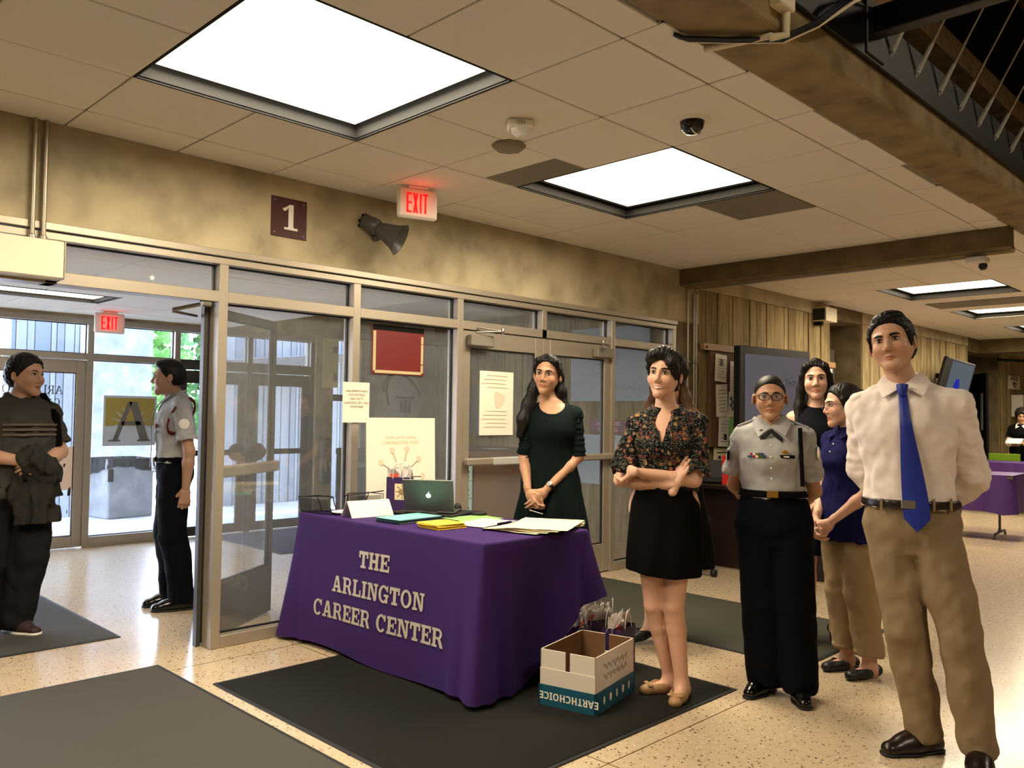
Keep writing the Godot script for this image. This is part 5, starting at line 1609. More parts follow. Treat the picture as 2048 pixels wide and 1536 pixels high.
	var logo := put(lid, "logo", MB.new().sphere(Vector3(0.0, 0.1, 0.0036), Vector3(0.016, 0.015, 0.0006), 6, 18), M.lap_logo)
	put(logo, "logo_leaf", MB.new().sphere(Vector3(0.003, 0.121, 0.0036), Vector3(0.003, 0.006, 0.0006), 5, 8, Basis(Vector3.BACK, -0.6)), M.lap_logo)
	one("computer_mouse", "black mouse beside the laptop", "mouse", MB.new().sphere(Vector3(0, 0.012, 0), Vector3(0.028, 0.02, 0.05), 8, 14), M.black, at(3.42, y + 0.0, -3.68, 40))
	one("headset_ball", "round black webcam right of the laptop", "webcam", MB.new().sphere(Vector3(0, 0.03, 0), Vector3(0.025, 0.03, 0.025), 8, 14), M.black, at(3.42, y, -3.87))
	# paper stacks
	var r := RandomNumberGenerator.new()
	r.seed = 3
	var teal := thing("teal_folders", "stack of teal folders and sheets in front of the laptop", "folders", Vector3(2.955, y, -3.755), 4)
	for k in 3:
		put(teal, "folder", MB.new().box(Vector3(r.randf_range(-0.004, 0.004), 0.004 + 0.007 * k, r.randf_range(-0.004, 0.004)), Vector3(0.32, 0.006, 0.2), 0.002), M.folder_teal)
	put(teal, "sheet", MB.new().box(Vector3(0, 0.0235, 0), Vector3(0.316, 0.002, 0.198)), M.paper_teal)
	var yel := thing("yellow_leaflets", "stack of folded yellow leaflets on the table", "leaflets", Vector3(2.91, y, -3.42), -5)
	for k in 5:
		put(yel, "leaflet", MB.new().box(Vector3(r.randf_range(-0.006, 0.006), 0.003 + 0.006 * k, r.randf_range(-0.006, 0.006)), Vector3(0.19, 0.0048, 0.18), 0.002, Basis(Vector3.UP, r.randf_range(-0.05, 0.05))), M.paper_yellow)
	one("green_sheet", "light green sheet lying behind the yellow leaflets", "paper", sheet(0.28, 0.22, 0.003, 4), M.paper_green, at(3.3, y, -3.60, -5))
	one("yellow_sheet", "loose yellow sheet beside the yellow leaflets", "paper", sheet(0.28, 0.1, 0.002, 5), M.paper_yellow, at(3.25, y, -3.48, -6))
	one("pink_sheet", "pale pink sheet in the middle of the table", "paper", sheet(0.34, 0.22, 0.004, 6), M.paper_pink, at(3.2, y + 0.002, -3.40, 14))
	var names := ["lowest", "second", "third", "topmost"]
	for k in 4:
		one("cream_chart", "large cream sheet overhanging the table corner, %s of its pile" % names[k], "paper", sheet(0.46, 0.34, 0.006, 10 + k), M.paper_cream, at(3.27 + 0.012 * k, y + 0.004 + 0.006 * k, -3.08 + 0.015 * k, 8 + 7 * k), "cream sheets on the table corner")
	for k in 2:
		var pn := thing("pen", ["dark blue pen nearest the table edge", "blue pen lying on the pink sheet"][k], "pen", [Vector3(3.065, y + 0.005, -3.2), Vector3(3.255, y + 0.012, -3.29)][k], [10, 12][k], "pens on the table")
		put(pn, "barrel", MB.new().tube([Vector3(-0.065, 0, 0), Vector3(0.06, 0, 0)], 0.005, 8), M.pen_blue)
		put(pn, "cap", MB.new().tube([Vector3(-0.07, 0, 0), Vector3(-0.02, 0, 0)], 0.0058, 8), M.pen_dark)
		put(pn, "tip", MB.new().tube([Vector3(0.06, 0, 0), Vector3(0.075, 0, 0)], [0.004, 0.001], 8), M.steel)

func gift_bag(label: String, pos: Vector3, turn: float, w: float, d: float, h: float, sticker := false, coral := false) -> Node3D:
	var g := thing("gift_bag", label, "gift bag", pos, turn, "purple gift bags")
	var b := MB.new()
	b.quad(Vector3(-w / 2, 0, d / 2), Vector3(w / 2, 0, d / 2), Vector3(w / 2, h, d / 2), Vector3(-w / 2, h, d / 2))
	b.quad(Vector3(w / 2, 0, -d / 2), Vector3(-w / 2, 0, -d / 2), Vector3(-w / 2, h, -d / 2), Vector3(w / 2, h, -d / 2))
	for s in [-1.0, 1.0]:
		var m := Vector3(s * (w / 2 - 0.012), h, 0)
		var m0 := Vector3(s * w / 2, 0, 0)
		b.quad(Vector3(s * w / 2, 0, d / 2), m0, m, Vector3(s * w / 2, h, d / 2))
		b.quad(m0, Vector3(s * w / 2, 0, -d / 2), Vector3(s * w / 2, h, -d / 2), m)
	b.quad(Vector3(-w / 2, 0.001, -d / 2), Vector3(w / 2, 0.001, -d / 2), Vector3(w / 2, 0.001, d / 2), Vector3(-w / 2, 0.001, d / 2))
	put(g, "bag", b, M.bag_purple)
	for s in [-1.0, 1.0]:
		var pts := []
		for k in 11:
			var a := PI * k / 10
			pts.append(Vector3(cos(a) * w * 0.22, h + sin(a) * 0.095 - 0.01, s * d / 2))
		put(g, "handle", MB.new().tube(pts, 0.0028, 6), M.paper_cord)
	# crumpled tissue
	var r := RandomNumberGenerator.new()
	r.seed = int(pos.x * 1000) + int(pos.z * 777)
	for k in 4:
		var f := FastNoiseLite.new()
		f.seed = r.randi() % 999
		f.frequency = 4.0
		var cx := (k % 2 - 0.5) * w * 0.4
		var cz := (k / 2 - 0.5) * d * 0.4
		var tall := r.randf_range(0.035, 0.075)
		put(g, "tissue", MB.new().grid(func(u, v): return Vector3(cx + (u - 0.5) * w * 0.62 + 0.01 * f.get_noise_2d(u, v * 3.0), h - 0.03 + v * (tall + 0.03) + 0.02 * f.get_noise_2d(u * 0.6, 5.0), cz + 0.03 * f.get_noise_2d(u * 0.25, v * 0.2 + 9.0) + (v - 0.5) * 0.02), 8, 5, 0.0012), M.tissue)
	put(g, "coral_tissue", MB.new().box(Vector3(-w * 0.22, h + 0.004, d * 0.2), Vector3(w * 0.36, 0.035, 0.003)), M.coral)
	if sticker:
		var s := put(g, "sticker", MB.new().box(Vector3(0.03, h * 0.56, d / 2 + 0.001), Vector3(0.1, 0.1, 0.001)), M.paper_cream)
		for k in 8:
			var a := TAU * k / 8
			var dv := Vector3(cos(a), sin(a), 0)
			var c := Vector3(0.03, h * 0.56, d / 2 + 0.002)
			put(s, "sun_ray", MB.new().tube([c + dv * 0.02, c + dv * 0.038], 0.0015, 5), M.ink)
			put(s, "sun_knob", MB.new().sphere(c + dv * 0.04, Vector3(0.004, 0.004, 0.0008), 4, 8), M.ink)
		put(s, "sun_face", MB.new().sphere(Vector3(0.03, h * 0.56, d / 2 + 0.002), Vector3(0.026, 0.02, 0.0008), 5, 14), M.ink_brown)
	return g

func build_floor_items() -> void:
	# cardboard box with a teal rim print
	var o := thing("cardboard_box", "open white cardboard box with a teal printed base in front of the table", "box", Vector3(3.145, 0.008, -2.598), 12.9)
	var w := 0.42   # along the long side, seen at the right
	var d := 0.285
	var h := 0.255
	var t := 0.005
	var teal_h := 0.095
	put(o, "bottom", MB.new().bb(Vector3(-w / 2, 0, -d / 2), Vector3(w / 2, t, d / 2)), M.card_brown)
	for s in [-1.0, 1.0]:
		put(o, "long_side", MB.new().bb(Vector3(-w / 2, teal_h - 0.02, s * (d / 2 - t)), Vector3(w / 2, h, s * d / 2)), M.card_white)
		put(o, "teal_side", MB.new().bb(Vector3(-w / 2 - 0.006, 0, s * (d / 2 - t)), Vector3(w / 2 + 0.006, teal_h, s * (d / 2 + 0.006))), M.card_teal)
		put(o, "teal_end", MB.new().bb(Vector3(s * (w / 2 - t), 0, -d / 2 - 0.006), Vector3(s * (w / 2 + 0.006), teal_h, d / 2 + 0.006)), M.card_teal)
		for q in [-1.0, 1.0]:
			put(o, "end_flap", MB.new().bb(Vector3(s * (w / 2 - t), teal_h - 0.02, q * 0.012), Vector3(s * w / 2, h, q * d / 2)), M.card_white)
		put(o, "end_band", MB.new().bb(Vector3(s * (w / 2 - 0.001), teal_h - 0.01, -d / 2), Vector3(s * (w / 2 + 0.003), teal_h + 0.075, d / 2)), M.card_white)
	put(o, "lining", MB.new().bb(Vector3(-w / 2 + t, t, -d / 2 + t), Vector3(-w / 2 + t + 0.001, h - 0.001, -0.012)), M.card_brown)
	put(o, "lining", MB.new().bb(Vector3(w / 2 - t - 0.001, t, -d / 2 + t), Vector3(w / 2 - t, h - 0.001, -0.012)), M.card_brown)
	put(o, "lining", MB.new().bb(Vector3(w / 2 - t - 0.001, t, 0.012), Vector3(w / 2 - t, h - 0.001, d / 2 - t)), M.card_brown)
	put(o, "lining", MB.new().bb(Vector3(-w / 2 + t, t, -d / 2 + t), Vector3(w / 2 - t, h - 0.001, -d / 2 + t + 0.001)), M.card_brown)
	put(o, "lining", MB.new().bb(Vector3(-w / 2 + t, t, d / 2 - t - 0.001), Vector3(w / 2 - t, h - 0.001, d / 2 - t)), M.card_brown)
	text(o, "EARTHCHOICE", 0.034, M.paper, Transform3D(Basis(Vector3.UP, -PI / 2) * Basis(Vector3.BACK, PI), Vector3(-w / 2 - 0.0065, teal_h * 0.5, 0.01)), false, 0.0006, true)
	# handwriting and printed cups on the long side
	var hand := MB.new()
	for k in 2:
		var pts := []
		for i in 40:
			var x := -0.13 + 0.26 * i / 39.0
			pts.append(Vector3(x, 0.195 - 0.045 * k + 0.012 * sin(i * 1.9 + k) + 0.008 * sin(i * 0.9), d / 2 + 0.0008))
		hand.tube(pts, 0.0012, 4)
	put(o, "handwriting", hand, M.ink_soft)
	for k in 5:
		put(o, "printed_cup", MB.new().sphere(Vector3(-0.13 + 0.068 * k, teal_h * 0.5, d / 2 + 0.0065), Vector3(0.009 + 0.004 * (k % 2), 0.02, 0.0006), 5, 10), M.paper)
	gift_bag("purple gift bag with white tissue behind the box, nearest the girl's shoe", Vector3(3.59, 0.008, -2.76), 15, 0.2, 0.11, 0.235)
	gift_bag("purple gift bag with white tissue in the middle behind the box", Vector3(3.68, 0.008, -2.98), -12, 0.19, 0.11, 0.225)
	gift_bag("purple gift bag with coral tissue against the tablecloth", Vector3(3.84, 0.008, -3.06), 40, 0.18, 0.1, 0.21)
	gift_bag("purple gift bag half hidden between the box and the tablecloth", Vector3(3.51, 0.008, -2.96), 25, 0.18, 0.1, 0.22)

# ---------------------------------------------------------------- sculpting: distance fields meshed as surface nets
class Sculpt:
	var o: Vector3
	var c: float
	var nx: int
	var ny: int
	var nz: int
	var f: PackedFloat32Array

	func _init(lo: Vector3, hi: Vector3, cell: float) -> void:
		c = cell
		o = lo
		nx = int(ceil((hi.x - lo.x) / c)) + 2
		ny = int(ceil((hi.y - lo.y) / c)) + 2
		nz = int(ceil((hi.z - lo.z) / c)) + 2
		f = PackedFloat32Array()
		f.resize(nx * ny * nz)
		f.fill(0.5)

	func _span(lo: Vector3, hi: Vector3) -> PackedInt32Array:
		return PackedInt32Array([clampi(int((lo.x - o.x) / c), 0, nx - 1), clampi(int((hi.x - o.x) / c) + 1, 0, nx - 1), clampi(int((lo.y - o.y) / c), 0, ny - 1), clampi(int((hi.y - o.y) / c) + 1, 0, ny - 1), clampi(int((lo.z - o.z) / c), 0, nz - 1), clampi(int((hi.z - o.z) / c) + 1, 0, nz - 1)])

	# tapered capsule; fl < 1 flattens it along fn
	func cap(a: Vector3, b: Vector3, ra: float, rb: float, k := 0.02, fl := 1.0, fn := Vector3.ZERO) -> void:
		var m := maxf(ra, rb) + k + c * 2.5
		var e := Vector3(m, m, m)
		var s := _span(a.min(b) - e, a.max(b) + e)
		var ab := b - a
		var g := 1.0 / fl - 1.0
		if fl != 1.0:
			ab += fn * (ab.dot(fn) * g)
		var inv := 1.0 / maxf(ab.length_squared(), 1e-9)
		var dr := rb - ra
		var h := f
		f = PackedFloat32Array()
		for z in range(s[4], s[5] + 1):
			for y in range(s[2], s[3] + 1):
				var i := (z * ny + y) * nx + s[0]
				var q := Vector3(o.x + s[0] * c, o.y + y * c, o.z + z * c) - a
				for x in range(s[0], s[1] + 1):
					var w := q
					if fl != 1.0:
						w += fn * (q.dot(fn) * g)
					var t := clampf(w.dot(ab) * inv, 0.0, 1.0)
					var d := (w - ab * t).length() - ra - dr * t
					var p := h[i]
					var n := k - absf(d - p)
					if n > 0.0:
						h[i] = minf(d, p) - n * n * 0.25 / k
					elif d < p:
						h[i] = d
					i += 1
					q.x += c
		f = h

	func ell(at: Vector3, r: Vector3, k := 0.02, basis := Basis.IDENTITY, cut := false) -> void:
		var m := maxf(r.x, maxf(r.y, r.z)) + k + c * 2.5
		var e := Vector3(m, m, m)
		var s := _span(at - e, at + e)
		var ib := basis.inverse()
		var ir := Vector3.ONE / r
		var h := f
		f = PackedFloat32Array()
		for z in range(s[4], s[5] + 1):
			for y in range(s[2], s[3] + 1):
				var i := (z * ny + y) * nx + s[0]
				for x in range(s[0], s[1] + 1):
					var u := (ib * (Vector3(o.x + x * c, o.y + y * c, o.z + z * c) - at)) * ir
					var l := u.length()
					var d := l * (l - 1.0) / maxf((u * ir).length(), 1e-6)
					var p := h[i]
					if cut:
						d = -d
						var n := k - absf(d - p)
						h[i] = maxf(d, p) + (n * n * 0.25 / k if n > 0.0 else 0.0)
					else:
						var n := k - absf(d - p)
						h[i] = minf(d, p) - (n * n * 0.25 / k if n > 0.0 else 0.0)
					i += 1
		f = h

	# stacked elliptical sections: rows of [y, half width, half depth, forward shift, side shift]
	func loft(xf: Transform3D, rows: Array, k := 0.02, grow := 0.0, folds := 0, fold_amp := 0.0, phase := 0.0) -> void:
		var n := 96
		var y0: float = rows[0][0]
		var y1: float = rows[-1][0]
		var tw := PackedFloat32Array()
		var td := PackedFloat32Array()
		var tz := PackedFloat32Array()
		var tx := PackedFloat32Array()
		var j := 0
		var big := 0.0
		for i in n + 1:
			var y := y0 + (y1 - y0) * i / n
			while j < rows.size() - 2 and y > rows[j + 1][0]:
				j += 1
			var t: float = (y - rows[j][0]) / (rows[j + 1][0] - rows[j][0])
			var v := []
			for q in range(1, 5):
				var a: float = _cell(rows, j - 1, q)
				var b: float = _cell(rows, j, q)
				var d: float = _cell(rows, j + 1, q)
				var e: float = _cell(rows, j + 2, q)
				v.append(b + 0.5 * t * (d - a + t * (2.0 * a - 5.0 * b + 4.0 * d - e + t * (3.0 * (b - d) + e - a))))
			tw.append(v[0] + grow)
			td.append(v[1] + grow)
			tz.append(v[2])
			tx.append(v[3])
			big = maxf(big, maxf(v[0], v[1]) + grow + absf(v[2]) + absf(v[3]))
		var m := big + k + fold_amp * 2.0 + c * 2.5
		var lo := Vector3.ONE * 99.0
		var hi := -lo
		for sx in [-m, m]:
			for sy in [y0 - k - c * 2.5 - grow, y1 + k + c * 2.5 + grow]:
				for sz in [-m, m]:
					var p: Vector3 = xf * Vector3(sx, sy, sz)
					lo = lo.min(p)
					hi = hi.max(p)
		var s := _span(lo, hi)
		var ix := xf.affine_inverse()
		var h := f
		f = PackedFloat32Array()
		var sc := n / (y1 - y0)
		for z in range(s[4], s[5] + 1):
			for y in range(s[2], s[3] + 1):
				var i := (z * ny + y) * nx + s[0]
				for x in range(s[0], s[1] + 1):
					var q := ix * Vector3(o.x + x * c, o.y + y * c, o.z + z * c)
					var tt := clampf((q.y - y0) * sc, 0.0, n - 0.001)
					var a := int(tt)
					var fr := tt - a
					var w := tw[a] + (tw[a + 1] - tw[a]) * fr
					var dd := td[a] + (td[a + 1] - td[a]) * fr
					var px := q.x - tx[a] - (tx[a + 1] - tx[a]) * fr
					var pz := q.z - tz[a] - (tz[a + 1] - tz[a]) * fr
					var l := sqrt(px * px / (w * w) + pz * pz / (dd * dd))
					var d := (l - 1.0) * minf(w, dd)
					if folds > 0:
						d -= fold_amp * (1.0 - tt / n) * sin(folds * atan2(pz, px) + phase + 3.0 * tt / n)
					var over := maxf(y0 - q.y, q.y - y1) - grow
					if over > 0.0:
						d = sqrt(maxf(d, 0.0) * maxf(d, 0.0) + over * over) if d > 0.0 else maxf(d, over)
					var p := h[i]
					var e := k - absf(d - p)
					if e > 0.0:
						h[i] = minf(d, p) - e * e * 0.25 / k
					elif d < p:
						h[i] = d
					i += 1
		f = h

	func _cell(rows: Array, j: int, q: int) -> float:
		var r: Array = rows[clampi(j, 0, rows.size() - 1)]
		return r[q] if q < r.size() else 0.0

	# keep only what lies behind the plane (p - at) . n < 0
	func slice(at: Vector3, n: Vector3, k := 0.006) -> void:
		var h := f
		f = PackedFloat32Array()
		var i := 0
		for z in nz:
			for y in ny:
				var base := (Vector3(o.x, o.y + y * c, o.z + z * c) - at).dot(n)
				for x in nx:
					var d := base + x * c * n.x
					var p := h[i]
					var e := k - absf(d - p)
					if e > 0.0:
						h[i] = maxf(d, p) + e * e * 0.25 / k
					elif d > p:
						h[i] = d
					i += 1
		f = h

	# wrinkles: displaced near the surface only
	func ruffle(amp: float, scale: Vector3, seed_n: int, lo := -9.0, hi := 9.0) -> void:
		var fn := FastNoiseLite.new()
		fn.seed = seed_n
		fn.frequency = 1.0
		fn.fractal_octaves = 2
		var h := f
		f = PackedFloat32Array()
		var i := 0
		for z in nz:
			for y in ny:
				var wy := o.y + y * c
				if wy < lo or wy > hi:
					i += nx
					continue
				for x in nx:
					if absf(h[i]) < amp + c * 2.5:
						h[i] += amp * fn.get_noise_3d((o.x + x * c) * scale.x, wy * scale.y, (o.z + z * c) * scale.z)
					i += 1
		f = h

	# tint: Callable(local point) -> Color, or null
	func into(mb: MB, xf := Transform3D.IDENTITY, tint = null) -> void:
		var sx := 1
		var sy := nx
		var sz := nx * ny
		var at_cell := PackedInt32Array()
		at_cell.resize(nx * ny * nz)
		at_cell.fill(-1)
		var lim := c * 3.0
		var es := [0, 1, 2, 3, 4, 5, 6, 7, 0, 2, 1, 3, 4, 6, 5, 7, 0, 4, 1, 5, 2, 6, 3, 7]
		var off := PackedInt32Array([0, sx, sy, sx + sy, sz, sx + sz, sy + sz, sx + sy + sz])
		var g := PackedFloat32Array()
		g.resize(8)
		for z in nz - 1:
			for y in ny - 1:
				var i := (z * ny + y) * nx
				for x in nx - 1:
					if absf(f[i]) < lim:
						var mask := 0
						for k in 8:
							var v := f[i + off[k]]
							g[k] = v
							if v < 0.0:
								mask += 1
						if mask > 0 and mask < 8:
							var sum := Vector3.ZERO
							var cnt := 0
							for k in range(0, 24, 2):
								var a: int = es[k]
								var b: int = es[k + 1]
								var ga := g[a]
								var gb := g[b]
								if (ga < 0.0) != (gb < 0.0):
									var t := ga / (ga - gb)
									sum += Vector3(a & 1, (a >> 1) & 1, a >> 2).lerp(Vector3(b & 1, (b >> 1) & 1, b >> 2), t)
									cnt += 1
							var p := o + (Vector3(x, y, z) + sum / cnt) * c
							var nn := Vector3(g[1] + g[3] + g[5] + g[7] - g[0] - g[2] - g[4] - g[6], g[2] + g[3] + g[6] + g[7] - g[0] - g[1] - g[4] - g[5], g[4] + g[5] + g[6] + g[7] - g[0] - g[1] - g[2] - g[3])
							if tint != null:
								mb.col = tint.call(p)
							at_cell[i] = mb.add(xf * p, (xf.basis * nn).normalized())
					i += 1
		for z in range(1, nz - 1):
			for y in range(1, ny - 1):
				var i := (z * ny + y) * nx + 1
				for x in range(1, nx - 1):
					if at_cell[i] >= 0 or absf(f[i]) < lim:
						var s := f[i] < 0.0
						if s != (f[i + sx] < 0.0):
							_face(mb, at_cell, i, i - sy, i - sy - sz, i - sz, s)
						if s != (f[i + sy] < 0.0):
							_face(mb, at_cell, i, i - sz, i - sz - sx, i - sx, s)
						if s != (f[i + sz] < 0.0):
							_face(mb, at_cell, i, i - sx, i - sx - sy, i - sy, s)
					i += 1

	func _face(mb: MB, t: PackedInt32Array, a: int, b: int, d: int, e: int, s: bool) -> void:
		var p := t[a]
		var q := t[b]
		var r := t[d]
		var w := t[e]
		if p < 0 or q < 0 or r < 0 or w < 0:
			return
		if s:
			mb.ix.append_array([p, r, q, p, w, r])
		else:
			mb.ix.append_array([p, q, r, p, r, w])

# ---------------------------------------------------------------- people: skeletons, skin, garments
const FEMALE := [[-0.13, 0.09, 0.085, 0.0], [-0.06, 0.150, 0.115, -0.006], [0.0, 0.166, 0.118, -0.010], [0.07, 0.152, 0.106, -0.002], [0.16, 0.124, 0.090, 0.004], [0.24, 0.125, 0.093, 0.008], [0.32, 0.138, 0.114, 0.016], [0.38, 0.142, 0.108, 0.010], [0.44, 0.140, 0.090, 0.0], [0.49, 0.105, 0.070, -0.006], [0.53, 0.058, 0.052, -0.010]]
const MALE := [[-0.13, 0.10, 0.09, 0.0], [-0.06, 0.152, 0.116, 0.0], [0.0, 0.162, 0.118, 0.0], [0.1, 0.152, 0.110, 0.004], [0.2, 0.150, 0.108, 0.008], [0.3, 0.163, 0.114, 0.010], [0.38, 0.174, 0.117, 0.008], [0.45, 0.168, 0.104, 0.0], [0.50, 0.125, 0.078, -0.006], [0.55, 0.062, 0.056, -0.012]]

# J: joint table in the person's own axes (+z is forward, +x the person's left)
func torso_frame(J: Dictionary) -> Transform3D:
	var up: Vector3 = (J.nb - J.pel)
	var nominal = 0.53 if J.fem else 0.55
	var y = up.normalized()
	var side: Vector3 = (J.sL - J.sR).normalized()
	side = (side - y * side.dot(y)).normalized()
	var z = side.cross(y)
	return Transform3D(Basis(side * J.wd, y * (up.length() / nominal), z * J.get("dp", J.wd)), J.pel)

func rows_of(J: Dictionary) -> Array:
	return FEMALE if J.fem else MALE

func add_torso(s: Sculpt, J: Dictionary, grow := 0.0, shoulders := true) -> void:
	var T = torso_frame(J)
	s.loft(T, rows_of(J), 0.03, grow)
	if shoulders:
		var r = 0.040 if J.fem else 0.050
		for n in ["L", "R"]:
			var sh: Vector3 = J["s" + n]
			var inner: Vector3 = T * Vector3(0.055 if n == "L" else -0.055, 0.455 if J.fem else 0.475, -0.005)
			s.cap(inner, sh, r * 0.95 + grow, r + grow, 0.04)

func add_arm(s: Sculpt, J: Dictionary, n: String, grow := 0.0, to := 2.0, taper := 0.0, k := 0.03) -> void:
	var q: float = (0.83 if J.fem else 1.0) * J.get("limb", 1.0)
	var sh: Vector3 = J["s" + n]
	var el: Vector3 = J["e" + n]
	var wr: Vector3 = J["w" + n]
	var u = minf(to, 1.0)
	s.cap(sh, sh.lerp(el, u), 0.050 * q + grow, lerpf(0.050, 0.038, u) * q + grow + taper * u, k)
	if to > 1.0:
		var v = to - 1.0
		var mid = el.lerp(wr, minf(v, 0.3))
		s.cap(el, mid, 0.038 * q + grow + taper, 0.0385 * q + grow + taper, 0.02)
		if v > 0.3:
			s.cap(mid, el.lerp(wr, v), 0.0385 * q + grow + taper, lerpf(0.0385, 0.026, (v - 0.3) / 0.7) * q + grow + taper, 0.02)

func add_leg(s: Sculpt, J: Dictionary, n: String, grow := 0.0, low := 0.0, k := 0.03) -> void:
	var q: float = (0.94 if J.fem else 1.0) * J.get("leg", 1.0)
	var hp: Vector3 = J["h" + n]
	var kn: Vector3 = J["k" + n]
	var an: Vector3 = J["a" + n]
	s.cap(hp, kn, 0.086 * q + grow, 0.056 * q + grow + low, k)
	var calf = kn.lerp(an, 0.3) + Vector3(0, 0, -0.012)
	s.cap(kn, calf, 0.054 * q + grow + low, 0.053 * q + grow + low, 0.010)
	s.cap(calf, an, 0.053 * q + grow + low, 0.036 * q + grow + low * 1.4, 0.012)

func foot_frame(J: Dictionary, n: String) -> Transform3D:
	var an: Vector3 = J["a" + n]
	return Transform3D(Basis(Vector3.UP, deg_to_rad(J["f" + n])), Vector3(an.x, J.get("heel", 0.0), an.z))

func bounds(J: Dictionary, names: Array, pad: float) -> Array:
	var lo = Vector3.ONE * 99
	var hi = -lo
	for n in names:
		lo = lo.min(J[n])
		hi = hi.max(J[n])
	return [lo - Vector3.ONE * pad, hi + Vector3.ONE * pad]

func skin_tint(J: Dictionary) -> Callable:
	var base: Color = J.skin
	return func(_p): return base

# the head in its own axes: +z face, y = 0 between the eyes
func add_head(mb: MB, J: Dictionary, cell := 0.004) -> void:
	var fem: bool = J.fem
	var wide: float = J.get("face_w", 1.07)
	var s = Sculpt.new(Vector3(-0.105, -0.21, -0.13), Vector3(0.105, 0.14, 0.135), cell)
	s.ell(Vector3(0, 0.03, -0.014), Vector3(0.0745 * wide, 0.085, 0.096), 0.02)
	s.ell(Vector3(0, -0.035, 0.022), Vector3((0.056 if fem else 0.0605) * wide, 0.078, 0.068), 0.03)
	for m in [-1.0, 1.0]:
		s.cap(Vector3(m * (0.046 if fem else 0.051) * wide, -0.045, 0.0), Vector3(m * (0.010 if fem else 0.016), -0.106, 0.066), 0.017 if fem else 0.021, 0.012 if fem else 0.017, 0.03)
		s.ell(Vector3(m * 0.036 * wide, -0.036, 0.062), Vector3(0.024, 0.022, 0.022), 0.03)
		s.cap(Vector3(m * 0.012, 0.02, 0.084), Vector3(m * 0.046, 0.018, 0.062), 0.009 if fem else 0.012, 0.009 if fem else 0.011, 0.02)
	s.ell(Vector3(0, -0.108, 0.066), Vector3(0.018 if fem else 0.025, 0.017, 0.018), 0.025)
	# eye hollows
	for m in [-1.0, 1.0]:
		s.ell(Vector3(m * 0.031, 0.0, 0.098), Vector3(0.021, 0.0125, 0.019), 0.012, Basis.IDENTITY, true)
	# nose
	s.cap(Vector3(0, 0.006, 0.086), Vector3(0, -0.036, 0.104), 0.0075, 0.0105 if fem else 0.012, 0.014)
	for m in [-1.0, 1.0]:
		s.ell(Vector3(m * 0.0115, -0.042, 0.094), Vector3(0.0085, 0.0075, 0.010), 0.008)
	# lips
	var up: float = 0.005 * J.get("smile", 0.3)
	var lw: float = 0.023 + 0.005 * J.get("smile", 0.3)
	for m in [-1.0, 1.0]:
		s.cap(Vector3(m * lw, -0.0735 + up, 0.0745), Vector3(m * 0.006, -0.0695, 0.0870), 0.0032, 0.0050, 0.009)
		s.cap(Vector3(m * lw * 0.8, -0.0770 + up * 0.8, 0.0760), Vector3(m * 0.004, -0.0795, 0.0850), 0.0035, 0.0055, 0.009)
		s.ell(Vector3(m * lw * 0.5, -0.0742 + up * 0.5, 0.0935), Vector3(lw * 0.56, 0.0016 + 0.0012 * J.get("smile", 0.3), 0.010), 0.003, Basis(Vector3.BACK, m * up * 22.0), true)
	# ears
	for m in [-1.0, 1.0]:
		var eb = Basis(Vector3.UP, m * 0.3) * Basis(Vector3.RIGHT, -0.2)
		s.ell(Vector3(m * 0.0790 * wide, -0.012, -0.010), Vector3(0.009, 0.031, 0.020), 0.01, eb)
		s.ell(Vector3(m * 0.0885 * wide, -0.008, -0.004), Vector3(0.006, 0.019, 0.010), 0.005, eb, true)
	# neck
	var nr = 0.046 if fem else 0.055
	s.cap(Vector3(0, -0.07, -0.025), Vector3(0, -0.20, -0.035), nr * 0.96, nr, 0.03)
	var base: Color = J.skin
	var lip: Color = J.get("lip", Color(base.r * 0.82, base.g * 0.58, base.b * 0.56))
	var hot = Color(base.r * 1.02, base.g * 0.80, base.b * 0.76)
	var teeth: bool = J.get("smile", 0.3) > 0.8
	var tint = func(p: Vector3) -> Color:
		var lx: float = p.x / (lw * 1.06)
		var mid: float = p.y + 0.0745 - up * minf(lx * lx, 1.0)
		var ly: float = mid / (0.0105 * (1.0 - 0.55 * minf(lx * lx, 1.0)))
		if teeth and p.z > 0.07 and lx * lx < 0.6 and absf(mid) < 0.0026:
			return Color(0.66, 0.60, 0.54)
		if p.z > 0.07 and lx * lx < 1.0 and absf(ly) < 1.0:
			return lip
		var ck = Vector2((absf(p.x) - 0.037) / 0.028, (p.y + 0.036) / 0.024).length()
		if p.z > 0.03 and ck < 1.0:
			return base.lerp(hot, (1.0 - ck) * 0.8)
		var ns = Vector3(p.x / 0.02, (p.y + 0.038) / 0.018, (p.z - 0.104) / 0.03).length()
		return base.lerp(hot, clampf(1.0 - ns, 0.0, 1.0) * 0.7)
	s.into(mb, J.head, tint)

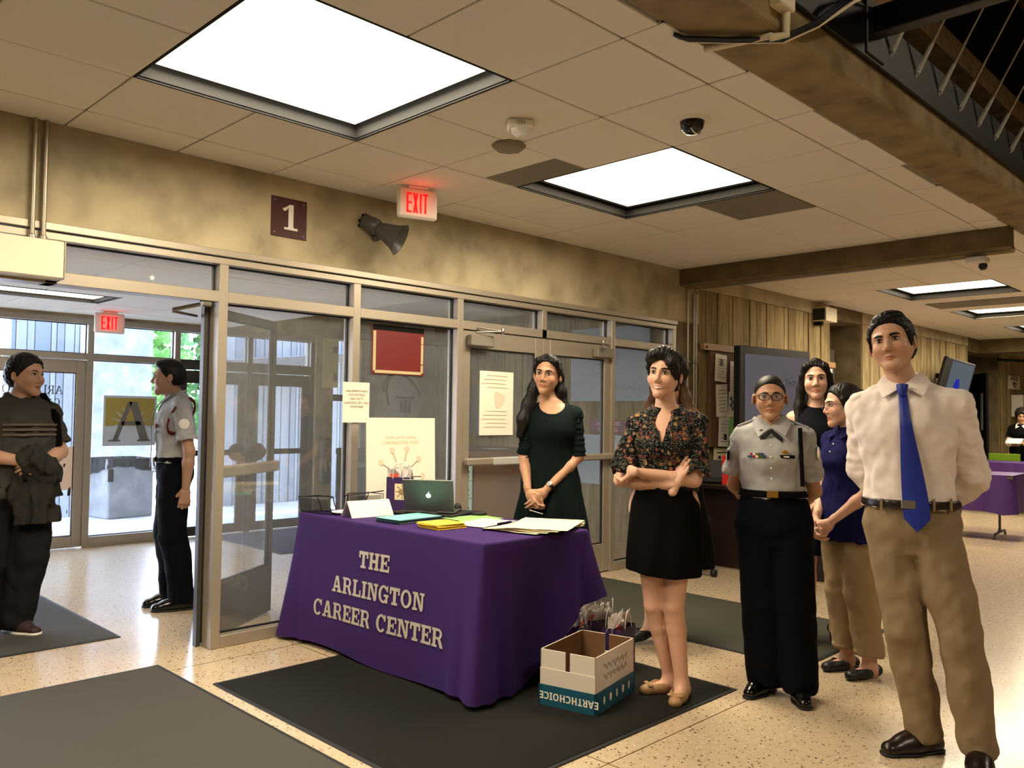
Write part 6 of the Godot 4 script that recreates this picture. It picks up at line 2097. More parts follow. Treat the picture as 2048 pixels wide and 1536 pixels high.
func head_details(J: Dictionary, body: Node) -> void:
	var X: Transform3D = J.head
	var look: Vector2 = J.get("look", Vector2.ZERO)
	for m in [-1.0, 1.0]:
		# eyeball: flattened, with iris and pupil
		var e = MB.new()
		e.use_col = true
		var c = Vector3(m * 0.031, -0.0005, 0.0785)
		var r = Vector3(0.0142, 0.0062 if not J.get("wide_eyes", false) else 0.0075, 0.0105)
		var rings = 14
		var sides = 18
		var rows = []
		for i in rings + 1:
			var th = PI * 0.62 * i / rings
			var row = []
			for k in sides:
				var a = TAU * k / sides
				var d = Vector3(sin(th) * cos(a), sin(th) * sin(a), cos(th))
				var p = d * r
				var iris = Vector2(p.x - look.x * 0.004, p.y - look.y * 0.003).length()
				e.col = Color(0.008, 0.006, 0.005) if iris < 0.0026 else (J.get("iris", Color(0.03, 0.015, 0.008)) if iris < 0.0068 else Color(0.50, 0.44, 0.40))
				row.append(e.add(X * (c + p), (X.basis * (d / r)).normalized()))
			rows.append(row)
		for i in rings:
			for k in sides:
				var k2 = (k + 1) % sides
				e.ix.append_array([rows[i][k], rows[i + 1][k], rows[i + 1][k2], rows[i][k], rows[i + 1][k2], rows[i][k2]])
		put(body, "eye", e, M.eye)
		# upper lid with lashes
		var lash = []
		for k in 7:
			var t = -1.0 + 2.0 * k / 6
			lash.append(X * Vector3(m * 0.031 + t * 0.0155, 0.0005 + r.y * 1.02 * sqrt(maxf(1.0 - t * t * 0.94, 0.0)), 0.0885 - 0.009 * t * t - (0.004 if t * m > 0.5 else 0.0)))
		put(body, "eyelid", MB.new().tube(lash, [0.0009, 0.0017, 0.0022, 0.0024, 0.0024, 0.002, 0.0011], 6), M.lash)
		# eyebrow
		var bw: float = J.get("brow", 0.0032)
		var br = []
		var rad = []
		for k in 6:
			var t = k / 5.0
			br.append(X * Vector3(m * (0.013 + 0.040 * t), 0.0175 + 0.0075 * sin(t * PI * 0.72) + J.get("brow_y", 0.0) - 0.006 * t * t, 0.0945 - 0.006 * t - 0.018 * t * t))
			rad.append(bw * [0.85, 1.0, 1.0, 0.9, 0.7, 0.3][k])
		put(body, "eyebrow", MB.new().tube(br, rad, 6), J.get("brow_mat", M.hair_black))

func glasses(J: Dictionary, person: Node, m: Material, bold: bool) -> void:
	var X: Transform3D = J.head
	var g = Node3D.new()
	g.name = "glasses"
	person.add_child(g, true)
	var rw = 0.0265 if bold else 0.024
	var rh = 0.0185 if bold else 0.0165
	var t = 0.0024 if bold else 0.0014
	for s in [-1.0, 1.0]:
		var pts = []
		for k in 25:
			var a = TAU * k / 24
			var e = Vector2(signf(cos(a)) * pow(absf(cos(a)), 0.75), signf(sin(a)) * pow(absf(sin(a)), 0.75))
			pts.append(X * Vector3(s * 0.033 + e.x * rw, -0.002 + e.y * rh, 0.109 - 0.010 * absf(0.033 * s + e.x * rw) / 0.06))
		put(g, "rim", MB.new().tube(pts, t, 6, false), m)
		put(g, "temple", MB.new().tube([X * Vector3(s * 0.060, 0.006, 0.098), X * Vector3(s * 0.078, 0.004, 0.06), X * Vector3(s * 0.083, 0.0, -0.01)], t * 0.9, 6), m)
		var lens = MB.new()
		var c = X * Vector3(s * 0.033, -0.002, 0.1035)
		for k in 24:
			lens.tri(c, pts[k], pts[k + 1])
		put(g, "lens", lens, M.lens)
	put(g, "bridge", MB.new().tube([X * Vector3(-0.008, 0.003, 0.108), X * Vector3(0, 0.006, 0.110), X * Vector3(0.008, 0.003, 0.108)], t, 6), m)

# a hand: wrist at the origin, fingers along -y, palm towards +z, thumb towards +x (mirrored by side = -1)
func add_hand(mb: MB, J: Dictionary, xf: Transform3D, side: float, curl: Array, thumb := 0.5, cell := 0.004) -> void:
	var q: float = J.get("hand", 0.92 if J.fem else 1.05)
	var s = Sculpt.new(Vector3(-0.09, -0.22, -0.06), Vector3(0.09, 0.05, 0.12), cell)
	s.cap(Vector3(0, 0.03, 0), Vector3(0, -0.02, 0), 0.025 * q, 0.026 * q, 0.015, 0.78, Vector3.BACK)
	s.cap(Vector3(0.012 * side, -0.03, 0) * q, Vector3(0.026 * side, -0.088, 0) * q, 0.021 * q, 0.0125 * q, 0.02, 0.7, Vector3.BACK)
	s.cap(Vector3(-0.006 * side, -0.03, 0) * q, Vector3(-0.024 * side, -0.082, 0) * q, 0.021 * q, 0.0125 * q, 0.02, 0.7, Vector3.BACK)
	s.cap(Vector3(0, -0.03, 0) * q, Vector3(0, -0.09, 0) * q, 0.02 * q, 0.0135 * q, 0.02, 0.75, Vector3.BACK)
	var bx = [0.030, 0.0105, -0.009, -0.0275]
	var ln = [0.040, 0.045, 0.042, 0.033]
	for i in 4:
		var p = Vector3(bx[i] * side, -0.088 + absf(bx[i] - 0.008) * 0.28, 0) * q
		var a = 0.0
		var r = (0.0093 if i < 3 else 0.0082) * q
		var spread = bx[i] * side * 1.4
		for j in 3:
			a += curl[i] * [0.8, 1.1, 0.8][j]
			var l: float = ln[i] * [1.0, 0.62, 0.5][j] * q
			var d = Vector3(spread if j == 0 else spread * 0.4, -cos(a), sin(a)).normalized()
			s.cap(p, p + d * l, r * (1.0 - 0.08 * j), r * (0.92 - 0.08 * j), 0.006)
			p += d * l
	var t0 = Vector3(0.018 * side, -0.022, 0.006) * q
	var t1 = t0 + Vector3((0.030 + 0.012 * (1.0 - thumb)) * side, -0.034, 0.012 + 0.02 * thumb) * q
	var t2 = t1 + Vector3((0.004 - 0.016 * thumb) * side, -0.032, 0.004 + 0.012 * thumb) * q
	var t3 = t2 + Vector3((-0.002 - 0.012 * thumb) * side, -0.026, 0.004) * q
	s.cap(t0, t1, 0.016 * q, 0.0125 * q, 0.014)
	s.cap(t1, t2, 0.0115 * q, 0.0105 * q, 0.006)
	s.cap(t2, t3, 0.0105 * q, 0.0085 * q, 0.006)
	s.into(mb, xf, skin_tint(J))

# frame of a hand at the wrist: fingers along dir, palm facing palm
func hand_frame(wrist: Vector3, dir: Vector3, palm: Vector3) -> Transform3D:
	var y = -dir.normalized()
	var z = (palm - y * palm.dot(y)).normalized()
	return Transform3D(Basis(y.cross(z), y, z), wrist)

func skin_body(J: Dictionary, person: Node, arms := true, legs := true, cell := 0.011) -> MeshInstance3D:
	var mb = MB.new()
	mb.use_col = true
	var names = ["pel", "nb", "sL", "sR"]
	if arms:
		names.append_array(["eL", "eR", "wL", "wR"])
	if legs:
		names.append_array(["hL", "hR", "kL", "kR", "aL", "aR"])
	var b = bounds(J, names, 0.2)
	b[1].y = J.nb.y + 0.12
	b[0].y = maxf(b[0].y, -0.02)
	var s = Sculpt.new(b[0], b[1], cell)
	add_torso(s, J)
	s.cap(J.nb + Vector3(0, -0.02, -0.01), J.head * Vector3(0, -0.10, -0.028), 0.05 if J.fem else 0.06, 0.045 if J.fem else 0.054, 0.035)
	for n in ["L", "R"]:
		if arms:
			add_arm(s, J, n)
		if legs:
			add_leg(s, J, n)
			var F = foot_frame(J, n)
			var an: Vector3 = J["a" + n]
			var hl: float = J.get("heel", 0.0)
			s.cap(an, F * Vector3(0, 0.03, -0.02), 0.034, 0.03, 0.02)
			s.cap(F * Vector3(0, 0.035, 0.0), Transform3D(F.basis, Vector3(F.origin.x, 0, F.origin.z)) * Vector3(0, 0.024, 0.12 - hl * 0.3), 0.033, 0.024, 0.03)
	s.into(mb, Transform3D.IDENTITY, skin_tint(J))
	add_head(mb, J, J.get("head_cell", 0.004))
	for n in ["L", "R"]:
		if J.has("hand" + n):
			var h: Array = J["hand" + n]
			add_hand(mb, J, hand_frame(J["w" + n], h[0], h[1]), 1.0 if n == "L" else -1.0, h[2], h[3] if h.size() > 3 else 0.5)
	var o = put(person, "body", mb, M.skin)
	head_details(J, o)
	return o

func garment(J: Dictionary, names: Array, pad: float, cell := 0.010) -> Sculpt:
	var b = bounds(J, names, pad)
	b[0].y = maxf(b[0].y, -0.02)
	return Sculpt.new(b[0], b[1], cell)

func wear(person: Node, called: String, s: Sculpt, m: Material, J = null, sleeve := 0.0, grow := 0.012, loose := 0.012, wr := 0.006, wave := Vector3(9, 14, 9)) -> MeshInstance3D:
	var mb = MB.new()
	s.into(mb)
	if J != null and sleeve > 0.0:
		for n in ["L", "R"]:
			var t = Sculpt.new(bounds(J, ["s" + n, "e" + n, "w" + n], 0.11)[0], bounds(J, ["s" + n, "e" + n, "w" + n], 0.11)[1], 0.008)
			add_arm(t, J, n, grow, sleeve, loose, 0.012)
			var a = J["s" + n] if sleeve <= 1.0 else J["e" + n]
			var b = J["e" + n] if sleeve <= 1.0 else J["w" + n]
			var q = a.lerp(b, sleeve if sleeve <= 1.0 else sleeve - 1.0)
			var d = (b - a).normalized()
			t.slice(q + d * 0.012, d, 0.004)
			t.ell(q + d * 0.012, Vector3(0.036, 0.03, 0.036) * (1.0 if J.fem else 1.15) + Vector3(loose, 0, loose), 0.004, Basis(Quaternion(Vector3.UP, d)), true)
			t.ruffle(wr, wave, 17 + person.get_index())
			t.into(mb)
	return put(person, called, mb, m)

func shirt(J: Dictionary, person: Node, m: Material, sleeve: float, low: float, grow := 0.014, loose := 0.012, called := "shirt", neck := 0.0, wr := 0.006, arms := true) -> MeshInstance3D:
	var s = garment(J, ["pel", "nb", "sL", "sR", "eL", "eR", "wL", "wR"], 0.17)
	add_torso(s, J, grow)
	var T = torso_frame(J)
	# hem and neck opening
	s.slice(Vector3(0, low, 0), Vector3.DOWN)
	var nk: Vector3 = J.nb
	s.ell(nk + T.basis.z.normalized() * 0.012 + Vector3(0, 0.045 - neck * 0.3, 0), Vector3(0.066 + neck * 0.35, 0.06 + neck * 0.5, 0.075 + neck * 0.2), 0.006, Basis.IDENTITY, true)
	s.ruffle(wr, Vector3(9, 7, 9), 5 + person.get_index())
	return wear(person, called, s, m, J, sleeve if arms else 0.0, grow + 0.002 - 0.006, loose, wr)

# trims a sleeve or trouser leg square, only near its end
func _open_end(s: Sculpt, at_p: Vector3, d: Vector3, r: float) -> void:
	s.ell(at_p + d * r * 0.6, Vector3(r, r * 0.62, r), 0.004, Basis(Quaternion(Vector3.UP, d)), true)

func trousers(J: Dictionary, person: Node, m: Material, top: float, hem: float, grow := 0.016, low := 0.022, wr := 0.008, called := "trousers") -> MeshInstance3D:
	var s = garment(J, ["pel", "hL", "hR", "kL", "kR", "aL", "aR"], 0.2)
	s.loft(torso_frame(J), rows_of(J), 0.03, grow * 0.8)
	for n in ["L", "R"]:
		add_leg(s, J, n, grow, low, 0.025)
	s.slice(Vector3(0, top, 0), Vector3.UP)
	s.slice(Vector3(0, hem, 0), Vector3.DOWN)
	s.ruffle(wr, Vector3(8, 6, 8), 31 + person.get_index())
	return wear(person, called, s, m)

func belt(J: Dictionary, person: Node, m: Material, y: float, h: float, grow: float, buckle: Material = null) -> void:
	var s = Sculpt.new(J.pel + Vector3(-0.3, y - J.pel.y - h - 0.02, -0.25), J.pel + Vector3(0.3, y - J.pel.y + h + 0.02, 0.25), 0.007)
	s.loft(torso_frame(J), rows_of(J), 0.02, grow)
	s.slice(Vector3(0, y + h / 2, 0), Vector3.UP, 0.003)
	s.slice(Vector3(0, y - h / 2, 0), Vector3.DOWN, 0.003)
	var b = wear(person, "belt", s, m)
	if buckle:
		var p = front_at(J, y, 0.0, grow)
		put(b, "buckle", MB.new().box(p + Vector3(0, 0, 0.004), Vector3(0.052, h * 0.95, 0.008), 0.002), buckle)

# point on the front of the torso at height y, dx to the person's left
func front_at(J: Dictionary, y: float, dx: float, grow := 0.0) -> Vector3:
	var T = torso_frame(J)
	var rows = rows_of(J)
	var ly: float = (y - J.pel.y) / T.basis.y.y
	var j = 0
	while j < rows.size() - 2 and ly > rows[j + 1][0]:
		j += 1
	var t = clampf((ly - rows[j][0]) / (rows[j + 1][0] - rows[j][0]), 0.0, 1.0)
	var w: float = lerpf(rows[j][1], rows[j + 1][1], t) + grow
	var d: float = lerpf(rows[j][2], rows[j + 1][2], t) + grow
	var cz: float = lerpf(rows[j][3], rows[j + 1][3], t)
	return T * Vector3(dx, ly, cz + d * sqrt(maxf(1.0 - pow(dx / w, 2.0), 0.02)))

func shoe(J: Dictionary, person: Node, n: String, m: Material, kind: String, sole: Material = null) -> Node3D:
	var F = foot_frame(J, n)
	var hl: float = J.get("heel", 0.0)
	var G = Transform3D(F.basis, Vector3(F.origin.x, 0, F.origin.z))
	var q: float = 0.92 if J.fem else 1.08
	var s = Sculpt.new(Vector3(-0.08, -0.02, -0.12), Vector3(0.08, 0.16 + hl, 0.27), 0.006)
	s.cap(Vector3(0, 0.035 + hl, -0.045 * q), Vector3(0, 0.034 + hl * 0.5, 0.06 * q), 0.037 * q, 0.040 * q, 0.03)
	s.cap(Vector3(0, 0.034 + hl * 0.5, 0.06 * q), Vector3(0.004, 0.024, 0.145 * q), 0.042 * q, 0.034 * q, 0.03, 0.85, Vector3.UP)
	if kind == "oxford" or kind == "sneaker":
		s.cap(Vector3(0, 0.06, -0.01), Vector3(0, 0.095, -0.015), 0.042 * q, 0.04 * q, 0.03)
		s.cap(Vector3(0, 0.06, 0.03), Vector3(0, 0.045, 0.1), 0.034 * q, 0.028 * q, 0.03)
	else:
		s.ell(Vector3(0, 0.088 + hl * 0.8, 0.028 * q), Vector3(0.042 * q, 0.062, 0.092 * q), 0.006, Basis(Vector3.RIGHT, 0.12 + hl * 2.5), true)
	s.slice(Vector3(0, 0.004, 0), Vector3.DOWN, 0.003)
	var mb = MB.new()
	s.into(mb, G)
	var o = put(person, "shoe", mb, m)
	if kind == "oxford" or kind == "sneaker":
		var so = Sculpt.new(Vector3(-0.08, -0.02, -0.12), Vector3(0.08, 0.05, 0.27), 0.006)
		so.cap(Vector3(0, 0.012, -0.045 * q), Vector3(0, 0.012, 0.06 * q), 0.040 * q, 0.044 * q, 0.03)
		so.cap(Vector3(0, 0.012, 0.06 * q), Vector3(0.004, 0.012, 0.145 * q), 0.046 * q, 0.038 * q, 0.03)
		so.slice(Vector3(0, 0.022 if kind == "sneaker" else 0.014, 0), Vector3.UP, 0.003)
		so.slice(Vector3(0, 0.0, 0), Vector3.DOWN, 0.003)
		var sb = MB.new()
		so.into(sb, G)
		put(o, "sole", sb, sole if sole else M.black)
		for k in 3:
			var z = 0.045 + 0.022 * k
			put(o, "lace", MB.new().tube([G * Vector3(-0.018, 0.083 - 0.011 * k, z), G * Vector3(0, 0.09 - 0.011 * k, z + 0.003), G * Vector3(0.018, 0.083 - 0.011 * k, z)], 0.0026, 6), M.black if kind == "oxford" else M.white)
	if hl > 0.02:
		put(o, "heel", MB.new().tube([G * Vector3(0, 0.0, -0.055), G * Vector3(0, hl + 0.01, -0.05)], [0.007, 0.018], 8), m)
		if J.get("strap", false):
			var an: Vector3 = J["a" + n] + Vector3(0, 0.025, 0)
			var ring = []
			for k in 17:
				var a = TAU * k / 16
				ring.append(an + Vector3(cos(a) * 0.038, 0.004 * sin(a), sin(a) * 0.042))
			put(o, "ankle_strap", MB.new().tube(ring, 0.0065, 6, false), m)
	return o

func collar(J: Dictionary, person: Node, m: Material, drop := 0.075, spread := 0.065) -> void:
	var T = torso_frame(J)
	var zf = T.basis.z.normalized()
	var xs = T.basis.x.normalized()
	var nb: Vector3 = J.nb
	var c = Node3D.new()
	c.name = "collar"
	person.add_child(c, true)
	var r = 0.058 if J.fem else 0.066
	var band = []
	for k in 21:
		var a = deg_to_rad(-210.0 + 240.0 * k / 20)
		band.append(nb + xs * cos(a) * r + zf * (sin(a) * r * 1.05 + 0.004) + Vector3(0, 0.012 - 0.018 * sin(a), 0))
	put(c, "collar_band", MB.new().tube(band, 0.017, 6, true, 0.28, zf), m)
	for s in [-1.0, 1.0]:
		var p0 = nb + zf * (r + 0.016) + Vector3(0, -0.026, 0)
		var p1 = nb + xs * s * (r + 0.004) + zf * 0.016 + Vector3(0, 0.036, 0)
		var p2 = nb + xs * s * (r + 0.034) + zf * 0.045 + Vector3(0, -0.010, 0)
		var p3 = front_at(J, nb.y - drop, s * spread / J.wd, 0.034) + zf * 0.012
		put(c, "collar_flap", MB.new().grid(func(u, v): return (p0.lerp(p1, u)).lerp(p3.lerp(p2, u), v) + zf * 0.006 * sin(v * PI), 6, 5, 0.004), m)

# ---------------------------------------------------------------- hair in head axes
func hair_new(lo := Vector3(-0.14, -0.16, -0.16), hi := Vector3(0.14, 0.17, 0.13), cell := 0.005) -> Sculpt:
	return Sculpt.new(lo, hi, cell)

func hair_cap(s: Sculpt, wide_in: float, line := 0.028, thick := 0.0) -> void:
	var wide = wide_in * 1.05
	s.ell(Vector3(0, 0.034, -0.016), Vector3(0.080 * wide + thick, 0.091 + thick, 0.101 + thick), 0.015)
	s.ell(Vector3(0, -0.02, -0.05), Vector3(0.072 * wide + thick, 0.075, 0.068 + thick), 0.03)
	s.slice(Vector3(0, 0, 0) + Vector3(0, -0.565, 0.825) * line, Vector3(0, -0.565, 0.825), 0.008)

func hair_done(s: Sculpt, J: Dictionary, person: Node, m: Material, called := "hair") -> MeshInstance3D:
	var mb = MB.new()
	s.into(mb, J.head)
	return put(person, called, mb, m)

func strand(s: Sculpt, pts: Array, rad: Array, k := 0.02, fl := 1.0, fn := Vector3.ZERO) -> void:
	for i in pts.size() - 1:
		s.cap(pts[i], pts[i + 1], rad[i], rad[i + 1], k, fl, fn)

func head_at(p: Vector3, yaw: float, pitch := 0.0, roll := 0.0, scale := 1.0) -> Transform3D:
	return Transform3D((Basis(Vector3.UP, deg_to_rad(yaw)) * Basis(Vector3.RIGHT, deg_to_rad(-pitch)) * Basis(Vector3.BACK, deg_to_rad(roll))).scaled(Vector3.ONE * scale), p)

# ---------------------------------------------------------------- the people
func V(x: float, y: float, z: float) -> Vector3:
	return Vector3(x, y, z)

func people_materials() -> void:
	var m = smat("skin", Color(1, 1, 1), 0.48, 0.0, 0.45)
	m.vertex_color_use_as_albedo = true
	m.subsurf_scatter_enabled = true
	m.subsurf_scatter_strength = 0.12
	m = smat("eye", Color(1, 1, 1), 0.12)
	m.vertex_color_use_as_albedo = true
	smat("lash", Color(0.05, 0.035, 0.03), 0.7)
	m = smat("lens", Color(0.95, 0.97, 1.0, 0.05), 0.03)
	m.transparency = BaseMaterial3D.TRANSPARENCY_ALPHA
	var strands = noise_tex([[0.0, Color(0.62, 0.62, 0.62)], [0.5, Color(0.85, 0.85, 0.85)], [1.0, Color(1.0, 1.0, 1.0)]], 0.05, 71, 3)
	for h in [["hair_black", Color(0.055, 0.045, 0.040)], ["hair_dark", Color(0.085, 0.058, 0.042)], ["hair_brown", Color(0.16, 0.10, 0.065)], ["hair_light", Color(0.30, 0.20, 0.12)]]:
		m = smat(h[0], h[1], 0.5, 0.0, 0.35)
		triplanar(m, strands, 0.1, false)
		m.uv1_scale = Vector3(26, 3.0, 26)
	smat("shirt_white", Color(0.88, 0.83, 0.80), 0.8, 0.0, 0.25)
	smat("shirt_grey", Color(0.64, 0.64, 0.64), 0.8, 0.0, 0.25)
	smat("navy_wool", Color(0.050, 0.055, 0.075), 0.9, 0.0, 0.2)
	smat("navy_dress", Color(0.045, 0.05, 0.075), 0.85, 0.0, 0.2)
	smat("black_cloth", Color(0.035, 0.034, 0.034), 0.9, 0.0, 0.2)
	smat("khaki", Color(0.52, 0.45, 0.35), 0.85, 0.0, 0.2)
	smat("khaki_pale", Color(0.60, 0.52, 0.40), 0.85, 0.0, 0.2)
	smat("polo_blue", Color(0.085, 0.085, 0.26), 0.85, 0.0, 0.2)
	smat("green_dress", Color(0.045, 0.085, 0.085), 0.85, 0.0, 0.2)
	smat("tee_dark", Color(0.25, 0.24, 0.225), 0.9, 0.0, 0.2)
	smat("jacket_dark", Color(0.17, 0.165, 0.155), 0.9, 0.0, 0.2)
	smat("jeans_dark", Color(0.10, 0.10, 0.11), 0.9, 0.0, 0.2)
	m = smat("floral", Color(1, 1, 1), 0.85, 0.0, 0.2)
	triplanar(m, floral(), 0.36, false)
	smat("tie_blue", Color(0.10, 0.17, 0.52), 0.5, 0.0, 0.4)
	smat("tie_black", Color(0.03, 0.03, 0.035), 0.7)
	smat("leather_brown", Color(0.10, 0.05, 0.035), 0.3)
	smat("leather_black", Color(0.02, 0.02, 0.02), 0.16)
	smat("flat_black", Color(0.035, 0.033, 0.03), 0.45)
	smat("flat_beige", Color(0.62, 0.48, 0.33), 0.5)
	smat("cord_red", Color(0.35, 0.03, 0.05), 0.8)
	smat("glasses_black", Color(0.04, 0.02, 0.025), 0.25)
	smat("glasses_red", Color(0.22, 0.04, 0.06), 0.3, 0.3)
	smat("gold", Color(0.72, 0.55, 0.25), 0.3, 0.8)
	smat("ribbon_red", Color(0.6, 0.08, 0.07), 0.7)
	smat("ribbon_blue", Color(0.10, 0.16, 0.45), 0.7)
	smat("ribbon_green", Color(0.1, 0.35, 0.2), 0.7)
	smat("print_faded", Color(0.36, 0.31, 0.28), 0.9)
	smat("sneaker", Color(0.16, 0.07, 0.06), 0.7)

const PALE := Color(0.62, 0.36, 0.25)
const WARM_SKIN := Color(0.50, 0.28, 0.175)
const TAN := Color(0.42, 0.225, 0.13)

func person(label: String, pos: Vector3, yaw: float) -> Node3D:
	return thing("person", label, "person", pos, yaw, "people")

func build_people() -> void:
	people_materials()
	tall_boy()
	floral_girl()
	cadet_girl()
	back_girl()
	polo_girl()
	green_girl()
	hidden_girl()
	vestibule_cadet()
	left_boy()
	far_people()

func tall_boy() -> void:
	var p = person("tall boy in a white shirt, blue tie and khaki trousers standing at the right", V(3.62, 0, -1.15), -75)
	var J = {"fem": false, "wd": 1.0, "face_w": 1.1, "skin": WARM_SKIN, "pel": V(-0.125, 0.955, -0.02), "nb": V(-0.152, 1.512, -0.03), "sL": V(0.042, 1.412, -0.035), "sR": V(-0.308, 1.40, -0.02),
		"eL": V(0.092, 1.13, -0.115), "eR": V(-0.315, 1.14, -0.12), "wL": V(-0.03, 0.975, -0.185), "wR": V(-0.20, 0.97, -0.19), "hL": V(-0.045, 0.92, -0.01), "hR": V(-0.205, 0.92, -0.01),
		"kL": V(0.05, 0.51, 0.03), "kR": V(-0.145, 0.505, 0.0), "aL": V(0.115, 0.085, 0.02), "aR": V(-0.085, 0.085, -0.06), "fL": 2.0, "fR": -48.0, "smile": 0.15, "brow": 0.0052, "brow_y": -0.002, "brow_mat": M.hair_black,
		"head": head_at(V(-0.193, 1.672, 0.0), -6, 4, 10, 0.99), "handL": [V(-0.7, -0.4, 0), V(0, 0, -1), [0.5, 0.5, 0.5, 0.5]], "handR": [V(0.7, -0.4, 0), V(0, 0, -1), [0.5, 0.5, 0.5, 0.5]], "hand": 1.05}
	skin_body(J, p)
	shirt(J, p, M.shirt_white, 1.95, 1.0, 0.020, 0.014, "shirt", 0.035, 0.013)
	collar(J, p, M.shirt_white, 0.07, 0.075)
	trousers(J, p, M.khaki, 1.02, 0.055, 0.014, 0.014, 0.014)
	belt(J, p, M.leather_brown, 1.015, 0.034, 0.030, M.steel)
	for dx in [-0.1, 0.09, 0.15]:
		put(p, "belt_loop", MB.new().box(front_at(J, 1.012, dx, 0.033), V(0.010, 0.05, 0.006), 0.001), M.khaki)
	# tie
	var knot = front_at(J, 1.470, 0.0, 0.028)
	knot.z += 0.020
	var tie = put(p, "tie", MB.new().grid(func(u, v):
		var y: float = 1.462 - 0.50 * (1.0 - v) - (0.05 * (1.0 - absf(u - 0.5) * 2.0) if v < 0.001 else 0.0)
		var w: float = lerpf(0.048, 0.017, smoothstep(0.05, 1.0, v))
		var c = front_at(J, maxf(y, 1.0), 0.0, 0.026)
		c.y = y
		c.x += (u - 0.5) * 2.0 * w + 0.03 * (1.0 - v)
		c.z += 0.010 - 0.006 * pow((u - 0.5) * 2.0, 2.0)
		return c, 8, 24, 0.004), M.tie_blue)
	put(tie, "knot", MB.new().tube([knot + V(0, 0.022, -0.004), knot + V(0, 0.0, 0.004), knot + V(0, -0.022, 0.0)], [0.024, 0.021, 0.014], 10, true, 0.6, Vector3.BACK), M.tie_blue)
	for n in ["L", "R"]:
		shoe(J, p, n, M.leather_brown, "oxford")
	var h = hair_new()
	hair_cap(h, 1.03, 0.016, 0.007)
	h.ell(V(0.01, 0.102, 0.030), V(0.060, 0.028, 0.052), 0.02)
	h.cap(V(-0.075, 0.03, 0.035), V(-0.077, -0.025, 0.018), 0.012, 0.006, 0.01)
	h.cap(V(0.075, 0.03, 0.035), V(0.077, -0.025, 0.018), 0.012, 0.006, 0.01)
	h.slice(V(0, -0.075, 0), Vector3.DOWN)
	h.ruffle(0.004, V(70, 40, 70), 3)
	hair_done(h, J, p, M.hair_black)

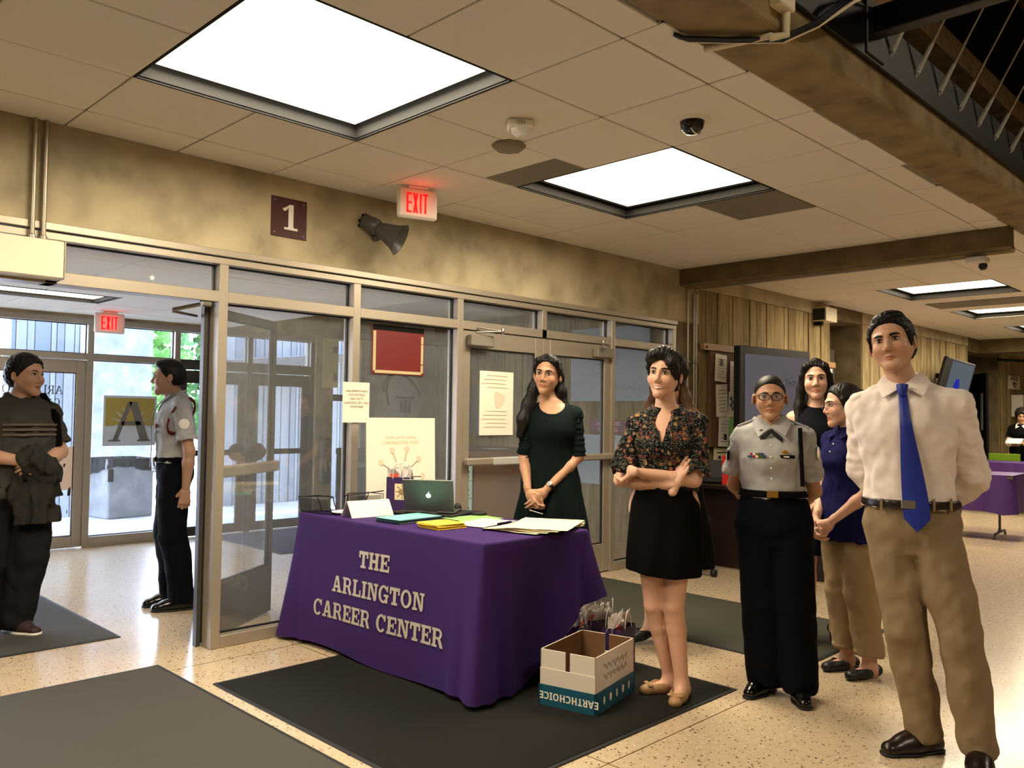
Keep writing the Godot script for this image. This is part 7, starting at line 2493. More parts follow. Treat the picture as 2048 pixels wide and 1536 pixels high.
func floral_girl() -> void:
	var p = person("girl with short dark hair, floral blouse and black skirt standing with crossed arms", V(3.46, 0, -2.35), -60)
	var J = {"fem": true, "wd": 1.05, "skin": PALE, "pel": V(-0.03, 0.905, -0.01), "nb": V(-0.018, 1.40, -0.02), "sL": V(0.125, 1.325, -0.02), "sR": V(-0.165, 1.315, -0.01),
		"eL": V(0.118, 1.050, 0.06), "eR": V(-0.235, 1.04, 0.06), "wL": V(-0.165, 1.09, 0.145), "wR": V(0.03, 1.025, 0.105), "hL": V(0.045, 0.87, 0.0), "hR": V(-0.105, 0.87, 0.0),
		"kL": V(0.022, 0.44, 0.03), "kR": V(-0.075, 0.43, -0.01), "aL": V(0.062, 0.07, 0.02), "aR": V(0.0, 0.07, -0.06), "fL": -12.0, "fR": -58.0, "smile": 1.0, "brow": 0.0036, "leg": 0.95,
		"head": head_at(V(-0.028, 1.562, 0.01), -16, 3, -5, 0.96), "handL": [V(-0.45, -0.05, -0.9), V(-0.8, 0, 0.3), [0.15, 0.15, 0.15, 0.15], 1.0], "handR": [V(0.36, 0.93, -0.05), V(0.5, -0.1, -0.85), [0.2, 0.2, 0.25, 0.3], 1.0]}
	skin_body(J, p)
	# blouse with elbow sleeves and a V neck
	var s = garment(J, ["pel", "nb", "sL", "sR", "eL", "eR", "wL", "wR"], 0.15)
	add_torso(s, J, 0.016)
	s.slice(V(0, 1.0, 0), Vector3.DOWN)
	s.ell(J.nb + V(-0.0, 0.03, 0.02), V(0.075, 0.05, 0.08), 0.006, Basis.IDENTITY, true)
	for q in [[0.045, 0.046, 0.035], [0.0, 0.04, 0.055], [-0.04, 0.032, 0.05], [-0.085, 0.021, 0.045], [-0.12, 0.012, 0.03]]:
		s.ell(J.nb + V(-0.015, q[0] - 0.03, 0.105), V(q[1], q[2], 0.07), 0.008, Basis.IDENTITY, true)
	s.ruffle(0.012, V(14, 8, 14), 8)
	wear(p, "blouse", s, M.floral, J, 0.86, 0.008, 0.030, 0.014, V(14, 10, 14))
	var k = garment(J, ["pel", "hL", "hR", "kL"], 0.28)
	k.loft(Transform3D(Basis.IDENTITY, V(-0.03, 0, -0.005)), [[0.585, 0.178, 0.145, 0.0], [0.70, 0.180, 0.145, 0.0], [0.83, 0.176, 0.138, -0.008], [0.93, 0.168, 0.125, -0.004], [1.0, 0.146, 0.112, 0.0], [1.05, 0.135, 0.105, 0.0]], 0.02, 0.0, 7, 0.008)
	k.slice(V(-0.03, 0.588, 0), V(-0.1, -1, 0).normalized(), 0.004)
	wear(p, "skirt", k, M.black_cloth)
	for n in ["L", "R"]:
		var o = shoe(J, p, n, M.flat_beige, "flat")
		var F = foot_frame(J, n)
		for m in [-1.0, 1.0]:
			put(o, "bow", MB.new().sphere(F * V(m * 0.02, 0.05, 0.118), V(0.02, 0.009, 0.013), 6, 10, F.basis), M.flat_beige)
	# short swept hair
	var h = hair_new()
	hair_cap(h, 1.0, 0.016, 0.008)
	strand(h, [V(0.055, 0.085, 0.02), V(0.0, 0.105, 0.06), V(-0.05, 0.085, 0.075), V(-0.085, 0.062, 0.062)], [0.032, 0.032, 0.024, 0.008], 0.025)
	strand(h, [V(0.03, 0.09, 0.055), V(0.055, 0.055, 0.07), V(0.068, 0.02, 0.055), V(0.074, -0.02, 0.03)], [0.03, 0.024, 0.018, 0.008], 0.025)
	strand(h, [V(-0.06, 0.06, 0.04), V(-0.076, 0.03, 0.035), V(-0.078, -0.01, 0.02)], [0.02, 0.013, 0.007], 0.015)
	h.ell(V(0.03, 0.03, -0.06), V(0.07, 0.07, 0.065), 0.02)
	h.slice(V(0, -0.055, 0), V(0, -0.95, 0.3).normalized())
	h.ruffle(0.005, V(90, 18, 90), 4)
	hair_done(h, J, p, M.hair_dark)
	for m in [1.0]:
		put(p, "earring", MB.new().tube([J.head * V(0.082, -0.045, 0.0), J.head * V(0.083, -0.07, 0.002)], [0.002, 0.0045], 6), M.gold)

func cadet_girl() -> void:
	var p = person("cadet girl in a grey uniform shirt and dark glasses, hands behind her back", V(3.87, 0, -1.97), -63)
	var J = {"fem": true, "wd": 1.02, "face_w": 1.13, "skin": TAN, "pel": V(-0.045, 0.86, -0.01), "nb": V(-0.055, 1.335, -0.02), "sL": V(0.088, 1.258, -0.02), "sR": V(-0.188, 1.262, -0.02),
		"eL": V(0.150, 0.995, -0.065), "eR": V(-0.238, 1.01, -0.065), "wL": V(0.01, 0.87, -0.17), "wR": V(-0.10, 0.87, -0.17), "hL": V(0.035, 0.83, 0.0), "hR": V(-0.125, 0.83, 0.0),
		"kL": V(0.055, 0.45, 0.02), "kR": V(-0.1, 0.45, 0.0), "aL": V(0.075, 0.08, 0.02), "aR": V(-0.085, 0.08, -0.03), "fL": 8.0, "fR": -32.0, "smile": 0.5, "brow": 0.0036,
		"head": head_at(V(-0.062, 1.455, 0.0), 2, 2, 0, 0.90), "handL": [V(-0.7, -0.3, 0), V(0, 0, -1), [0.5, 0.5, 0.5, 0.5]], "handR": [V(0.7, -0.3, 0), V(0, 0, -1), [0.5, 0.5, 0.5, 0.5]]}
	skin_body(J, p)
	shirt(J, p, M.shirt_grey, 0.72, 0.965, 0.022, 0.020, "shirt", 0.03, 0.013)
	collar(J, p, M.shirt_grey, 0.075, 0.062)
	trousers(J, p, M.navy_wool, 1.0, 0.035, 0.020, 0.026, 0.007)
	belt(J, p, M.black_cloth, 0.985, 0.034, 0.030, M.gold)
	# black neck tab below the collar
	for m in [-1.0, 1.0]:
		var f = front_at(J, 1.29, 0.0, 0.03)
		put(p, "neck_tab", MB.new().grid(func(u, v): return f + V(m * u * 0.052, 0.012 - u * 0.045 - v * 0.026, 0.022 - u * 0.004), 4, 2, 0.004), M.tie_black)
	# ribbons, name plate, badge, buttons
	var rb = Node3D.new()
	rb.name = "ribbon_rack"
	p.add_child(rb, true)
	for j in 2:
		for i in 5 + j * 2:
			var q = front_at(J, 1.178 - 0.012 * j, -0.062 + (i - 2.0 - j) * 0.0125 - 0.006, 0.031)
			put(rb, "ribbon", MB.new().box(q, V(0.012, 0.0105, 0.003)), [M.ribbon_red, M.ribbon_green, M.white, M.ribbon_blue, M.gold][(i * 2 + j) % 5])
	var np = front_at(J, 1.165, 0.065, 0.030)
	var plate = put(p, "name_plate", MB.new().box(np, V(0.078, 0.017, 0.004), 0.001), M.black_gloss)
	put(plate, "name_stripe", MB.new().box(np + V(0, 0, 0.0022), V(0.026, 0.006, 0.001)), M.white)
	put(p, "badge", MB.new().sphere(front_at(J, 1.187, 0.06, 0.030), V(0.016, 0.010, 0.003), 6, 14), M.gold)
	for y in [1.22, 1.165, 1.11, 1.06]:
		put(p, "button", MB.new().sphere(front_at(J, y, -0.004, 0.028), V(0.005, 0.005, 0.002), 5, 8), M.white)
	for m in [-1.0, 1.0]:
		put(p, "collar_pin", MB.new().sphere(J.nb + V(m * 0.047, -0.045, 0.098), V(0.011, 0.011, 0.003), 5, 10), M.steel)
		var sh: Vector3 = J.sL if m > 0 else J.sR
		put(p, "epaulette", MB.new().tube([sh + V(m * 0.03, 0.048, 0), J.nb + V(m * 0.075, 0.012, -0.005)], [0.024, 0.02], 8, true, 0.3, Vector3.UP), M.shirt_grey)
	# dark shoulder cord and patches
	var cord = []
	for k in 9:
		var t = k / 8.0
		cord.append(V(lerpf(0.078, 0.088, t), lerpf(1.305, 1.03, t), lerpf(0.045, 0.118, sin(t * PI * 0.5))))
	put(p, "shoulder_cord", MB.new().tube(cord, 0.010, 8), M.navy_wool)
	put(p, "sleeve_patch", MB.new().sphere(V(0.163, 1.185, 0.012), V(0.008, 0.033, 0.033), 6, 16), M.white)
	put(p, "sleeve_patch_ring", MB.new().sphere(V(0.166, 1.185, 0.012), V(0.008, 0.02, 0.02), 6, 16), M.shirt_grey)
	put(p, "sleeve_stripe", MB.new().box(V(-0.262, 1.165, 0.01), V(0.01, 0.05, 0.03), 0.004), M.navy_wool)
	for n in ["L", "R"]:
		shoe(J, p, n, M.leather_black, "oxford")
	var h = hair_new()
	hair_cap(h, 1.0, 0.018, 0.001)
	h.ell(V(0, -0.03, -0.10), V(0.045, 0.04, 0.03), 0.02)
	h.slice(V(0, -0.085, 0), Vector3.DOWN)
	hair_done(h, J, p, M.hair_black)
	glasses(J, p, M.glasses_black, true)

func back_girl() -> void:
	var p = person("girl with long brown hair in a sleeveless navy dress behind the cadet girl", V(4.95, 0, -2.2), -60)
	var J = {"fem": true, "wd": 0.97, "skin": PALE, "pel": V(-0.085, 0.945, 0.0), "nb": V(-0.092, 1.435, -0.015), "sL": V(0.045, 1.352, -0.015), "sR": V(-0.222, 1.352, -0.015),
		"eL": V(0.07, 1.06, -0.02), "eR": V(-0.245, 1.06, -0.02), "wL": V(-0.05, 0.85, 0.14), "wR": V(-0.13, 0.84, 0.14), "hL": V(-0.015, 0.91, 0.0), "hR": V(-0.155, 0.91, 0.0),
		"kL": V(-0.005, 0.50, 0.02), "kR": V(-0.14, 0.5, 0.0), "aL": V(0.02, 0.125, -0.02), "aR": V(-0.13, 0.125, -0.03), "fL": 22.0, "fR": -8.0, "heel": 0.055, "strap": true, "smile": 0.4, "leg": 0.93,
		"brow_mat": M.hair_brown, "head": head_at(V(-0.098, 1.592, 0.005), -4, 2, 2, 0.98), "handL": [V(-0.5, -0.7, 0.3), V(-0.5, 0.2, -0.6), [0.5, 0.5, 0.5, 0.5]], "handR": [V(0.45, -0.75, 0.2), V(0.5, 0.2, -0.6), [0.5, 0.5, 0.5, 0.5]]}
	skin_body(J, p)
	var s = garment(J, ["pel", "nb", "sL", "sR", "kL", "kR"], 0.2)
	add_torso(s, J, 0.010, false)
	for n in ["L", "R"]:
		s.cap(J["s" + n] * 0.8 + V(-0.092, 1.40, -0.015) * 0.2, J.nb + V(0, -0.04, 0), 0.046, 0.04, 0.03)
	s.loft(Transform3D(Basis.IDENTITY, V(-0.085, 0, 0)), [[0.56, 0.215, 0.18, 0.0], [0.75, 0.20, 0.16, 0.0], [0.92, 0.18, 0.135, 0.0], [1.08, 0.14, 0.105, 0.0], [1.15, 0.11, 0.08, 0.0]], 0.03, 0.0, 8, 0.012)
	s.ell(J.nb + V(0, 0.035, 0.015), V(0.07, 0.055, 0.075), 0.006, Basis.IDENTITY, true)
	wear(p, "dress", s, M.navy_dress)
	for n in ["L", "R"]:
		shoe(J, p, n, M.flat_black, "flat")
	var h = hair_new(V(-0.17, -0.36, -0.17), V(0.17, 0.17, 0.13))
	hair_cap(h, 1.0, 0.014, 0.003)
	for m in [-1.0, 1.0]:
		strand(h, [V(m * 0.012, 0.11, 0.045), V(m * 0.055, 0.075, 0.052), V(m * 0.077, 0.02, 0.03), V(m * 0.088, -0.06, 0.005), V(m * 0.10, -0.16, 0.0), V(m * (0.12 if m < 0 else 0.09), -0.30, 0.035 if m < 0 else -0.05)], [0.018, 0.02, 0.017, 0.026, 0.033, 0.018], 0.02)
	strand(h, [V(0, 0.0, -0.09), V(0, -0.12, -0.085), V(0, -0.30, -0.085)], [0.06, 0.065, 0.05], 0.03)
	h.ruffle(0.004, V(80, 6, 80), 6)
	hair_done(h, J, p, M.hair_dark)

func polo_girl() -> void:
	var p = person("girl in a blue polo shirt and rolled khaki trousers looking left, hands clasped", V(4.47, 0, -1.9), -115)
	var J = {"fem": true, "wd": 1.04, "skin": PALE, "pel": V(0.0, 0.845, -0.02), "nb": V(0.0, 1.305, -0.02), "sL": V(0.142, 1.235, -0.02), "sR": V(-0.142, 1.235, -0.02),
		"eL": V(0.185, 0.975, 0.045), "eR": V(-0.165, 0.97, 0.03), "wL": V(0.055, 0.815, 0.165), "wR": V(-0.045, 0.82, 0.175), "hL": V(0.08, 0.82, 0.0), "hR": V(-0.08, 0.82, 0.0),
		"kL": V(0.085, 0.44, 0.0), "kR": V(-0.075, 0.44, -0.01), "aL": V(0.085, 0.07, -0.06), "aR": V(-0.07, 0.07, -0.05), "fL": 2.0, "fR": -2.0, "smile": 0.0, "brow": 0.003,
		"brow_mat": M.hair_dark, "head": head_at(V(-0.012, 1.432, 0.032), -18, -4, 0, 0.93), "handL": [V(-0.45, -0.75, 0.45), V(-0.6, 0.1, -0.5), [0.6, 0.6, 0.6, 0.6]], "handR": [V(0.35, -0.85, 0.35), V(0.55, 0.2, -0.6), [0.7, 0.7, 0.7, 0.7]]}
	skin_body(J, p)
	var s = garment(J, ["pel", "nb", "sL", "sR", "eL", "eR", "hL"], 0.2)
	add_torso(s, J, 0.018)
	s.loft(Transform3D(Basis.IDENTITY, V(0, 0, -0.02)), [[0.70, 0.212, 0.165, 0.0], [0.85, 0.200, 0.155, 0.0], [1.0, 0.166, 0.13, 0.0], [1.08, 0.145, 0.12, 0.0]], 0.03, 0.0, 5, 0.006)
	s.ell(J.nb + V(0, 0.04, 0.014), V(0.062, 0.055, 0.07), 0.006, Basis.IDENTITY, true)
	s.slice(V(0, 0.712, 0), Vector3.DOWN)
	s.ruffle(0.010, V(10, 6, 10), 12)
	wear(p, "polo_shirt", s, M.polo_blue, J, 0.62, 0.010, 0.016)
	collar(J, p, M.polo_blue, 0.06, 0.055)
	for y in [1.22, 1.18]:
		put(p, "button", MB.new().sphere(front_at(J, y, 0.0, 0.024), V(0.005, 0.005, 0.003), 5, 8), M.white)
	trousers(J, p, M.khaki_pale, 0.9, 0.115, 0.014, 0.018, 0.010)
	for n in ["L", "R"]:
		var kn: Vector3 = J["k" + n]
		var an: Vector3 = J["a" + n]
		var c = kn.lerp(an, (kn.y - 0.135) / (kn.y - an.y))
		var ring = []
		for q in 19:
			var a = TAU * q / 18
			ring.append(c + V(cos(a) * 0.066, 0, sin(a) * 0.068))
		put(p, "trouser_cuff", MB.new().tube(ring, 0.018, 6, false, 0.35, V(1, 0, 0)), M.khaki_pale)
		shoe(J, p, n, M.flat_black, "flat")
	var h = hair_new()
	hair_cap(h, 1.0, 0.016, 0.004)
	h.ell(V(0, 0.03, -0.115), V(0.05, 0.05, 0.045), 0.03)
	h.cap(V(0.074, 0.03, 0.03), V(0.08, -0.03, 0.01), 0.014, 0.012, 0.015)
	h.cap(V(-0.074, 0.03, 0.03), V(-0.08, -0.03, 0.01), 0.014, 0.012, 0.015)
	h.slice(V(0, -0.08, 0), Vector3.DOWN)
	h.ruffle(0.004, V(70, 14, 70), 9)
	hair_done(h, J, p, M.hair_dark)
	glasses(J, p, M.glasses_red, false)

func green_girl() -> void:
	var p = person("girl with long dark hair in a dark green dress standing behind the table", V(3.8, 0, -3.52), -50)
	var J = {"fem": true, "wd": 1.02, "skin": Color(0.47, 0.255, 0.15), "pel": V(0.05, 0.945, -0.02), "nb": V(0.062, 1.445, -0.02), "sL": V(0.198, 1.365, -0.02), "sR": V(-0.078, 1.36, -0.02),
		"eL": V(0.222, 1.10, -0.01), "eR": V(-0.112, 1.09, -0.01), "wL": V(0.03, 0.905, 0.16), "wR": V(-0.075, 0.90, 0.15), "hL": V(0.13, 0.91, 0.0), "hR": V(-0.03, 0.91, 0.0),
		"kL": V(0.12, 0.5, 0.0), "kR": V(-0.02, 0.5, 0.0), "aL": V(0.12, 0.08, 0.0), "aR": V(-0.02, 0.08, 0.0), "fL": 5.0, "fR": -5.0, "smile": 0.7, "brow": 0.0042,
		"head": head_at(V(0.028, 1.607, 0.0), -14, 0, -6, 0.98), "handL": [V(-0.62, -0.75, 0.2), V(-0.3, 0.1, -0.9), [0.35, 0.35, 0.4, 0.4]], "handR": [V(0.35, -0.85, 0.35), V(0.6, 0.2, -0.7), [0.6, 0.65, 0.7, 0.7], 0.7]}
	skin_body(J, p)
	var s = garment(J, ["pel", "nb", "sL", "sR", "eL", "eR", "kL", "kR"], 0.2)
	add_torso(s, J, 0.010)
	s.loft(Transform3D(Basis.IDENTITY, V(0.05, 0, -0.02)), [[0.50, 0.25, 0.21, 0.0], [0.7, 0.225, 0.185, 0.0], [0.88, 0.19, 0.15, 0.0], [1.03, 0.15, 0.112, 0.0], [1.12, 0.13, 0.098, 0.0]], 0.03, 0.0, 9, 0.014)
	s.ell(J.nb + V(-0.005, 0.005, 0.045), V(0.085, 0.10, 0.095), 0.006, Basis(Vector3.RIGHT, -0.35), true)
	wear(p, "dress", s, M.green_dress, J, 0.97, 0.008, 0.006, 0.010, V(5, 42, 5))
	for n in ["L", "R"]:
		shoe(J, p, n, M.flat_black, "flat")
	var w: Vector3 = J.wL + (J.eL - J.wL).normalized() * 0.035
	var ax: Vector3 = (J.eL - J.wL).normalized()
	var xf = Transform3D(Basis(Quaternion(Vector3.UP, ax)), w)
	var watch = put(p, "watch_strap", MB.new().lathe([Vector2(0.0265, -0.011), Vector2(0.029, -0.011), Vector2(0.029, 0.011), Vector2(0.0265, 0.011)], 20, xf), M.leather_brown)
	var out = (V(-0.25, 0.3, 0.9) - ax * V(-0.25, 0.3, 0.9).dot(ax)).normalized()
	put(watch, "watch_face", MB.new().lathe([Vector2(0, 0.0), Vector2(0.017, 0.0), Vector2(0.018, 0.006), Vector2(0.014, 0.009), Vector2(0, 0.009)], 20, Transform3D(Basis(Quaternion(Vector3.UP, out)), w + out * 0.026)), M.steel)
	put(p, "bracelet", MB.new().lathe([Vector2(0.026, -0.002), Vector2(0.028, 0.0), Vector2(0.026, 0.002)], 20, Transform3D(Basis(Quaternion(Vector3.UP, (J.eR - J.wR).normalized())), J.wR)), M.gold)
	one("held_pen", "small pale pen held by the girl in green", "pen", MB.new().tube([V(-0.03, 0, 0), V(0.05, -0.02, 0.01)], 0.004, 8), M.steel, p.transform * Transform3D(Basis.IDENTITY, V(-0.03, 0.795, 0.245)))
	var h = hair_new(V(-0.2, -0.42, -0.17), V(0.2, 0.17, 0.16))
	hair_cap(h, 1.0, 0.012, 0.002)
	for m in [-1.0, 1.0]:
		strand(h, [V(m * 0.012, 0.112, 0.045), V(m * 0.055, 0.08, 0.052), V(m * 0.077, 0.03, 0.02), V(m * 0.082, 0.0, -0.02)], [0.016, 0.018, 0.014, 0.018], 0.02)
	strand(h, [V(-0.07, 0.0, -0.03), V(-0.082, -0.10, -0.01), V(-0.085, -0.20, 0.05), V(-0.10, -0.30, 0.08), V(-0.115, -0.40, 0.085)], [0.03, 0.036, 0.042, 0.040, 0.022], 0.03, 0.55, V(0.3, 0.2, 0.93).normalized())
	strand(h, [V(0.06, 0.0, -0.05), V(0.08, -0.10, -0.05), V(0.10, -0.18, -0.06), V(0.09, -0.3, -0.1)], [0.03, 0.038, 0.035, 0.03], 0.03)
	strand(h, [V(0, 0.0, -0.08), V(0, -0.12, -0.085), V(0, -0.30, -0.10)], [0.06, 0.06, 0.05], 0.03)
	h.ruffle(0.004, V(80, 6, 80), 16)
	hair_done(h, J, p, M.hair_black)

func hidden_girl() -> void:
	var p = person("girl in a black dress with long light brown hair, mostly hidden behind the floral blouse", V(4.2, 0, -2.95), -60)
	var J = {"fem": true, "wd": 1.02, "skin": PALE, "pel": V(0.085, 0.92, 0.0), "nb": V(0.09, 1.405, -0.015), "sL": V(0.228, 1.315, -0.015), "sR": V(-0.05, 1.315, -0.015),
		"eL": V(0.255, 1.04, -0.02), "eR": V(-0.07, 1.04, -0.02), "wL": V(0.13, 0.83, 0.14), "wR": V(0.05, 0.82, 0.14), "hL": V(0.15, 0.88, 0.0), "hR": V(0.02, 0.88, 0.0),
		"kL": V(0.09, 0.48, 0.02), "kR": V(-0.03, 0.47, 0.02), "aL": V(0.06, 0.11, 0.02), "aR": V(-0.035, 0.11, 0.0), "fL": -10.0, "fR": -60.0, "heel": 0.045, "leg": 0.92,
		"brow_mat": M.hair_brown, "head": head_at(V(0.075, 1.545, 0.0), -10, 0, 0, 0.97), "handL": [V(-0.5, -0.7, 0.3), V(-0.5, 0.2, -0.6), [0.5, 0.5, 0.5, 0.5]], "handR": [V(0.45, -0.75, 0.2), V(0.5, 0.2, -0.6), [0.5, 0.5, 0.5, 0.5]], "head_cell": 0.006}
	skin_body(J, p)
	var s = garment(J, ["pel", "nb", "sL", "sR", "kL", "kR"], 0.3)
	add_torso(s, J, 0.010, false)
	for n in ["L", "R"]:
		s.cap(J["s" + n] * 0.75 + J.nb * 0.25 + V(0, -0.02, 0), J.nb + V(0, -0.04, 0), 0.04, 0.04, 0.03)
	s.loft(Transform3D(Basis.IDENTITY, V(0.08, 0, 0)), [[0.47, 0.255, 0.22, 0.0], [0.7, 0.23, 0.19, 0.0], [0.9, 0.185, 0.145, 0.0], [1.05, 0.14, 0.105, 0.0], [1.12, 0.11, 0.08, 0.0]], 0.03, 0.0, 8, 0.015)
	s.ell(J.nb + V(0, 0.035, 0.02), V(0.075, 0.07, 0.08), 0.006, Basis.IDENTITY, true)
	wear(p, "dress", s, M.black_cloth)
	for n in ["L", "R"]:
		shoe(J, p, n, M.flat_black, "flat")
	var h = hair_new(V(-0.2, -0.36, -0.17), V(0.22, 0.17, 0.13), 0.006)
	hair_cap(h, 1.0, 0.033, 0.004)
	for m in [-1.0, 1.0]:
		strand(h, [V(m * 0.012, 0.11, 0.045), V(m * 0.06, 0.075, 0.05), V(m * 0.08, 0.02, 0.025), V(m * 0.098, -0.08, 0.0), V(m * 0.135, -0.18, 0.0), V(m * 0.175, -0.3, 0.02)], [0.018, 0.02, 0.02, 0.034, 0.04, 0.02], 0.02)
	strand(h, [V(0, 0.0, -0.09), V(0, -0.12, -0.085), V(0, -0.28, -0.085)], [0.06, 0.065, 0.05], 0.03)
	h.ruffle(0.007, V(60, 6, 60), 26)
	hair_done(h, J, p, M.hair_light)

func vestibule_cadet() -> void:
	var p = person("cadet boy in a grey shirt with red shoulder cord standing in profile in the vestibule", V(2.46, 0, -5.75), -110)
	var J = {"fem": false, "wd": 0.94, "skin": Color(0.40, 0.23, 0.15), "pel": V(0.0, 0.945, -0.01), "nb": V(0.0, 1.455, -0.005), "sL": V(0.165, 1.385, -0.03), "sR": V(-0.165, 1.385, -0.03),
		"eL": V(0.205, 1.075, -0.085), "eR": V(-0.205, 1.075, -0.085), "wL": V(0.195, 0.83, -0.07), "wR": V(-0.195, 0.83, -0.07), "hL": V(0.08, 0.91, 0.0), "hR": V(-0.08, 0.91, 0.0),
		"kL": V(0.085, 0.5, 0.0), "kR": V(-0.085, 0.5, 0.02), "aL": V(0.085, 0.08, -0.07), "aR": V(-0.085, 0.08, -0.02), "fL": 0.0, "fR": 0.0, "smile": 0.0,
		"head": head_at(V(0.0, 1.585, 0.05), -2, 0, 0, 0.97), "handL": [V(0.0, -1, 0.05), V(-1, 0, 0.0), [0.6, 0.65, 0.7, 0.7]], "handR": [V(0, -1, 0.05), V(1, 0, 0), [0.6, 0.65, 0.7, 0.7]]}
	skin_body(J, p)
	shirt(J, p, M.shirt_grey, 0.72, 1.0, 0.018, 0.020, "shirt", 0.025, 0.012)
	collar(J, p, M.shirt_grey, 0.06, 0.06)
	trousers(J, p, M.navy_wool, 1.04, 0.045, 0.016, 0.022, 0.008)
	belt(J, p, M.black_cloth, 1.02, 0.034, 0.026, M.gold)
	put(p, "tie", MB.new().grid(func(u, v):
		var y: float = 1.43 - 0.46 * (1.0 - v)
		var c = front_at(J, maxf(y, 1.03), (u - 0.5) * lerpf(0.075, 0.03, v), 0.024)
		c.y = y
		c.z += 0.012 + 0.02 * (1.0 - v)
		return c, 4, 14, 0.004), M.tie_black)
	for k in 2:
		var cord = []
		for i in 13:
			var a = PI * 1.9 * i / 12.0 + 0.2
			cord.append(V(0.168 + 0.075 * cos(a) * (0.5 if k else 0.8), 1.315 + 0.125 * sin(a) * (1.0 - 0.1 * k), -0.03 + 0.09 * cos(a + 0.6)))
		put(p, "red_cord", MB.new().tube(cord, 0.007, 6), M.cord_red)
	put(p, "sleeve_patch", MB.new().sphere(V(0.251, 1.265, -0.045), V(0.006, 0.036, 0.036), 6, 16, Basis(Vector3.BACK, 0.12)), M.white)
	put(p, "ribbon_rack", MB.new().box(front_at(J, 1.25, 0.07, 0.026), V(0.07, 0.03, 0.004), 0.001), M.ribbon_red)
	put(p, "name_plate", MB.new().box(front_at(J, 1.21, 0.07, 0.026), V(0.07, 0.015, 0.004), 0.001), M.steel)
	for n in ["L", "R"]:
		shoe(J, p, n, M.leather_black, "oxford")
	var h = hair_new()
	hair_cap(h, 0.98, 0.020, 0.003)
	h.ell(V(0.0, 0.088, 0.04), V(0.055, 0.03, 0.05), 0.02)
	h.slice(V(0, -0.06, 0), Vector3.DOWN)
	hair_done(h, J, p, M.hair_black)

func left_boy() -> void:
	var p = person("heavy boy in a dark T-shirt carrying a dark jacket at the left edge", V(1.5, 0, -5.74), 5)
	var J = {"fem": false, "wd": 1.16, "dp": 1.25, "limb": 1.15, "leg": 1.12, "face_w": 1.1, "skin": Color(0.50, 0.29, 0.19), "pel": V(0.01, 0.885, 0.0), "nb": V(0.01, 1.43, -0.02), "sL": V(0.165, 1.325, -0.02), "sR": V(-0.175, 1.325, -0.02),
		"eL": V(0.228, 1.085, 0.03), "eR": V(-0.235, 1.085, 0.03), "wL": V(0.07, 1.035, 0.21), "wR": V(-0.06, 1.045, 0.22), "hL": V(0.095, 0.86, 0.0), "hR": V(-0.085, 0.86, 0.0),
		"kL": V(0.06, 0.46, 0.06), "kR": V(-0.14, 0.46, 0.0), "aL": V(0.01, 0.09, 0.02), "aR": V(-0.19, 0.09, -0.06), "fL": 18.0, "fR": 0.0, "smile": 0.0,
		"head": head_at(V(0.025, 1.565, 0.01), 28, -2, 0, 1.02), "handL": [V(-0.7, -0.2, 0.3), V(0, -0.3, -0.9), [0.6, 0.6, 0.6, 0.6]], "handR": [V(0.8, 0.0, 0.3), V(0, -0.3, -0.9), [0.6, 0.6, 0.6, 0.6]]}
	skin_body(J, p)
	shirt(J, p, M.tee_dark, 0.75, 0.82, 0.02, 0.02, "tee_shirt", 0.02, 0.014)
	for k in 3:
		put(p, "shirt_print", MB.new().grid(func(u, v): return front_at(J, 1.245 - 0.03 * k + v * 0.012, (u - 0.5) * 0.26, 0.034), 10, 1, 0.001), M.print_faded)
	trousers(J, p, M.jeans_dark, 0.95, 0.035, 0.02, 0.026, 0.012)
	var j = garment(J, ["pel", "wL", "wR"], 0.22)
	j.cap(V(-0.02, 1.06, 0.235), V(0.06, 0.99, 0.2), 0.07, 0.09, 0.05)
	j.loft(Transform3D(Basis.IDENTITY, V(0.05, 0, 0.17)), [[0.50, 0.085, 0.05, 0.0], [0.7, 0.12, 0.06, 0.0], [0.9, 0.13, 0.065, 0.0], [1.05, 0.11, 0.06, 0.0]], 0.05, 0.0, 6, 0.02)
	j.ruffle(0.03, V(11, 5, 11), 44)
	var jk = MB.new()
	j.into(jk)
	one("held_jacket", "dark jacket bundled in the arms of the boy at the left", "jacket", jk, M.jacket_dark, p.transform)
	put(p, "backpack_strap", MB.new().tube([J.nb + V(0.10, 0.0, -0.08), J.nb + V(0.12, 0.015, 0.0), front_at(J, 1.30, 0.13, 0.03), front_at(J, 1.12, 0.16, 0.03)], 0.026, 6, true, 0.3, V(0, 0.3, 1)), M.black_cloth)
	for n in ["L", "R"]:
		shoe(J, p, n, M.sneaker, "sneaker", M.white)
	var h = hair_new()
	hair_cap(h, 1.08, 0.022, 0.006)
	h.slice(V(0, -0.085, 0), Vector3.DOWN)
	h.ruffle(0.006, V(40, 40, 40), 19)
	hair_done(h, J, p, M.hair_dark)

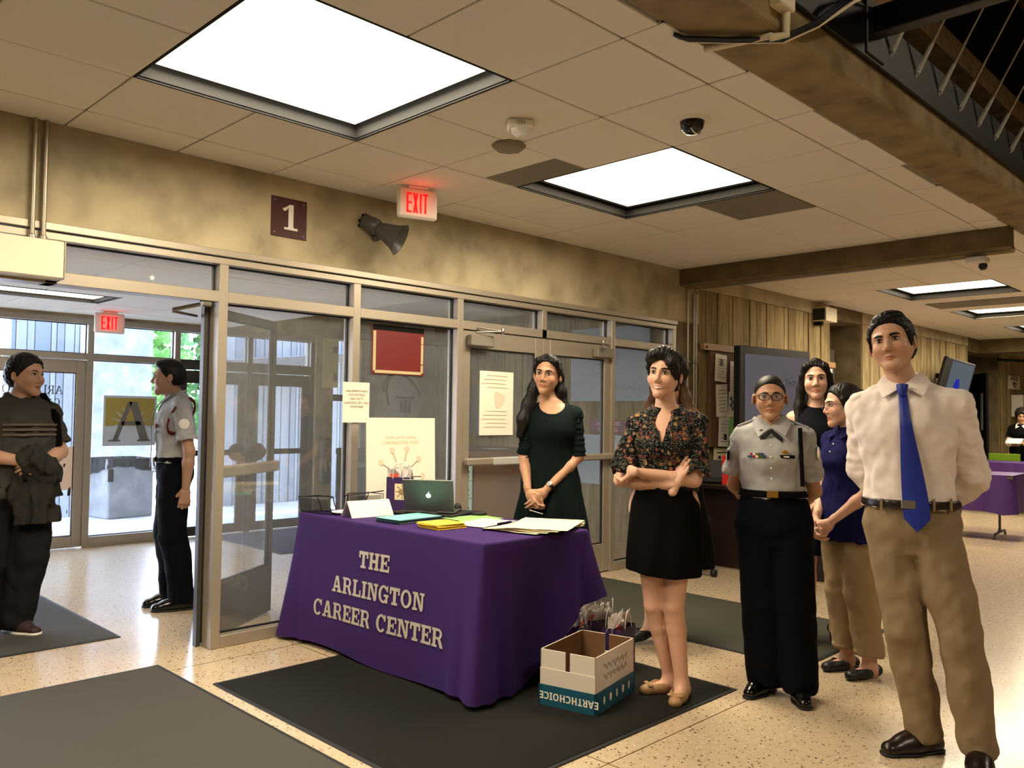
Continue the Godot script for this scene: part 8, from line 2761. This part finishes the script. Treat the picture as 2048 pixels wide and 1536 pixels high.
func far_people() -> void:
	var p = person("woman in a dark vest over a white shirt reading at the far table", V(15.62, 0, -3.76), -95)
	var J = {"fem": true, "wd": 1.1, "skin": WARM_SKIN, "pel": V(0.0, 0.88, 0.0), "nb": V(0.0, 1.32, 0.0), "sL": V(0.16, 1.24, 0.0), "sR": V(-0.16, 1.24, 0.0), "eL": V(0.19, 1.0, 0.08), "eR": V(-0.19, 1.0, 0.08), "wL": V(0.04, 1.0, 0.24), "wR": V(-0.06, 1.0, 0.24),
		"hL": V(0.08, 0.84, 0.0), "hR": V(-0.08, 0.84, 0.0), "kL": V(0.08, 0.46, 0.0), "kR": V(-0.08, 0.46, 0.0), "aL": V(0.08, 0.08, 0.0), "aR": V(-0.08, 0.08, 0.0), "fL": 0.0, "fR": 0.0, "head": head_at(V(0.0, 1.455, 0.03), 15, -15, 0, 0.97), "head_cell": 0.006,
		"handL": [V(-0.5, 0, 0.6), V(0, -1, 0), [0.3, 0.3, 0.3, 0.3]], "handR": [V(0.5, 0, 0.6), V(0, -1, 0), [0.3, 0.3, 0.3, 0.3]]}
	skin_body(J, p, true, true, 0.014)
	shirt(J, p, M.shirt_white, 1.8, 1.0, 0.012, 0.008, "shirt")
	shirt(J, p, M.black_cloth, 0.6, 0.8, 0.024, 0.02, "vest", 0.02, 0.006)
	collar(J, p, M.shirt_white)
	trousers(J, p, M.black_cloth, 0.9, 0.06)
	for n in ["L", "R"]:
		shoe(J, p, n, M.flat_black, "oxford")
	var h = hair_new(V(-0.14, -0.16, -0.16), V(0.14, 0.17, 0.13), 0.006)
	hair_cap(h, 1.08, 0.04, 0.016)
	h.slice(V(0, -0.06, 0), Vector3.DOWN)
	h.ruffle(0.02, V(45, 45, 45), 29)
	hair_done(h, J, p, M.hair_dark)
	one("open_book", "pale open booklet in the hands of the woman at the far table", "book", MB.new().box(Vector3.ZERO, V(0.22, 0.015, 0.16), 0.003), M.paper, p.transform * Transform3D(Basis(Vector3.RIGHT, 0.5), V(-0.01, 1.04, 0.34)))
	# someone just behind the tall boy, only hair and a hand with a phone show
	var p2 = person("person holding a phone behind the tall boy's shoulder", V(12.6, 0, -3.95), -100)
	var K = J.duplicate()
	K.wR = V(-0.16, 1.12, 0.3)
	K.wL = V(0.2, 1.14, 0.36)
	K.skin = PALE
	K.handL = [V(0.3, 0.4, 0.8), V(0, 0.8, -0.5), [0.4, 0.4, 0.4, 0.4]]
	skin_body(K, p2, true, true, 0.014)
	shirt(K, p2, M.tee_dark, 0.8, 0.8, 0.014, 0.012, "shirt", 0.02)
	trousers(K, p2, M.jeans_dark, 0.9, 0.05)
	for n in ["L", "R"]:
		shoe(K, p2, n, M.flat_black, "oxford")
	var h2 = hair_new(V(-0.14, -0.26, -0.16), V(0.14, 0.17, 0.13), 0.006)
	hair_cap(h2, 1.05, 0.036, 0.01)
	strand(h2, [V(0, 0.0, -0.08), V(0, -0.2, -0.08)], [0.07, 0.06], 0.03)
	hair_done(h2, K, p2, M.hair_light)
	one("phone", "phone held up behind the tall boy's shoulder", "phone", MB.new().box(Vector3.ZERO, V(0.07, 0.14, 0.009), 0.003), M.black_gloss, p2.transform * Transform3D(Basis(Vector3.RIGHT, 0.4), V(0.22, 1.22, 0.44)))
